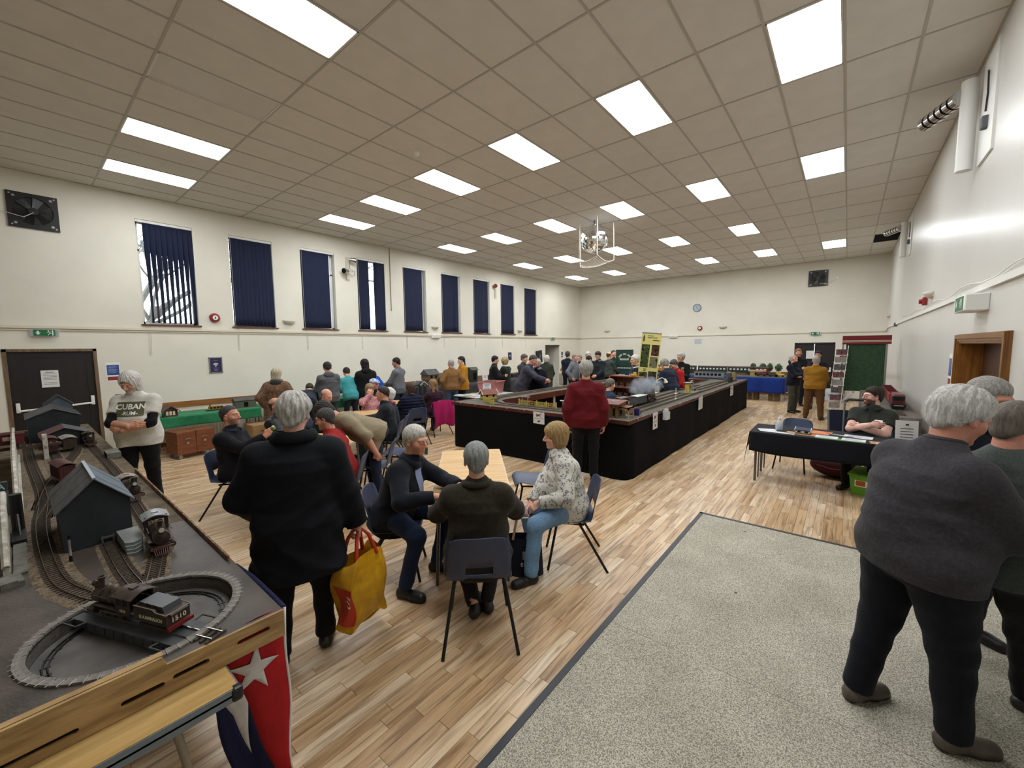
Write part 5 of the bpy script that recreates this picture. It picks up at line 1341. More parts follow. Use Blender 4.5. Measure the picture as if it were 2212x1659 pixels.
cw = thing('model_building', 'roofless concrete building with weeds by the layout edge', 'model building')
M_conc = mat('stained_concrete', '#77756c', .9, col2='#55544a', scale=14, bump=.3)
b = MB(); b.bb(-6.35, -6.1, .58, .59, ZB, ZB+.06); b.bb(-6.10, -6.09, .56, .67, ZB, ZB+.055); b.bb(-6.36, -6.35, .56, .67, ZB, ZB+.06); b.bb(-6.36, -6.09, .56, .67, ZB+.055, ZB+.062); b.build('walls', M_conc, cw)
b = MB(); R = random.Random(2)
for k in range(60): xx = R.uniform(-6.1, -5.6); yy = R.uniform(.56, .67); b.add([(xx-.006, yy, ZB), (xx+.006, yy, ZB), (xx+R.uniform(-.01, .01), yy+R.uniform(-.01, .01), ZB+R.uniform(.01, .035))], [(0, 1, 2)])
w_ = b.build('weeds', mat('olive_weeds', '#5d6138', .9), cw); w_['kind'] = 'stuff'
# grey steps block beside the near engine
sp = thing('model_platform', 'pale grey stepped loading block beside the grey shed', 'model building')
def arc_poly(o): return [(-3.40+o*0, .318), (-3.105+o, .325), (-3.085+o, .36), (-3.12+o*.7, .395), (-3.22, .412), (-3.40, .415)]
M_stepc = mat('pale_grey_block', '#7f837f', .7, col2='#6c706d', scale=10)
for k, (o, z0, z1) in enumerate(((.012, 0, .016), (-.004, .016, .032), (-.020, .032, .048), (-.036, .048, .064))): MB().prism(arc_poly(o), 'z', ZB+z0, ZB+z1).build('step', M_stepc, sp)
bs = thing('buffer_stop', 'small rail buffer stop by the grey shed', 'buffer stop')
b = MB()
for sy in (-1, 1): b.cyl((-3.41, .281+sy*.024, ZB), (-3.41, .281+sy*.024, ZB+.05), .005, n=8)
b.bb(-3.416, -3.404, .25, .312, ZB+.034, ZB+.044); b.build('frame', mat('weathered_iron', '#57524c', .6), bs)
wc = thing('water_column', 'grey water column standing before the grey shed', 'water column')
MB().cyl((-3.27, .118, ZB), (-3.27, .118, ZB+.035), .009, .006, n=8).build('base', M_black, wc); MB().cyl((-3.27, .118, ZB+.03), (-3.27, .118, ZB+.13), .006, .005, n=8).build('pipe', M_dirtyw, wc)
MB().cyl((-3.27, .118, ZB+.128), (-3.27, .118, ZB+.15), .009, .011, n=8).build('head', M_black, wc)
sb = thing('model_crate', 'flat grey concrete slab lying left of the curving track', 'slab'); M1 = T(-3.20, -.085, ZB) @ RZ(.1); MB().bb(-.07, .07, -.045, .03, 0, .022, M1).build('body', M_conc, sb); MB().bb(-.03, .07, -.06, .01, .022, .03, M1).build('slab_lid', M_conc, sb)
# white backing walls, platform and poster on the left
wl_ = thing('backing_wall', 'flaking white wall with curved top beside the curving track', 'model building')
M_flake = mat('flaking_whitewash', '#b5afa3', .85, col2='#5f584d', scale=16, detail=7, lo=.32, hi=.5, bump=.4, bscale=50)
xs_ = [-4.55-.12*k for k in range(22)]
top_ = [ZB+.10+.22*min(1, max(0, (-4.55-x)/.9))**.8 for x in xs_]
MB().prism([(x, z) for x, z in zip(xs_, top_)]+[(xs_[-1], ZB), (xs_[0], ZB)], 'y', -.075, -.05).build('wall_panel', M_flake, wl_)
b = MB(); b.tube([(x, -.0625, z) for x, z in zip(xs_, top_)], .014, 6); b.build('coping', mat('worn_white_coping', '#c6c1b6', .7, col2='#948d80', scale=22), wl_)
MB().bb(-4.5, -7.1, -.05, -.035, ZB, ZB+.02).build('plinth', MATS['worn_white_coping'], wl_)
w2 = thing('backing_wall', 'short white-capped wall at the left edge with black water tank', 'model building')
MB().prism([(-3.30, ZB), (-3.30, ZB+.05), (-3.62, ZB+.24), (-3.95, ZB+.30), (-3.95, ZB)], 'y', -.118, -.095).build('wall_panel', M_flake, w2)
MB().tube([(-3.30, -.106, ZB+.05), (-3.62, -.106, ZB+.24), (-3.95, -.106, ZB+.30)], .016, 6).build('coping', MATS['worn_white_coping'], w2)
b = MB(); b.cyl((-4.05, -.06, ZB+.03), (-4.05, -.06, ZB+.26), .028, n=14); b.cyl((-3.9, -.055, ZB), (-4.0, -.06, ZB+.14), .008, n=8); b.bb(-4.1, -3.8, -.09, -.03, ZB, ZB+.03); b.build('tank', M_black, w2, smooth=40)
MB().bb(-3.28, -4.4, -.085, -.035, ZB, ZB+.012).build('platform', M_conc, w2)
ps = thing('model_poster', 'painted hoarding lettered CUBA at the left edge', 'hoarding')
m_p = pattern('hoarding_print', '#5f6460', ['#7d4a42', '#8d8d86', '#3c4a58'], 9, thr=(.3, .42))
MB().bb(-4.62, -4.60, -.34, -.095, ZB, ZB+.24).build('board', m_p, ps); text_obj('lettering', 'CUBA', .058, mat('pale_green_paint', '#a9c0b2', .7), ps, frameM((-4.598, -.185, ZB+.205), (0, 1, 0), (0, 0, 1)), bold=.001)
MB().bb(-4.601, -4.599, -.34, -.095, ZB+.175, ZB+.235).build('title_band', mat('dark_teal_band', '#22383c', .7), ps)
# high-level line with a red coach
hl_ = thing('model_bridge', 'high-level girder bridge crossing between the white walls', 'model building')
b = MB()
for dx in (-.03, .03): b.bb(-6.72+dx-.006, -6.72+dx+.006, -.6, .27, ZB+.14, ZB+.162)
for k in range(20): b.bb(-6.77, -6.67, -.58+k*.043-.006, -.58+k*.043+.006, ZB+.158, ZB+.168)
b.build('girder', mat('rusty_girder', '#4c3830', .7), hl_)
for yy, hh in ((.15, .26), (-.30, .14)): MB().bb(-6.8, -6.64, yy-.018, yy+.018, ZB, ZB+hh).build('abutment', M_flake, hl_)
cch = wagon('dark red model coach on the high-level bridge', -6.72, -.14, 86, .30, .11, .10, mat('coach_red', '#5c1216', .45), mat('coach_red_roof', '#43100f', .5), z=ZB+.17)
b = MB()
for k in range(2): b.bb(-.11+k*.12, -.03+k*.12, -.0565, -.0545, .075, .115)
b.build('window_panel', mat('cream_panel', '#b7ab9c', .6), cch)
# flag hanging from the baseboard corner
fl = thing('flag', 'red, white and navy flag with a white star draped off the layout corner', 'flag')
M_fred = cloth('#a81a20', 'flag', .7); M_fnavy = cloth('#10163a', 'flag', .7); M_fwhite = cloth('#c9c4c0', 'flag', .7)
def flag_pt(u, v):
    # u across (0 = outer right edge at the corner, 1 = towards the table), v down
    y = .700-.31*u*(1-.30*v)-.012*math.sin(v*9+u*3)*(.2+v); x = BX0-.012-.010*u-.016*math.sin(u*7+v*4)*(.1+v)-.07*u*v-.02*v
    return (x, y, .835-.83*v+.01*math.sin(u*5))
def flag_tri(name, m, poly, lift=0):
    out = [(a[0]+(b[0]-a[0])*k/14, a[1]+(b[1]-a[1])*k/14) for a, b in zip(poly, poly[1:]+poly[:1]) for k in range(14)]
    cu = bpy.data.curves.new('cut', 'CURVE'); cu.dimensions = '2D'; cu.fill_mode = 'BOTH'; sp = cu.splines.new('POLY'); sp.points.add(len(out)-1); sp.use_cyclic_u = True
    for p, q in zip(sp.points, out): p.co = (q[0], q[1], 0, 1)
    o = bpy.data.objects.new('cut', cu); COL.objects.link(o); me = o.to_mesh(); bm = bmesh.new(); bm.from_mesh(me); o.to_mesh_clear(); bpy.data.objects.remove(o)
    bmesh.ops.triangulate(bm, faces=bm.faces); bmesh.ops.subdivide_edges(bm, edges=[e for e in bm.edges if e.calc_length() > .12], cuts=3, use_grid_fill=True); bm.verts.index_update()
    b = MB().add([(lambda f: (f[0]+lift, f[1]+lift*.3, f[2]))(flag_pt(v.co.x, v.co.y)) for v in bm.verts], [[v.index for v in f.verts] for f in bm.faces]); bm.free()
    return b.build(name, m, fl, smooth=60, thick=.0012)
flag_tri('red_field', M_fred, [(.035, 0), (.93, 0), (.62, .45), (.30, 1), (.035, 1)])
flag_tri('white_band', M_fwhite, [(.93, 0), (1, 0), (1, .3), (.80, .48), (.62, .78), (.62, .45)])
flag_tri('navy_band', M_fnavy, [(1, .30), (1, 1), (.30, 1), (.62, .45), (.62, .78), (.80, .48)])
flag_tri('hem', mat('white_hem_tape', '#d3cfcb', .8), [(0, 0), (.04, 0), (.04, 1), (0, 1)])
sp_ = []
for k in range(10): r = (.36 if k % 2 == 0 else .13); a = math.pi/2+k*math.pi/5+.25; sp_.append((.50+r*math.cos(a),   .275-r*math.sin(a)*.40))
flag_tri('star', M_fwhite, sp_, lift=.006)
MB().tube([(-2.55, BY1+.012, ZB-.02), (-2.3, BY1+.014, ZB-.004), (-2.05, BY1+.014, ZB-.006), (-1.92, BY1+.012, ZB-.01)], [.008, .012, .012, .014], 6).build('rolled_edge', M_fnavy, fl, smooth=60)
# ================================================================ the big black-draped layout in the middle of the hall
LZ = .90; LX0, LX1, LY0, LY1 = -6.15, -2.42, 5.60, 14.70; WX0, WX1, WY0, WY1 = -5.50, -3.32, 6.12, 13.9
M_drape = mat('black_drape_cloth', '#0b0b0c', .95, var=.2, scale=3, spec=.15)
M_mahog = mat('mahogany_edge', '#5a2416', .4, col2='#3d160e', scale=4)
M_lgr = mat('grey_green_scenic', '#5c5a4e', .95, col2='#454238', scale=6, detail=7, bump=.3, bscale=90)
ml = thing('model_railway_layout', 'big oval model railway on black-draped tables in mid hall', 'model railway')
plate('ground', [(LX0, LY0), (LX1, LY0), (LX1, LY1), (LX0, LY1)], [[(WX0, WY0+.25), (WX0+.3, WY0), (WX1-.25, WY0), (WX1, WY0+.2), (WX1, WY1), (WX0, WY1)]], .014, M_lgr, T(0, 0, LZ), ml)
e = .022
for nm, q in (('edge_board', (LX0-e, LX1+e, LY0-e, LY0)), ('edge_board', (LX0-e, LX1+e, LY1, LY1+e)), ('edge_board', (LX0-e, LX0, LY0, LY1)), ('edge_board', (LX1, LX1+e, LY0, LY1))):
    MB().bb(*q, LZ-.05, LZ+.006).build(nm, M_mahog, ml)
for q in ((WX0+.3, WX1-.25, WY0, WY0+.015), (WX0, WX0+.015, WY0+.25, WY1), (WX1-.015, WX1, WY0+.2, WY1), (WX0, WX1, WY1-.015, WY1)): MB().bb(*q, LZ-.12, LZ+.012).build('well_fascia', M_mahog, ml)
def drape(name, P, z0, z1, m, parent, amp=.018, freq=9, seed=0, wav=0.0):
    L_ = [0]
    for i in range(len(P)-1): L_.append(L_[-1]+math.dist(P[i], P[i+1]))
    tot = L_[-1]; n = int(tot/.05)
    def fn(u, v):
        d = u*tot; i = 0
        while i < len(P)-2 and L_[i+1] < d: i += 1
        f = (d-L_[i])/(L_[i+1]-L_[i]); x = P[i][0]+(P[i+1][0]-P[i][0])*f; y = P[i][1]+(P[i+1][1]-P[i][1])*f
        tx, ty = P[i+1][0]-P[i][0], P[i+1][1]-P[i][1]; l = math.hypot(tx, ty); nx, ny = ty/l, -tx/l
        a = amp*(.25+(1-v))*(math.sin(d*freq+seed)+.6*math.sin(d*freq*.43+1.3*seed+2*v)+.35*math.sin(d*freq*2.1))
        return (x+nx*(a+.012), y+ny*(a+.012), z0+(z1-z0)*v+wav*math.sin(d*1.3+seed)*(1-v))
    return MB().grid(fn, n, 8).build(name, m, parent, smooth=70, thick=.004)
rc = .10
drape('drape', [(LX0, LY1), (LX0, LY0+rc), (LX0+rc*.3, LY0+rc*.3), (LX0+rc, LY0), (LX1-rc*2, LY0), (LX1-rc*.5, LY0+rc*.5), (LX1, LY0+rc*2), (LX1, LY1)], .012, LZ-.03, M_drape, ml, amp=.005, freq=5, wav=.008)
drape('drape', [(LX1, LY1), (LX0, LY1)], .012, LZ-.03, M_drape, ml)
M_wleg = mat('white_leg_paint', '#b9b6ae', .5)
for yy in (6.6, 8.4, 10.2, 12.0, 13.6):
    for xx in (WX0-.05, WX1+.05): MB().bb(xx-.02, xx+.02, yy-.02, yy+.02, 0, LZ-.02).build('leg', M_wleg, ml)
# clips along the edge
clip = MB().cbox((0, 0, 0), (.03, .012, .02), .003).mesh('edge_clip', M_steel)
for k in range(9): obj('edge_clip', clip, ml, (LX0+.25+k*.40, LY0-.028, LZ-.005))
for k in range(18): obj('edge_clip', clip, ml, (LX1+.028, LY0+.3+k*.5, LZ-.005), math.pi/2)
def loop_pts(i):
    a, b, c, d = LX0+i, LX1-i, LY0+i, LY1-i; r = 1.05-i*.5; r = max(r, .55); P = []
    for cx, cy, a0 in ((a+r, c+r, 180), (b-r, c+r, 270), (b-r, d-r, 0), (a+r, d-r, 90)):
        for k in range(6): t = math.radians(a0+k*18); P.append((cx+r*math.cos(t), cy+r*math.sin(t)))
    return [(a, (c+d)/2)]+P+[(a, (c+d)/2+.01)]
M_ballast_keep = M_ballast; M_ballast = mat('grey_brown_ballast', '#5d5446', .95, col2='#3d362c', scale=40, bump=.6, bscale=100)
for nm, i in (('outer', .19), ('inner', .36)): track('%s running line of the big oval layout' % nm, loop_pts(i), bw=.11, gap=.055, group='oval running lines', z=LZ, smooth_n=4)
track('straight siding along the right arm of the oval', [(-2.95, 6.9), (-2.93, 8.5), (-2.93, 12.6), (-2.80, 13.4)], gap=.05, group='oval sidings', z=LZ)
track('siding beside the white signal post', [(-3.12, 7.2), (-3.12, 12.0)], gap=.05, group='oval sidings', z=LZ)
# ---- scenery on it
M_yel = mat('yellow_model_wall', '#c3b04e', .7, col2='#a6953f', scale=20); M_rr = mat('dull_red_model_roof', '#7d4238', .7, col2='#5e332c', scale=18, stretch=(8,1,1))
def model_house(label, x, y, deg, L_, W_, H_, wall_, roof, eave=.03, trim=None, base=LZ):
    t = thing('model_house', label, 'model building', (x, y, base), math.radians(deg))
    MB().prism([(-W_/2, 0), (W_/2, 0), (W_/2, H_), (0, H_+W_*.38), (-W_/2, H_)], 'x', -L_/2, L_/2).build('walls', wall_, t)
    sl = W_*.38/(W_/2)
    for sg in (-1, 1): MB().prism([(sg*(W_/2+eave), H_-sl*eave), (0, H_+W_*.38), (0, H_+W_*.38+.008), (sg*(W_/2+eave), H_-sl*eave+.008)], 'x', -L_/2-eave, L_/2+eave).build('roof', roof, t)
    tr = MB()
    for ex in (-1, 1):
        for sg in (-1, 1): tr.prism([(sg*(W_/2+eave), H_-sl*eave-.006), (0, H_+W_*.38-.006), (0, H_+W_*.38+.01), (sg*(W_/2+eave), H_-sl*eave+.01)], 'x', ex*(L_/2+eave)-.003, ex*(L_/2+eave)+.003)
    tr.build('barge_boards', trim or M_white, t)
    for ex in (-1, 1): MB().bb(ex*(L_/2+.001)-.001, ex*(L_/2+.001)+.001, -W_*.14, W_*.14, H_*.45, H_*.8).build('window_panel', M_glassd, t)
    for sg in (-1, 1):
        for k in (-.25, .25): MB().bb(k*L_-.02, k*L_+.02, sg*(W_/2+.001)-.001, sg*(W_/2+.001)+.001, H_*.4, H_*.8).build('window_panel', M_glassd, t)
    MB().bb(-L_/2-.002, L_/2+.002, -W_/2-.002, W_/2+.002, 0, .018).build('plinth', mat('grey_plinth', '#5a5850', .8), t)
    return t
model_house('yellow model house with red roof at the layout corner', -5.86, 6.35, 65, .30, .20, .13, M_yel, M_rr)
def model_fence(label, P, h=.10):
    t = thing('model_fence', label, 'fence', (0, 0, LZ))
    for i in range(len(P)-1):
        a = Vector((*P[i], 0)); b = Vector((*P[i+1], 0)); d = (b-a); l = d.length; ang = math.atan2(d.y, d.x); M1 = T(a.x, a.y, 0) @ RZ(ang)
        f = MB(); f.bb(0, l, -.003, .003, h*.25, h*.33, M1).bb(0, l, -.003, .003, h*.72, h*.8, M1); f.build('rail', M_yel, t)
        n = max(2, int(l/.025)); f = MB()
        for k in range(n): q = (k+.5)*l/n; f.bb(q-.007, q+.007, -.006, -.002, h*.05, h*.92, M1)
        o = f.build('pales', M_yel, t); o['kind'] = 'stuff'
        MB().bb(-.008, .008, -.008, .008, 0, h*1.1, M1).build('post', M_yel, t)
    MB().bb(P[-1][0]-.008, P[-1][0]+.008, P[-1][1]-.008, P[-1][1]+.008, 0, h*1.1).build('post', M_yel, t); return t
model_fence('short yellow fence beside the yellow model house', [(-5.70, 6.02), (-5.50, 5.90), (-5.33, 5.82), (-5.18, 5.75)])
model_fence('long yellow fence with enamel signs by the well', [(-4.83, 6.10), (-4.62, 6.09), (-4.40, 6.08), (-4.18, 6.07), (-3.96, 6.06)])
ga = thing('model_arch', 'white model lych gate in the long yellow fence', 'model building', (-4.68, 6.09, LZ))
b = MB(); b.bb(-.07, -.058, -.01, .01, 0, .15); b.bb(.058, .07, -.01, .01, 0, .15); b.bb(-.10, .10, -.02, .02, .15, .165); b.build('arch', M_dirtyw, ga)
for nm, lab, x, c in (('model_sign', 'dark red enamel sign on the long yellow fence', -4.48, '#6a2a1c'), ('model_sign', 'round red enamel sign on the long yellow fence', -4.08, '#8c2a22')):
    s_ = thing(nm, lab, 'sign', (x, 6.045, LZ+.055)); (MB().bb(-.05, .05, -.004, .004, -.032, .032) if c == '#6a2a1c' else MB().cyl((0, .004, 0), (0, -.004, 0), .036, n=16)).build('plate', mat('enamel_'+c[1:], c, .3), s_)
    MB().bb(-.03, .03, -.0052, -.004, -.006, .006).build('lettering', mat('enamel_cream', '#cfc59a', .4), s_)
sg_ = thing('model_signal', 'white model signal post by the red jumper', 'signal', (-3.80, 6.02, LZ)); MB().cyl((0, 0, 0), (0, 0, .15), .006, n=8).build('post', M_dirtyw, sg_); MB().bb(-.05, .05, -.012, .012, .15, .165).build('arm', M_white, sg_)
# station of buff timber with red roofs
stn = thing('model_station', 'buff timber model station with two red roofs', 'model building', (-2.78, 5.92, LZ), math.radians(0))
M_buff = mat('buff_timber', '#8f7440', .7, col2='#6f5830', scale=10, stretch=(12,12,1)); M_buffl = mat('pale_buff_timber', '#b79a5c', .7)
b = MB(); b.bb(-.15, .10, -.10, .16, 0, .22); b.build('booking_hall', M_buff, stn)
for xx in (-.15, -.06, .03, .10): MB().bb(xx-.008, xx+.008, -.108, -.098, 0, .22).build('corner_post', M_buffl, stn)
for yy in (-.10, .03, .16): MB().bb(.098, .108, yy-.008, yy+.008, 0, .22).build('corner_post', M_buffl, stn)
b = MB(); b.prism([(-.18, .20), (.16, .235), (.16, .250), (-.18, .215)], 'x', -.19, .15); b.build('roof', M_rr, stn)
b = MB(); b.prism([(-.02, .231), (.10, .243), (.10, .246), (-.02, .234)], 'x', -.08, .05); b.build('roof_light', mat('grey_slate', '#5b5558', .6), stn)
b = MB(); b.bb(.10, .27, -.08, .12, .15, .165); b.bb(.25, .27, -.08, .12, .125, .165); b.bb(.10, .27, -.08, -.065, .125, .165); b.build('canopy', mat('buff_canopy', '#a5713f', .7, col2='#7f4d34', scale=9), stn)
for yy in (-.07, .11): MB().bb(.252, .264, yy-.006, yy+.006, 0, .15).build('canopy_post', M_buffl, stn)
MB().bb(.109, .112, -.03, .03, .02, .13).build('door_panel', M_glassd, stn); MB().bb(-.11, -.07, -.111, -.108, .07, .16).build('window_panel', mat('pink_panel', '#8a6a62', .6), stn)
MB().bb(.02, .06, -.111, -.108, .02, .14).build('window_panel', M_glassd, stn)
mg = thing('mug', 'blue mug standing on the corner of the big layout', 'mug', (-2.535, 6.20, LZ)); MB().lathe([(0, 0), (.040, 0), (.042, .01), (.042, .105), (.037, .105), (.037, .012), (0, .01)], n=20).build('cup', mat('cobalt_glaze', '#231f5c', .2), mg, smooth=50)
MB().tube([(.040, 0, .085), (.066, 0, .080), (.070, 0, .052), (.060, 0, .03), (.040, 0, .026)], .006, 7).build('handle', mat('cobalt_glaze', '#231f5c'), mg, smooth=60)
g1 = loco('grey and black model engine steaming on the right arm', -2.93, 7.72, 88, M_loco, z=LZ+.0145, s=1.5)
g1['group'] = 'model engines on the big layout'
w1 = wagon('grey model van with white roof behind the steaming engine', -2.95, 7.28, 88, .42, .16, .13, mat('grey_van_side', '#55585c', .6), mat('white_van_roof', '#cfcdbd', .5), z=LZ+.0145, arch=.008); w1['group'] = 'model vehicles on the big layout'
w2_ = wagon('black model coal wagon beside the station', -3.10, 6.85, 88, .30, .15, .12, M_loco, M_loco, z=LZ+.0145, arch=.012); w2_['group'] = 'model vehicles on the big layout'
# smoke
sm_ = bpy.data.materials.new('steam_haze'); sm_.use_nodes = True; _n = sm_.node_tree.nodes; _l = sm_.node_tree.links; _n.remove(_n['Principled BSDF'])
vp = _n.new('ShaderNodeVolumePrincipled'); vp.inputs['Color'].default_value = (.75, .8, .88, 1); vp.inputs['Anisotropy'].default_value = .2
tc = _n.new('ShaderNodeTexCoord'); nz = _n.new('ShaderNodeTexNoise'); nz.inputs['Scale'].default_value = 9; nz.inputs['Detail'].default_value = 3; _l.new(tc.outputs['Object'], nz.inputs[0])
gr = _n.new('ShaderNodeTexGradient'); gr.gradient_type = 'SPHERICAL'; mp = _n.new('ShaderNodeMapping'); mp.inputs['Scale'].default_value = (3.6, 1.5, 5.0); _l.new(tc.outputs['Object'], mp.inputs[0]); _l.new(mp.outputs[0], gr.inputs[0])
mr = _n.new('ShaderNodeMapRange'); mr.inputs[1].default_value = .45; mr.inputs[2].default_value = .7; mr.inputs[3].default_value = 0; mr.inputs[4].default_value = 24; _l.new(nz.outputs[0], mr.inputs[0])
mm = _n.new('ShaderNodeMath'); mm.operation = 'MULTIPLY'; _l.new(mr.outputs[0], mm.inputs[0]); _l.new(gr.outputs[0], mm.inputs[1]); _l.new(mm.outputs[0], vp.inputs['Density']); _l.new(vp.outputs[0], _n['Material Output'].inputs['Volume'])
o = tag(MB().sphere((0, 0, 0), (.28, .68, .21), 20).build('steam', sm_), 'bluish steam drifting above the model engine', 'smoke', kind='stuff'); o.location = (-3.0, 7.75, LZ+.32)
# bush, hut, lamp post, water tower, leaflet holder, tanks at the far end
def bush(name, label, x, y, z, r, col, n=260, trunk=0, cat='tree', group=None):
    t = thing(name, label, cat, (x, y, z), 0, group); R = random.Random(int(x*100+y*37)); b = MB()
    for _ in range(n):
        d = Vector((R.gauss(0, 1), R.gauss(0, 1), R.gauss(0, 1))).normalized()*R.uniform(.75, 1.05); c = Vector((d.x*r[0], d.y*r[1], trunk+r[2]+d.z*r[2])); u = Vector((R.gauss(0, 1), R.gauss(0, 1), R.gauss(0, 1))).normalized(); w = u.orthogonal().normalized(); k = min(r)*.24
        b.add([c-u*k, c+w*k*.6, c+u*k, c-w*k*.6], [(0, 1, 2, 3)])
    b.sphere((0, 0, trunk+r[2]), (r[0]*.8, r[1]*.8, r[2]*.8), 10)
    o = b.build('foliage', mat('model_foliage_'+col[1:], col, .9, var=.35, scale=30), t); o['kind'] = 'stuff'
    if trunk: MB().cyl((0, 0, 0), (0, 0, trunk+r[2]*.5), r[0]*.09, r[0]*.06, 6).build('trunk', mat('model_trunk', '#3b2f24', .9), t)
    return t
bush('model_bush', 'round green model bush beside the banner', -3.42, 8.35, LZ, (.10, .10, .075), '#2f4a2a', cat='bush')
b = thing('model_block', 'pale block under the green model bush', 'block', (-3.40, 8.32, LZ)); MB().cbox((0, -.02, .012), (.16, .22, .024), .004).build('body', mat('pale_yellow_block', '#b8b184', .7), b)
hut = thing('model_house', 'cream and yellow model halt with white canopy', 'model building', (-2.78, 9.96, LZ)); MB().bb(-.14, .14, -.34, .36, 0, .022).build('platform', M_conc, hut); MB().bb(-.05, .04, -.28, -.12, .02, .23).build('walls', M_yel, hut)
MB().cbox((-.005, -.20, .245), (.15, .22, .02), .006).build('roof', M_dirtyw, hut); MB().bb(.041, .044, -.23, -.17, .12, .18).build('window_panel', M_glassd, hut)
MB().tube([(0, -.05, .02), (0, -.05, .22), (0, .02, .27), (0, .12, .27), (0, .18, .22), (0, .18, .02)], .014, 8).build('canopy_arch', M_dirtyw, hut, smooth=60); MB().bb(-.03, .03, .22, .32, .022, .07).build('bench', M_loco, hut)
lp = thing('model_lamp_post', 'white model lamp post between the tracks', 'lamp', (-2.66, 8.5, LZ)); MB().cyl((0, 0, 0), (0, 0, .24), .007, .005, n=8).build('post', M_white, lp); MB().cyl((0, 0, .12), (0, 0, .13), .03, n=10).build('platform_ring', M_white, lp); MB().cyl((0, 0, 0), (0, 0, .02), .022, n=10).build('base', M_white, lp)
lh = thing('leaflet_holder', 'clear acrylic leaflet holder clipped to the layout edge', 'holder', (LX1+.075, 7.02, LZ-.06))
M_clear = mat('clear_acrylic', '#dfe5e8', .08, alpha=.35)
b = MB(); b.bb(-.035, -.032, -.08, .08, -.10, .06); b.bb(.032, .035, -.08, .08, -.10, .03); b.bb(-.035, .035, -.08, .08, -.103, -.10); b.bb(-.035, .035, -.081, -.078, -.10, .03); b.bb(-.035, .035, .078, .081, -.10, .03); b.build('pocket', M_clear, lh)
b = MB()
for k in range(4): b.bb(-.03+k*.012, -.026+k*.012, -.072, .072, -.095, .05+.03*(k % 2))
b.build('leaflets', MATS['paper'], lh)
for k, (x, y, s_, c, lab) in enumerate(((-2.78, 13.9, .16, '#4a4f47', 'green-grey model oil tank at the far corner'), (-2.62, 13.3, .14, '#2b2b2d', 'black lattice model basket at the far corner'), (-2.75, 14.3, .15, '#8a7350', 'buff model crate stack at the far corner'))):
    t = thing('model_tank' if k == 0 else 'model_crate', lab, 'model building', (x, y, LZ)); b = MB()
    if k == 0: b.lathe([(0, 0), (s_*.5, 0), (s_*.52, .02), (s_*.5, .24), (s_*.2, .28), (0, .28)], n=16)
    elif k == 1: b.lathe([(0, 0), (s_*.42, 0), (s_*.5, .15), (s_*.46, .15), (s_*.38, .01)], n=14)
    else: b.bb(-.09, .09, -.09, .09, 0, .16); b.bb(-.06, .07, -.07, .06, .16, .24)
    b.build('body', mat('tank_'+c[1:], c, .7, var=.25, scale=18), t, smooth=40)
gw = thing('model_coach', 'long grey model coach at the far end of the oval', 'wagon', (-3.35, 14.35, LZ+.0145), 0, 'model vehicles on the big layout'); MB().bb(-.55, .35, -.08, .08, .04, .2).build('body', mat('grey_coach', '#74777c', .6), gw); MB().bb(-.56, .36, -.085, .085, .2, .22).build('roof', mat('dark_coach_roof', '#4a4c50', .6), gw)
for k in range(7): MB().bb(-.5+k*.115, -.42+k*.115, -.0815, -.0795, .1, .17).build('window_panel', M_glassd, gw)
# notices pinned to the drape
def notice(name, label, M, w, h, kind):
    t = thing(name, label, 'notice'); MB().bb(-w/2, w/2, -h/2, h/2, -.001, .001, M).build('sheet', MATS['paper'], t)
    if kind == 'no':
        R_ = mat('maroon_print', '#6e2026', .7)
        dog = [(-.30, .02), (-.22, .10), (-.05, .14), (.08, .13), (.14, .20), (.18, .19), (.26, .13), (.22, .09), (.10, .02), (-.02, -.06), (-.08, -.12), (-.13, -.12), (-.11, -.05), (-.18, -.14), (-.23, -.12), (-.20, -.02)]
        MB().prism([(a*w*.9-.02*w, b_*h*.75+.20*h) for a, b_ in dog], 'z', .0012, .0018, M).build('print_figure', R_, t)
        for sgn in (-1, 1):
            MB().prism([(-.26*w, sgn*.16*h+.2*h-.012*h), (-.24*w, sgn*.16*h+.2*h+.012*h), (.26*w, -sgn*.16*h+.2*h+.012*h), (.24*w, -sgn*.16*h+.2*h-.012*h)], 'z', .0011, .0016, M).build('print_bar', M_inkd, t)
        for k, (a, b_) in enumerate(((-.42, -.22), (-.18, .04), (.09, .25), (.29, .43))): MB().bb(a*w, b_*w, -.07*h, -.04*h, .0011, .0016, M).build('print_line', R_, t)
        MB().bb(-.10*w, .06*w, -.36*h, -.22*h, .0011, .0016, M).build('print_block', M_inkd, t); MB().prism([(.06*w, -.34*h), (.15*w, -.22*h), (.12*w, -.18*h), (.05*w, -.26*h)], 'z', .0011, .0016, M).build('print_block', M_inkd, t)
    else:
        b = MB()
        for k in range(11): b.bb(-.38*w, (.38 if k % 3 else .2)*w, .40*h-k*.075*h, .415*h-k*.075*h, .0011, .0016, M)
        b.build('print', M_ink, t)
    return t
notice('warning_notice', 'white warning notice with red print on the front drape', frameM((-3.98, LY0-.045, .80), (1, 0, -.02), (0, 0, 1)), .23, .20, 'no')
notice('warning_notice', 'white warning notice with red print on the side drape', frameM((LX1+.045, 6.58, .775), (0, 1, 0), (0, 0, 1)), .21, .27, 'no')
notice('text_notice', 'plain text notice hanging on the side drape', frameM((LX1+.045, 9.25, .765), (0, 1, .03), (0, 0, 1)), .30, .27, 'text')
notice('warning_notice', 'narrow printed notice near the far end of the side drape', frameM((LX1+.045, 12.3, .76), (0, 1, 0), (0, 0, 1)), .35, .26, 'no')
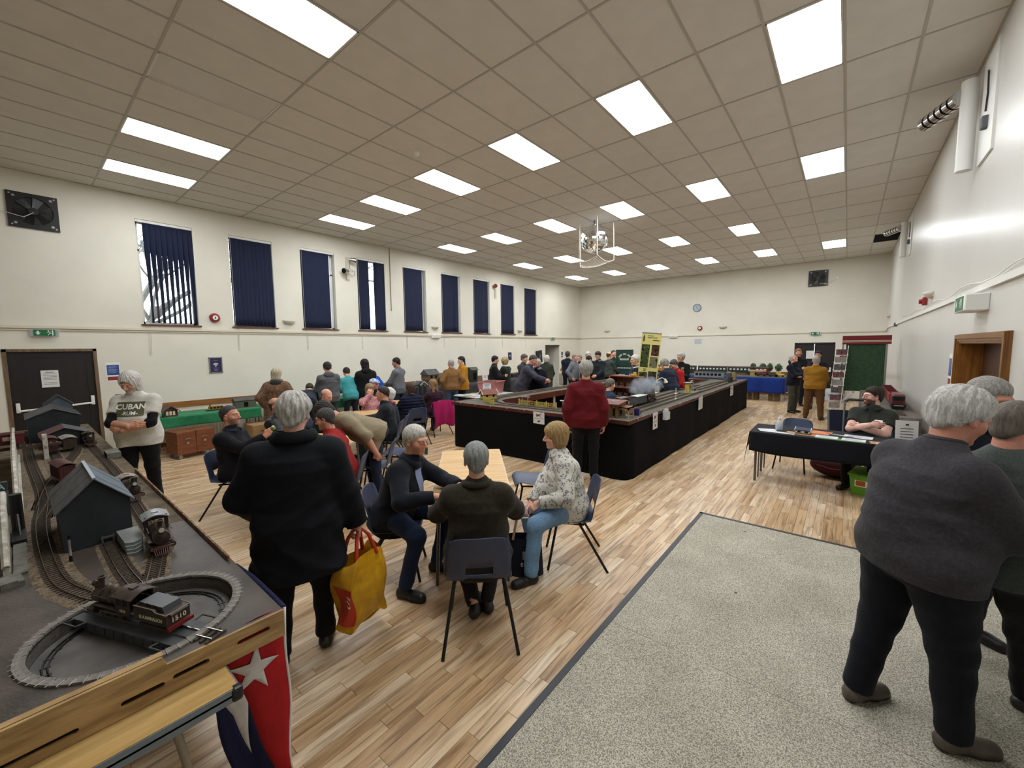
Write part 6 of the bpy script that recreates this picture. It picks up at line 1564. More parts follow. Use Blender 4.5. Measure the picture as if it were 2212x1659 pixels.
# things in the operating well: cabinet, banner, kettle table
cab = thing('display_cabinet', 'sloping mahogany display cabinet with two shelves of models', 'cabinet', (-4.05, 9.1, 0), math.radians(-16))
M_cabw = mat('orange_mahogany', '#7d4218', .4, col2='#62310f', scale=3, stretch=(6,1,1))
for sx in (-1, 1): MB().prism([(-.30, .55), (.22, .55), (.22, 1.26), (.08, 1.30), (-.02, 1.26)], 'x', sx*.42-.012, sx*.42+.012).build('side_panel', M_cabw, cab)
MB().bb(-.42, .42, .20, .22, .55, 1.28).build('back_panel', M_cabw, cab)
for z, y0 in ((.57, -.29), (.80, -.20), (1.03, -.10)): MB().bb(-.41, .41, y0, .20, z-.012, z).build('shelf', M_cabw, cab)
MB().bb(-.43, .43, -.02, .22, 1.27, 1.295).build('top', M_cabw, cab)
for sx in (-1, 1):
    for yy in (-.25, .18): MB().bb(sx*.38-.02, sx*.38+.02, yy-.02, yy+.02, 0, .55).build('leg', M_cabw, cab)
R = random.Random(9)
sh_i = 0
for z, y0 in ((.80, -.10), (1.03, -.02)):
    for k in range(4):
        sh_i += 1
        t = thing('model_locomotive', '%s dark model engine on the %s shelf of the mahogany cabinet, from the left' % (['first', 'second', 'third', 'fourth'][k], 'lower' if z < 1 else 'upper'), 'locomotive', (0, 0, 0), 0, 'engines in the cabinet')
        M1 = T(-4.05, 9.1, 0) @ RZ(math.radians(-16)) @ T(-.28+k*.19, y0+.08, z)
        MB().cyl((-.06, 0, .06), (.05, 0, .06), .026, n=10, M=M1).build('boiler', M_loco, t); MB().bb(-.075, .07, -.03, .03, .02, .034, M1).build('frame', M_loco, t)
        MB().bb(.03, .075, -.03, .03, .03, .105, M1).build('cab', mat('cab_paint_%d' % (sh_i % 3), ['#3d1512', '#1d2a1d', '#2a2a2c'][sh_i % 3], .5), t); MB().cyl((-.045, 0, .08), (-.045, 0, .115), .008, n=8, M=M1).build('chimney', M_brass, t)
        for q in (-.05, 0, .05):
            for sy in (-1, 1): MB().cyl((q, sy*.03, .018), (q, sy*.036, .018), .018, n=10, M=M1).build('wheel', M_railb, t)
tc_ = thing('toy_train', 'small yellow model engine on top of the cabinet', 'model', (-3.82, 9.12, 1.296)); MB().cbox((0, 0, .03), (.13, .07, .05), .01).build('body', mat('toy_yellow', '#c9a92a', .5), tc_); MB().cbox((.03, 0, .075), (.06, .06, .04), .01).build('cab', mat('toy_yellow', '#c9a92a'), tc_)
# banner
bn = thing('roller_banner', 'tall yellow banner with countryside photographs and a white pole', 'banner', (-3.78, 9.55, 0), math.radians(16))
M_byel = mat('banner_yellow', '#cfc476', .6)
bw_, b0, b1 = .44, .86, 2.30
Mb = T(0, 0, 0) @ RY(math.radians(5.0))
MB().bb(-bw_/2, bw_/2, -.002, .002, b0, b1, Mb).build('sheet', M_byel, bn)
ph = [(-.42, -.03, .42, .80, 0), (.06, .42, .62, .80, 1), (.03, .40, .42, .60, 2), (-.44, -.02, .16, .34, 3), (.02, .42, .16, .36, 4), (-.45, -.02, .0, .085, 5), (.02, .44, .0, .085, 6)]
pc = [('#3f4a2c', ['#1c2016', '#5d6440', '#2a3024']), ('#4a3228', ['#2c1d18', '#6a4a3c', '#3a2822']), ('#6f6e52', ['#2a2d22', '#8f9070', '#22241c']), ('#4c5426', ['#2a2c18', '#8a7a2c', '#1c2214']), ('#3a322c', ['#1c1814', '#4a4438', '#2c2822']), ('#332f2a', ['#1c1a18', '#45403a', '#2c2a22']), ('#2f4a2c', ['#1c2a18', '#45603a', '#2c3a22'])]
for (x0, x1, z0, z1, k) in ph:
    MB().bb(x0*bw_*1.08, x1*bw_*1.08, -.0035, -.002, b0+z0*(b1-b0)+.02, b0+z1*(b1-b0)+.02, Mb).build('photograph', pattern('banner_photo_%d' % k, pc[k][0], pc[k][1], 16, thr=(.3, .45)), bn)
for (x0, x1, z) in ((-.2, .1, .955), (-.2, .30, .925), (.08, .42, .885), (-.26, -.10, .405), (-.25, -.12, .378), (-.28, -.10, .352), (-.16, .26, .125)):
    MB().bb(x0*bw_, x1*bw_, -.0035, -.002, b0+z*(b1-b0)-.008, b0+z*(b1-b0)+.008, Mb).build('lettering', M_inkd, bn)
MB().prism([(-.43*bw_, b0+.86*(b1-b0)), (-.34*bw_, b0+.86*(b1-b0)), (-.33*bw_, b0+.93*(b1-b0)), (-.36*bw_, b0+.97*(b1-b0)), (-.42*bw_, b0+.95*(b1-b0))], 'y', -.0035, -.002, Mb).build('emblem', mat('banner_brown', '#4c4020', .7), bn)
MB().tube([(.05, .02, 0), (.05, .02, .9), (.17, .02, 2.3)], .007, 6).build('pole', M_white, bn); MB().bb(-.18, .22, -.10, .10, 0, .03).build('foot', M_steel, bn); MB().bb(-bw_/2, bw_/2, -.006, .006, b1-.01, b1+.012, Mb).build('top_bar', M_steel, bn)
# table in the well with lamp and tools
wt_ = thing('work_table', 'small work table cluttered with servicing gear in the layout well', 'table', (-3.75, 10.25, 0)); MB().bb(-.35, .35, -.55, .55, .80, .83).build('top', M_cabw, wt_)
for sx in (-1, 1):
    for sy in (-1, 1): MB().bb(sx*.32-.02, sx*.32+.02, sy*.5-.02, sy*.5+.02, 0, .8).build('leg', M_cabw, wt_)
dl = thing('desk_lamp', 'white anglepoise lamp on the work table', 'lamp', (-3.62, 9.95, .83)); MB().cyl((0, 0, 0), (0, 0, .02), .07, n=16).build('base', M_white, dl); MB().tube([(0, 0, .02), (0, 0, .2), (.05, .05, .34), (.12, .14, .38), (.17, .2, .34)], .009, 7).build('arm', M_white, dl, smooth=60); MB().cyl((.17, .2, .35), (.19, .23, .26), .02, .05, n=12).build('shade', M_white, dl, smooth=50)
for k, (dx, dy, c, lab) in enumerate(((.05, .25, '#c9c6bd', 'white spray bottle on the work table'), (-.05, .02, '#b8b6ae', 'pale grease tub on the work table'))):
    t = thing('bottle', lab, 'bottle', (-3.6+dx, 10.2+dy, .83)); MB().lathe([(0, 0), (.045, 0), (.05, .02), (.048, .14), (.018, .19), (.016, .24), (0, .24)], n=14).build('body', mat('plastic_'+c[1:], c, .4), t, smooth=50); MB().bb(-.02, .05, -.012, .012, .24, .27).build('trigger', M_white, t)
tr = thing('tool_box', 'black open tool tray on the work table', 'box', (-3.62, 10.55, .83)); MB().bb(-.14, .14, -.16, .16, 0, .02).build('floor', M_black, tr); b = MB(); b.bb(-.14, -.13, -.16, .16, 0, .1); b.bb(.13, .14, -.16, .16, 0, .1); b.bb(-.14, .14, -.16, -.15, 0, .1); b.bb(-.14, .14, .15, .16, 0, .1); b.build('sides', M_black, tr)
cl = thing('cleaning_cloth', 'crumpled white cloth on the work table edge', 'cloth', (-3.48, 9.85, .83)); MB().grid(lambda u, v: ((u-.5)*.22, (v-.5)*.16, .018+.016*math.sin(u*11)*math.cos(v*9)), 10, 8).build('sheet', MATS['paper'], cl, smooth=60, thick=.006)
# green sign board
gs = thing('sign_board', 'dark green sign board with cream lettering above the far tables', 'sign', (-6.35, 14.3, 0), math.radians(6))
M_sgn = mat('bottle_green_board', '#12322a', .5); M_sgl = mat('sign_cream', '#b9c0a8', .6)
MB().bb(-.31, .31, -.05, .05, .98, 1.86).build('board', M_sgn, gs); MB().bb(-.25, -.21, -.03, .03, 0, .98).build('leg', M_sgn, gs); MB().bb(.21, .25, -.03, .03, 0, .98).build('leg', M_sgn, gs)
for k in range(13):
    if k in (4, 8): continue
    a = math.radians(152-k*10.3); MB().bb(-.014, .014, -.0525, -.0505, -.03, .03, T(.02+.23*math.cos(a), 0, 1.50+.20*math.sin(a)) @ RY(math.pi/2-a)).build('letter', M_sgl, gs)
for k in range(8): MB().bb(-.16+k*.043, -.128+k*.043, -.0525, -.0505, 1.475-.0+(.0), 1.56 if k in (0, 7) else 1.54).build('letter', M_sgl, gs)
for k, (a, b_) in enumerate(((-.24, -.14), (-.12, -.04), (-.02, .06), (.08, .15), (.17, .26))): MB().bb(a, b_, -.0525, -.0505, 1.17, 1.21).build('lettering', M_sgl, gs)
# ================================================================ fixtures on walls and ceiling
M_egreen = mat('exit_green', '#0f6b3a', .4); M_signw = mat('sign_white', '#e8e8e4', .5); M_alarm = mat('alarm_red', '#8c1418', .4); M_bsign = mat('notice_blue', '#1c3f86', .5)
def wallM(side, u, z, off=.0):
    """frame on a wall: X to the viewer's right along the wall, Y up, Z out of the wall"""
    if side == 'left': return frameM((XL+off, u, z), (0, 1, 0), (0, 0, 1))
    if side == 'far': return frameM((u, YE-off, z), (1, 0, 0), (0, 0, 1))
    return frameM((XR-off, u, z), (0, -1, 0), (0, 0, 1))
def exit_sign(label, side, u, z, w=.34, h=.13, gl=False, d=.06):
    t = thing('exit_sign', label, 'exit sign', (0, 0, 0), 0, 'emergency exit signs'); M = wallM(side, u, z)
    MB().cbox((0, 0, d/2), (w, h, d), .01, M).build('housing', M_clear if side != 'right' else M_signw, t)
    MB().bb(-w*.37, w*.37, -h*.42, h*.42, d, d+.003, M).build('legend_plate', M_egreen, t)
    MB().prism([(-.22*w-.012, .03), (-.22*w+.012, .03), (-.22*w+.012, 0), (-.22*w+.03, 0), (-.22*w, -.04), (-.22*w-.03, 0), (-.22*w-.012, 0)], 'z', d+.003, d+.005, M).build('arrow', M_signw, t)
    b = MB(); x = .17*w; b.cyl((x-.012, .034, d+.003), (x-.012, .034, d+.005), .010, n=8, M=M)
    for a, c in (((x-.012, .022), (x+.004, -.006)), ((x+.004, -.006), (x-.02, -.04)), ((x+.004, -.006), (x+.024, -.012)), ((x-.008, .014), (x+.02, .016)), ((x-.008, .014), (x-.03, .002))): b.tube([(a[0], a[1], d+.004), (c[0], c[1], d+.004)], .005, 4, M)
    b.bb(x+.03, x+.045, -.045, .045, d+.003, d+.005, M); b.build('running_figure', M_signw, t); return t
exit_sign('green exit sign over the brown fire door', 'left', .38, 2.33)
exit_sign('green exit sign near the far corner doorway', 'left', 16.34, 2.37)
exit_sign('green exit sign over the double door', 'far', -.95, 2.385)
exit_sign('boxy exit sign on the right wall above the oak doorway', 'right', 6.02, 2.38, w=.50, h=.16, d=.16)
def uplighter(label, side, u, z, s=1.0):
    t = thing('wall_uplighter', label, 'wall light', (0, 0, 0), 0, 'plaster wall uplighters'); M = wallM(side, u, z); vs = []; fs = []; n = 12; k = 6
    for i in range(k+1):
        a = math.pi/2*i/k
        for j in range(n+1): b = math.pi*j/n; vs.append((.15*s*math.cos(b)*math.cos(a), -.10*s*math.sin(a), .11*s*math.sin(b)*math.cos(a)))
    fs = [(i*(n+1)+j, i*(n+1)+j+1, (i+1)*(n+1)+j+1, (i+1)*(n+1)+j) for i in range(k) for j in range(n)]
    MB().add([(a, b+.05*s, c) for a, b, c in vs], fs, M).build('bowl', mat('plaster_white', '#cfc8b8', .7), t, smooth=70, thick=.006); MB().bb(-.14*s, .14*s, -.03*s, .04*s, 0, .012, M).build('back_plate', mat('plaster_white', '#cfc8b8'), t); return t
for i, u in enumerate((4.46, 9.17, 13.83)): uplighter('bowl-shaped plaster uplighter %s' % ['between the second and third windows', 'between the fifth and sixth windows', 'between the eighth and ninth windows'][i], 'left', u, 2.67)
uplighter('bowl-shaped plaster uplighter near the far left corner', 'far', -9.37, 2.73); uplighter('bowl-shaped plaster uplighter right of the clock', 'far', -4.09, 2.72)
uplighter('bowl-shaped plaster uplighter beside the red strobe on the right wall', 'right', 9.3, 2.75); uplighter('bowl-shaped plaster uplighter at the far end of the right wall', 'right', 17.9, 2.86)
def bell(label, side, u, z, r=.10):
    t = thing('fire_alarm', label, 'fire alarm', (0, 0, 0), 0, 'red fire alarm sounders'); M = wallM(side, u, z)
    MB().lathe([(0, 0), (r, 0), (r, .03), (r*.85, .06), (r*.55, .065), (0, .065)], n=24, M=M).build('body', M_alarm, t, smooth=40); MB().lathe([(0, .064), (r*.5, .064), (r*.5, .07), (0, .072)], n=20, M=M).build('label_disc', M_signw, t); MB().bb(-.012, .012, -.02, .02, .071, .073, M).build('mark', M_inkd, t)
bell('round red alarm sounder beside the first window', 'left', 2.9, 2.71); bell('round red alarm sounder under the clock', 'far', -5.0, 2.73)
t = thing('strobe_light', 'square red strobe under the right wall uplighter', 'fire alarm'); M = wallM('right', 9.85, 2.70); MB().cbox((0, 0, .03), (.12, .13, .06), .01, M).build('base', M_alarm, t); MB().cyl((0, 0, .06), (0, 0, .10), .04, .035, n=12, M=M).build('lens', M_alarm, t)
for side, u, z, lab in (('left', 9.18, 2.38, 'white emergency light box on the window wall'), ('far', -6.11, 2.40, 'white emergency light box on the end wall')):
    t = thing('emergency_light', lab, 'light'); M = wallM(side, u, z); MB().cbox((0, 0, .035), (.36, .12, .07), .012, M).build('case', M_signw, t); MB().bb(-.16, .16, -.045, .045, .07, .074, M).build('diffuser', M_offl, t)
ck = thing('wall_clock', 'round wall clock high on the end wall', 'clock'); M = wallM('far', -5.14, 3.61)
MB().lathe([(.15, 0), (.17, .0), (.175, .02), (.165, .04), (.15, .04), (.15, .0)], n=32, M=M).build('rim', mat('grey_rim', '#6f777d', .4), ck, smooth=40); MB().lathe([(0, .01), (.152, .01), (.152, .02), (0, .02)], n=32, M=M).build('face', mat('clock_face', '#aab8c0', .4), ck)
for k in range(12): a = math.pi/6*k; MB().bb(-.005, .005, .118, .138, .021, .023, M @ RZ(-a)).build('hour_mark', M_inkd, ck)
MB().bb(-.006, .006, -.02, .085, .024, .026, M @ RZ(-math.radians(-20))).build('hour_hand', M_inkd, ck); MB().bb(-.004, .004, -.02, .125, .027, .029, M @ RZ(-math.radians(145))).build('minute_hand', M_inkd, ck)
# fans
def fan(label, side, u, z, w=.58, shiny=False):
    t = thing('wall_fan', label, 'fan', (0, 0, 0), 0, 'square black wall fans'); M = wallM(side, u, z)
    plate('mounting_plate', [(-w/2, -w/2), (w/2, -w/2), (w/2, w/2), (-w/2, w/2)], [circle(0, 0, w*.40, 32)], .02, M_black, M @ T(0, 0, .03), t)
    MB().lathe([(0, .004), (w*.42, .004), (w*.42, .008), (0, .008)], n=24, M=M).build('duct', mat('duct_black', '#050505', .6), t)
    for k in range(6):
        a = math.pi/3*k+.2; MB().grid(lambda p, q: ((.05+p*(w*.38-.05)), (q-.5)*(.06+.07*p), .018+(q-.5)*.02), 4, 2, M @ RZ(a)).build('blade', M_black, t, thick=.003)
    MB().cyl((0, 0, .005), (0, 0, .045), .06, n=16, M=M).build('motor', M_black, t)
    for sx in (-1, 1):
        for sy in (-1, 1): MB().cyl((sx*w*.43, sy*w*.43, .03), (sx*w*.43, sy*w*.43, .036), .014, n=8, M=M).build('bolt', M_steel, t); MB().cyl((sx*w*.36, sy*w*.38, .03), (sx*w*.36, sy*w*.38, .04), .022, n=6, M=M).build('bolt', M_steel, t)
    MB().tube([(-w*.0, -.02, .045), (-w*.2, -.12, .06), (-w*.52, -.08, .04), (-w*.9, -.04, .01)] if side == 'left' else [(.05, -.2, .05), (.3, -.22, .03), (.52, -.08, .02), (.55, .0, .01)], .006, 6, M).build('cable', M_cord, t)
    return t
fan('square black fan high on the window wall above the fire door', 'left', .41, 4.385); fan('square black fan high on the end wall above the double door', 'far', -.96, 4.40)
t = thing('wall_socket', 'small white socket beside the end wall fan', 'socket'); MB().cbox((0, 0, .015), (.09, .09, .03), .006, wallM('far', -.40, 4.36)).build('case', M_signw, t)
# framed wifi poster, fire notices
t = thing('framed_poster', 'framed navy wifi poster on the window wall', 'poster'); M = wallM('left', 2.855, 1.665); b = MB()
for q in ((-.125, .125, .155, .175), (-.125, .125, -.175, -.155), (-.125, -.105, -.175, .175), (.105, .125, -.175, .175)): b.bb(*q, 0, .018, M)
b.build('frame', M_steel, t); MB().bb(-.106, .106, -.156, .156, 0, .008, M).build('sheet', mat('poster_navy', '#231f4a', .4), t)
for r in (.025, .045, .068):
    vs = [(r*math.cos(a), r*math.sin(a)-.03, .010) for a in [math.radians(45+k*9) for k in range(11)]]; MB().tube(vs, .006, 5, M).build('wifi_arc', M_signw, t)
MB().cyl((0, -.035, .008), (0, -.035, .011), .009, n=10, M=M).build('wifi_dot', M_signw, t)
for k, (w_, z_) in enumerate(((.07, .09), (.10, -.07), (.08, -.10), (.06, -.125))): MB().bb(-w_/2, w_/2, z_, z_+.008, .008, .0095, M).build('print_line', mat('poster_lilac', '#8d88b0', .6), t)
def fire_notice(label, side, u, z, w=.19, h=.36):
    t = thing('fire_notice', label, 'notice', (0, 0, 0), 0, 'blue fire action notices'); M = wallM(side, u, z)
    MB().bb(-w/2, w/2, -h/2, h/2, 0, .003, M).build('sheet', M_signw, t); MB().bb(-w*.45, w*.45, -h*.18, h*.36, .003, .004, M).build('blue_panel', M_bsign, t); MB().bb(-w*.45, w*.45, -h*.46, -h*.26, .003, .004, M).build('red_panel', mat('notice_red', '#8c2a24', .5), t)
    for k in range(7): MB().bb(-w*.38, w*(.36 if k % 2 else .2), h*.30-k*h*.062, h*.315-k*h*.062, .004, .0045, M).build('print_line', mat('pale_blue_print', '#a9bbdc', .6), t)
    return t
fire_notice('blue fire notice by the fire door', 'left', 1.2, 1.605); fire_notice('blue fire notice left of the corner by the open doorway', 'left', 17.2, 1.62, .2, .34); fire_notice('blue fire notice beside the double door', 'far', -.125, 1.66); fire_notice('blue fire notice beside the oak doorway', 'right', 7.36, 1.66, .17, .40)
for side, u, z, lab in (('left', 1.24, 1.10, 'small red and white extinguisher sign by the fire door'), ('left', 17.25, 1.22, 'red and white sign near the far corner'), ('far', -.23, 1.20, 'red and white extinguisher signs beside the double door')):
    t = thing('safety_sign', lab, 'sign'); M = wallM(side, u, z)
    for k in range(2): MB().bb(-.055, .055, -.06-k*.17, .07-k*.17, 0, .003, M).build('plate', M_signw, t); MB().bb(-.05, .05, .01-k*.17, .065-k*.17, .003, .004, M).build('red_panel', M_alarm, t); MB().prism([(-.03, -.05-k*.17), (.0, -.05-k*.17), (.03, 0-k*.17), (.01, .0-k*.17)], 'z', .003, .004, M).build('symbol', M_alarm, t)
t = thing('call_point', 'red alarm call point beside the double door', 'call point'); MB().cbox((0, 0, .03), (.10, .10, .06), .008, wallM('far', .0, 1.38)).build('box', M_alarm, t); MB().bb(-.03, .03, -.03, .02, .06, .063, wallM('far', .0, 1.38)).build('pane', M_signw, t)
t = thing('wall_notice', 'small pale lettered notice under the clock', 'notice'); M = wallM('far', -5.06, 2.13)
for k in range(5): MB().bb(-.16+.02*(k % 2), .16-.03*(k % 3), .10-k*.045, .125-k*.045, 0, .003, M).build('print_line', mat('pale_blue_letter', '#9aa6b8', .6), t)
t = thing('framed_poster', 'small dark poster on the window wall before the doorway', 'poster'); MB().bb(-.11, .11, -.16, .16, 0, .012, wallM('left', 13.15, 1.62)).build('sheet', mat('poster_navy', '#231f4a'), t); MB().bb(-.05, .05, -.02, .06, .012, .014, wallM('left', 13.15, 1.62)).build('print', mat('poster_lilac', '#8d88b0'), t)
t = thing('noticeboard', 'black angled board on the wall beside the doorway', 'board'); MB().box((0, 0, .05), (.42, .55, .04), wallM('left', 15.2, 1.55) @ RZ(.12)).build('panel', M_black, t); MB().bb(-.02, .1, -.1, .1, .07, .075, wallM('left', 15.2, 1.55)).build('paper', M_ink, t)
# spotlights between windows, heaters, wires
t = thing('wall_spotlights', 'cream bracket with two chrome spotlights between the windows', 'spotlight'); M = wallM('left', 6.08, 4.22)
MB().bb(-.04, .04, -.30, .30, 0, .05, M).build('bracket', mat('cream_metal', '#c9c0ac', .5), t)
for sx, z in ((1, .24), (-1, -.08)): MB().cyl((sx*.02, z, .10), (sx*.18, z-.02, .16), .045, .075, n=14, M=M).build('lamp', M_metal, t, smooth=40); MB().cyl((sx*.18, z-.02, .16), (sx*.185, z-.02, .162), .07, n=14, M=M).build('lens', M_glassd, t)
MB().tube([(.05, .2, .06), (.06, 0, .05), (.16, -.06, .05), (.22, -.03, .03), (.20, -.16, .04), (.12, -.2, .04), (.0, -.1, .05)], .006, 5, M).build('cable', M_ink, t)
t = thing('wall_bracket', 'red lamp on a cream bracket between the seventh and eighth windows', 'spotlight'); M = wallM('left', 12.28, 4.15); b = MB(); b.bb(-.05, -.03, -.22, .2, 0, .03, M); b.bb(.03, .05, -.22, .2, 0, .03, M); b.bb(-.05, .05, -.24, -.22, 0, .03, M); b.build('bracket', mat('cream_metal', '#c9c0ac'), t); MB().cyl((-.02, .24, .05), (-.1, .24, .12), .06, .08, n=12, M=M).build('lamp', M_alarm, t)
t = thing('conduit_pipe', 'thin brown conduit dropping between the fourth and fifth windows', 'pipe'); MB().cyl((XL+.012, 7.47, 3.14), (XL+.012, 7.47, ZC), .012, n=8).build('pipe', mat('conduit_brown', '#8f7f68', .5), t)
def pa_plate(label, u, z, s):
    t = thing('wall_projector', label, 'fixture', (0, 0, 0), 0, 'brackets high on the right wall'); M = wallM('right', u, z)
    MB().bb(-.30*s, .26*s, -.52*s, .52*s, 0, .02, M).build('back_plate', M_signw, t)
    b = MB(); b.cyl((-.42*s, -.5*s, .10), (-.42*s, .45*s, .10), .07*s, n=14, M=M); b.build('pipe', M_signw, t, smooth=50)
    b = MB()
    for k in range(6): b.cyl((-.42*s-k*.09*s, .30*s, .16+k*.04), (-.42*s-(k+.7)*.09*s, .30*s, .16+(k+.7)*.04), .085*s, n=14, M=M)
    b.build('duct_hose', M_metal, t, smooth=40); MB().tube([(-.05*s, .35*s, .03), (.03*s, .30*s, .04), (0, .12*s, .03), (-.04*s, -.05*s, .03)], .008, 5, M).build('cable', M_inkd, t); MB().cbox((.02*s, -.18*s, .04), (.09*s, .12*s, .05), .01, M).build('junction_box', M_ink, t)
    return t
pa_plate('white pipe bracket high on the right wall near the viewer', 6.45, 4.40, 1.0); pa_plate('white pipe bracket high on the right wall at the far end', 13.2, 4.46, .85)
t = thing('junction_box', 'small grey junction box on the right wall trunking', 'box'); MB().cbox((0, 0, .03), (.14, .10, .06), .008, wallM('right', 15.2, 2.5)).build('case', M_ink, t)
# smoke detector
t = thing('smoke_detector', 'small round smoke detector on the near ceiling', 'detector', (-5.35, 4.22, ZC)); MB().lathe([(0, -.05), (.03, -.05), (.045, -.03), (.055, -.012), (.055, 0.006), (0, .006)], n=18).build('case', M_signw, t, smooth=40)
# mirror ball with net below
bx_, by_, bz_, br_ = -4.885, 9.155, 4.58, .325
mbq = thing('mirror_ball', 'silver mirror ball hanging from the ceiling', 'mirror ball', (bx_, by_, bz_))
vs = []; fs = []; rows = 18; R = random.Random(5)
for i in range(rows):
    t0 = math.pi*i/rows; t1 = math.pi*(i+1)/rows; tm = (t0+t1)/2; n = max(4, int(rows*2*math.sin(tm)))
    for j in range(n):
        a0 = 2*math.pi*j/n; a1 = 2*math.pi*(j+1)/n; am = (a0+a1)/2; c = Vector((math.sin(tm)*math.cos(am), math.sin(tm)*math.sin(am), math.cos(tm)))*br_
        nn = (c.normalized()+Vector((R.uniform(-1, 1), R.uniform(-1, 1), R.uniform(-1, 1)))*.03).normalized(); u = Vector((-math.sin(am), math.cos(am), 0)); w = nn.cross(u); u = w.cross(nn); hu = br_*math.sin(tm)*(a1-a0)/2*.95; hw = br_*(t1-t0)/2*.95; o = len(vs)
        vs += [tuple(c-u*hu-w*hw), tuple(c+u*hu-w*hw), tuple(c+u*hu+w*hw), tuple(c-u*hu+w*hw)]; fs.append((o, o+1, o+2, o+3))
me = bpy.data.meshes.new('mirror_tiles'); me.from_pydata(vs, [], fs); me.materials.append(mat('mirror', '#f2f4f5', .10, metal=1.0)); bm = bmesh.new(); bm.from_mesh(me)
for f in bm.faces:
    if f.normal.dot(f.calc_center_median()) < 0: f.normal_flip()
bm.to_mesh(me); bm.free(); o = obj('mirror_tiles', me, mbq); o['kind'] = 'stuff'
MB().sphere((0, 0, 0), br_*.985, 24).build('core', mat('ball_core', '#3a3a3a', .6), mbq, smooth=60); MB().cyl((0, 0, br_-.01), (0, 0, ZC-bz_), .010, n=8).build('hanger', M_black, mbq); MB().cyl((0, 0, br_-.01), (0, 0, br_+.03), .05, n=12).build('cap', M_steel, mbq)
nt_ = thing('balloon_net', 'white cargo net slung on ropes under the mirror ball', 'net', (bx_, by_, 0))
M_rope = mat('white_rope', '#d8d2c4', .8); cn = [(-.70, .56, 4.12), (-.40, -.02, 4.12), (.27, -.36, 4.12), (.30, .46, 4.12)]
def netp(u, v):
    a, b_, c, d = [Vector(q) for q in cn]; p = (a*(1-u)+b_*u)*(1-v)+(d*(1-u)+c*u)*v; p.z -= .14*math.sin(math.pi*u)*.6+.14*math.sin(math.pi*v)*.5; return p
for k, q in enumerate(cn): MB().tube([q, (q[0]*.98, q[1]*.98, (q[2]+ZC)/2), (q[0]*.96, q[1]*.96, ZC-.012)], .011, 6).build('rope', M_rope, nt_, smooth=60)
b = MB()
for k in range(13):
    for m_ in range(2):
        pts = [netp((k/12), j/10) if m_ else netp(j/10, k/12) for j in range(11)]; b.tube(pts, .004, 4)
o = b.build('netting', M_rope, nt_); o['kind'] = 'stuff'
for i in range(4): MB().tube([netp(*((j/8, 0) if i == 0 else (1, j/8) if i == 1 else (1-j/8, 1) if i == 2 else (0, 1-j/8))) for j in range(9)], .009, 6).build('border_rope', M_rope, nt_, smooth=60)
# radiators along the window wall
M_rad = mat('radiator_cream', '#cfc8b4', .45)
for k, (y0, y1) in enumerate(((1.2, 3.0), (3.35, 4.9), (5.4, 7.2), (8.0, 10.0))):
    t = thing('radiator', ['first', 'second', 'third', 'fourth'][k]+' cream radiator under the windows, counted from the fire door', 'radiator', (XL+.07, (y0+y1)/2, .10), 0, 'radiators on the window wall'); n = int((y1-y0)/.06)
    MB().bb(-.03, .03, -(y1-y0)/2, (y1-y0)/2, 0, .62).build('panel', M_rad, t); b = MB()
    for j in range(n): q = -(y1-y0)/2+(j+.5)*(y1-y0)/n; b.bb(.03, .052, q-.018, q+.018, .04, .56)
    o = b.build('fins', M_rad, t); o['kind'] = 'stuff'
    MB().bb(-.035, .055, -(y1-y0)/2, (y1-y0)/2, .62, .64).build('top_grille', M_rad, t)
    for sy in (-1, 1): MB().cyl((0, sy*(y1-y0)*.45, -.10), (0, sy*(y1-y0)*.45, .02), .012, n=8).build('pipe', M_rad, t)
# ================================================================ tables round the walls
def cloth_table(name, label, x0, x1, y0, y1, z, clothm, drop, sides, legm=M_gleg, topm=None, amp=.012, legs=True):
    t = thing(name, label, 'table'); MB().bb(x0, x1, y0, y1, z-.03, z-.004).build('table_top', topm or M_beech, t)
    if clothm is not None:
        MB().bb(x0-.006, x1+.006, y0-.006, y1+.006, z-.004, z).build('cloth_top', clothm, t); q = {'-y': [(x0, y0), (x1, y0)], '+y': [(x1, y1), (x0, y1)], '+x': [(x1, y0), (x1, y1)], '-x': [(x0, y1), (x0, y0)]}
        for s_ in sides: drape('cloth_skirt', q[s_], z-drop, z-.002, clothm, t, amp=amp, seed=len(s_)+x0)
    if legs:
        for xx in (x0+.08, x1-.08):
            for yy in (y0+.1, y1-.1): MB().cyl((xx, yy, 0), (xx, yy, z-.03), .014, n=8).build('leg', legm, t)
    return t
M_green = cloth('#2c7a52', 'plain'); M_blue = cloth('#16307c', 'plain'); M_greyd = mat('grey_felt_drape', '#3c3a3e', .95, var=.25, scale=60); M_navyc = cloth('#0c0e16', 'plain')
# green table along the window wall
cloth_table('display_table', 'green-clothed table along the window wall by the crate', -10.55, -9.85, 1.35, 3.35, .74, M_green, .20, ['+x', '-y'], legs=True)
cloth_table('display_table', 'green-clothed table behind the woman in leopard coat', -10.55, -9.85, 3.40, 6.2, .74, M_green, .22, ['+x'])
pav = model_house('little pavilion model with pointed roof on the green table', -9.97, 1.82, 0, .20, .20, .13, mat('pavilion_wood', '#3c2a28', .6), mat('pavilion_roof', '#4a3a3a', .6), .04, mat('pavilion_roof', '#4a3a3a'), base=.74)
for k in range(3): MB().bb(.101, .104, -.075+k*.05, -.04+k*.05, .035, .11).build('pale_panel', M_cream, pav)  # three small flat panels in plain cream on the pavilion side
tm_ = thing('model_tram', 'yellow brass model engine on the green table', 'locomotive', (-10.2, 2.62, .74)); MB().bb(-.03, .03, -.13, .13, .02, .09).build('body', mat('brass_yellow', '#a98530', .35, metal=.5), tm_); MB().bb(-.035, .035, -.18, .16, .0, .02).build('frame', M_black, tm_)
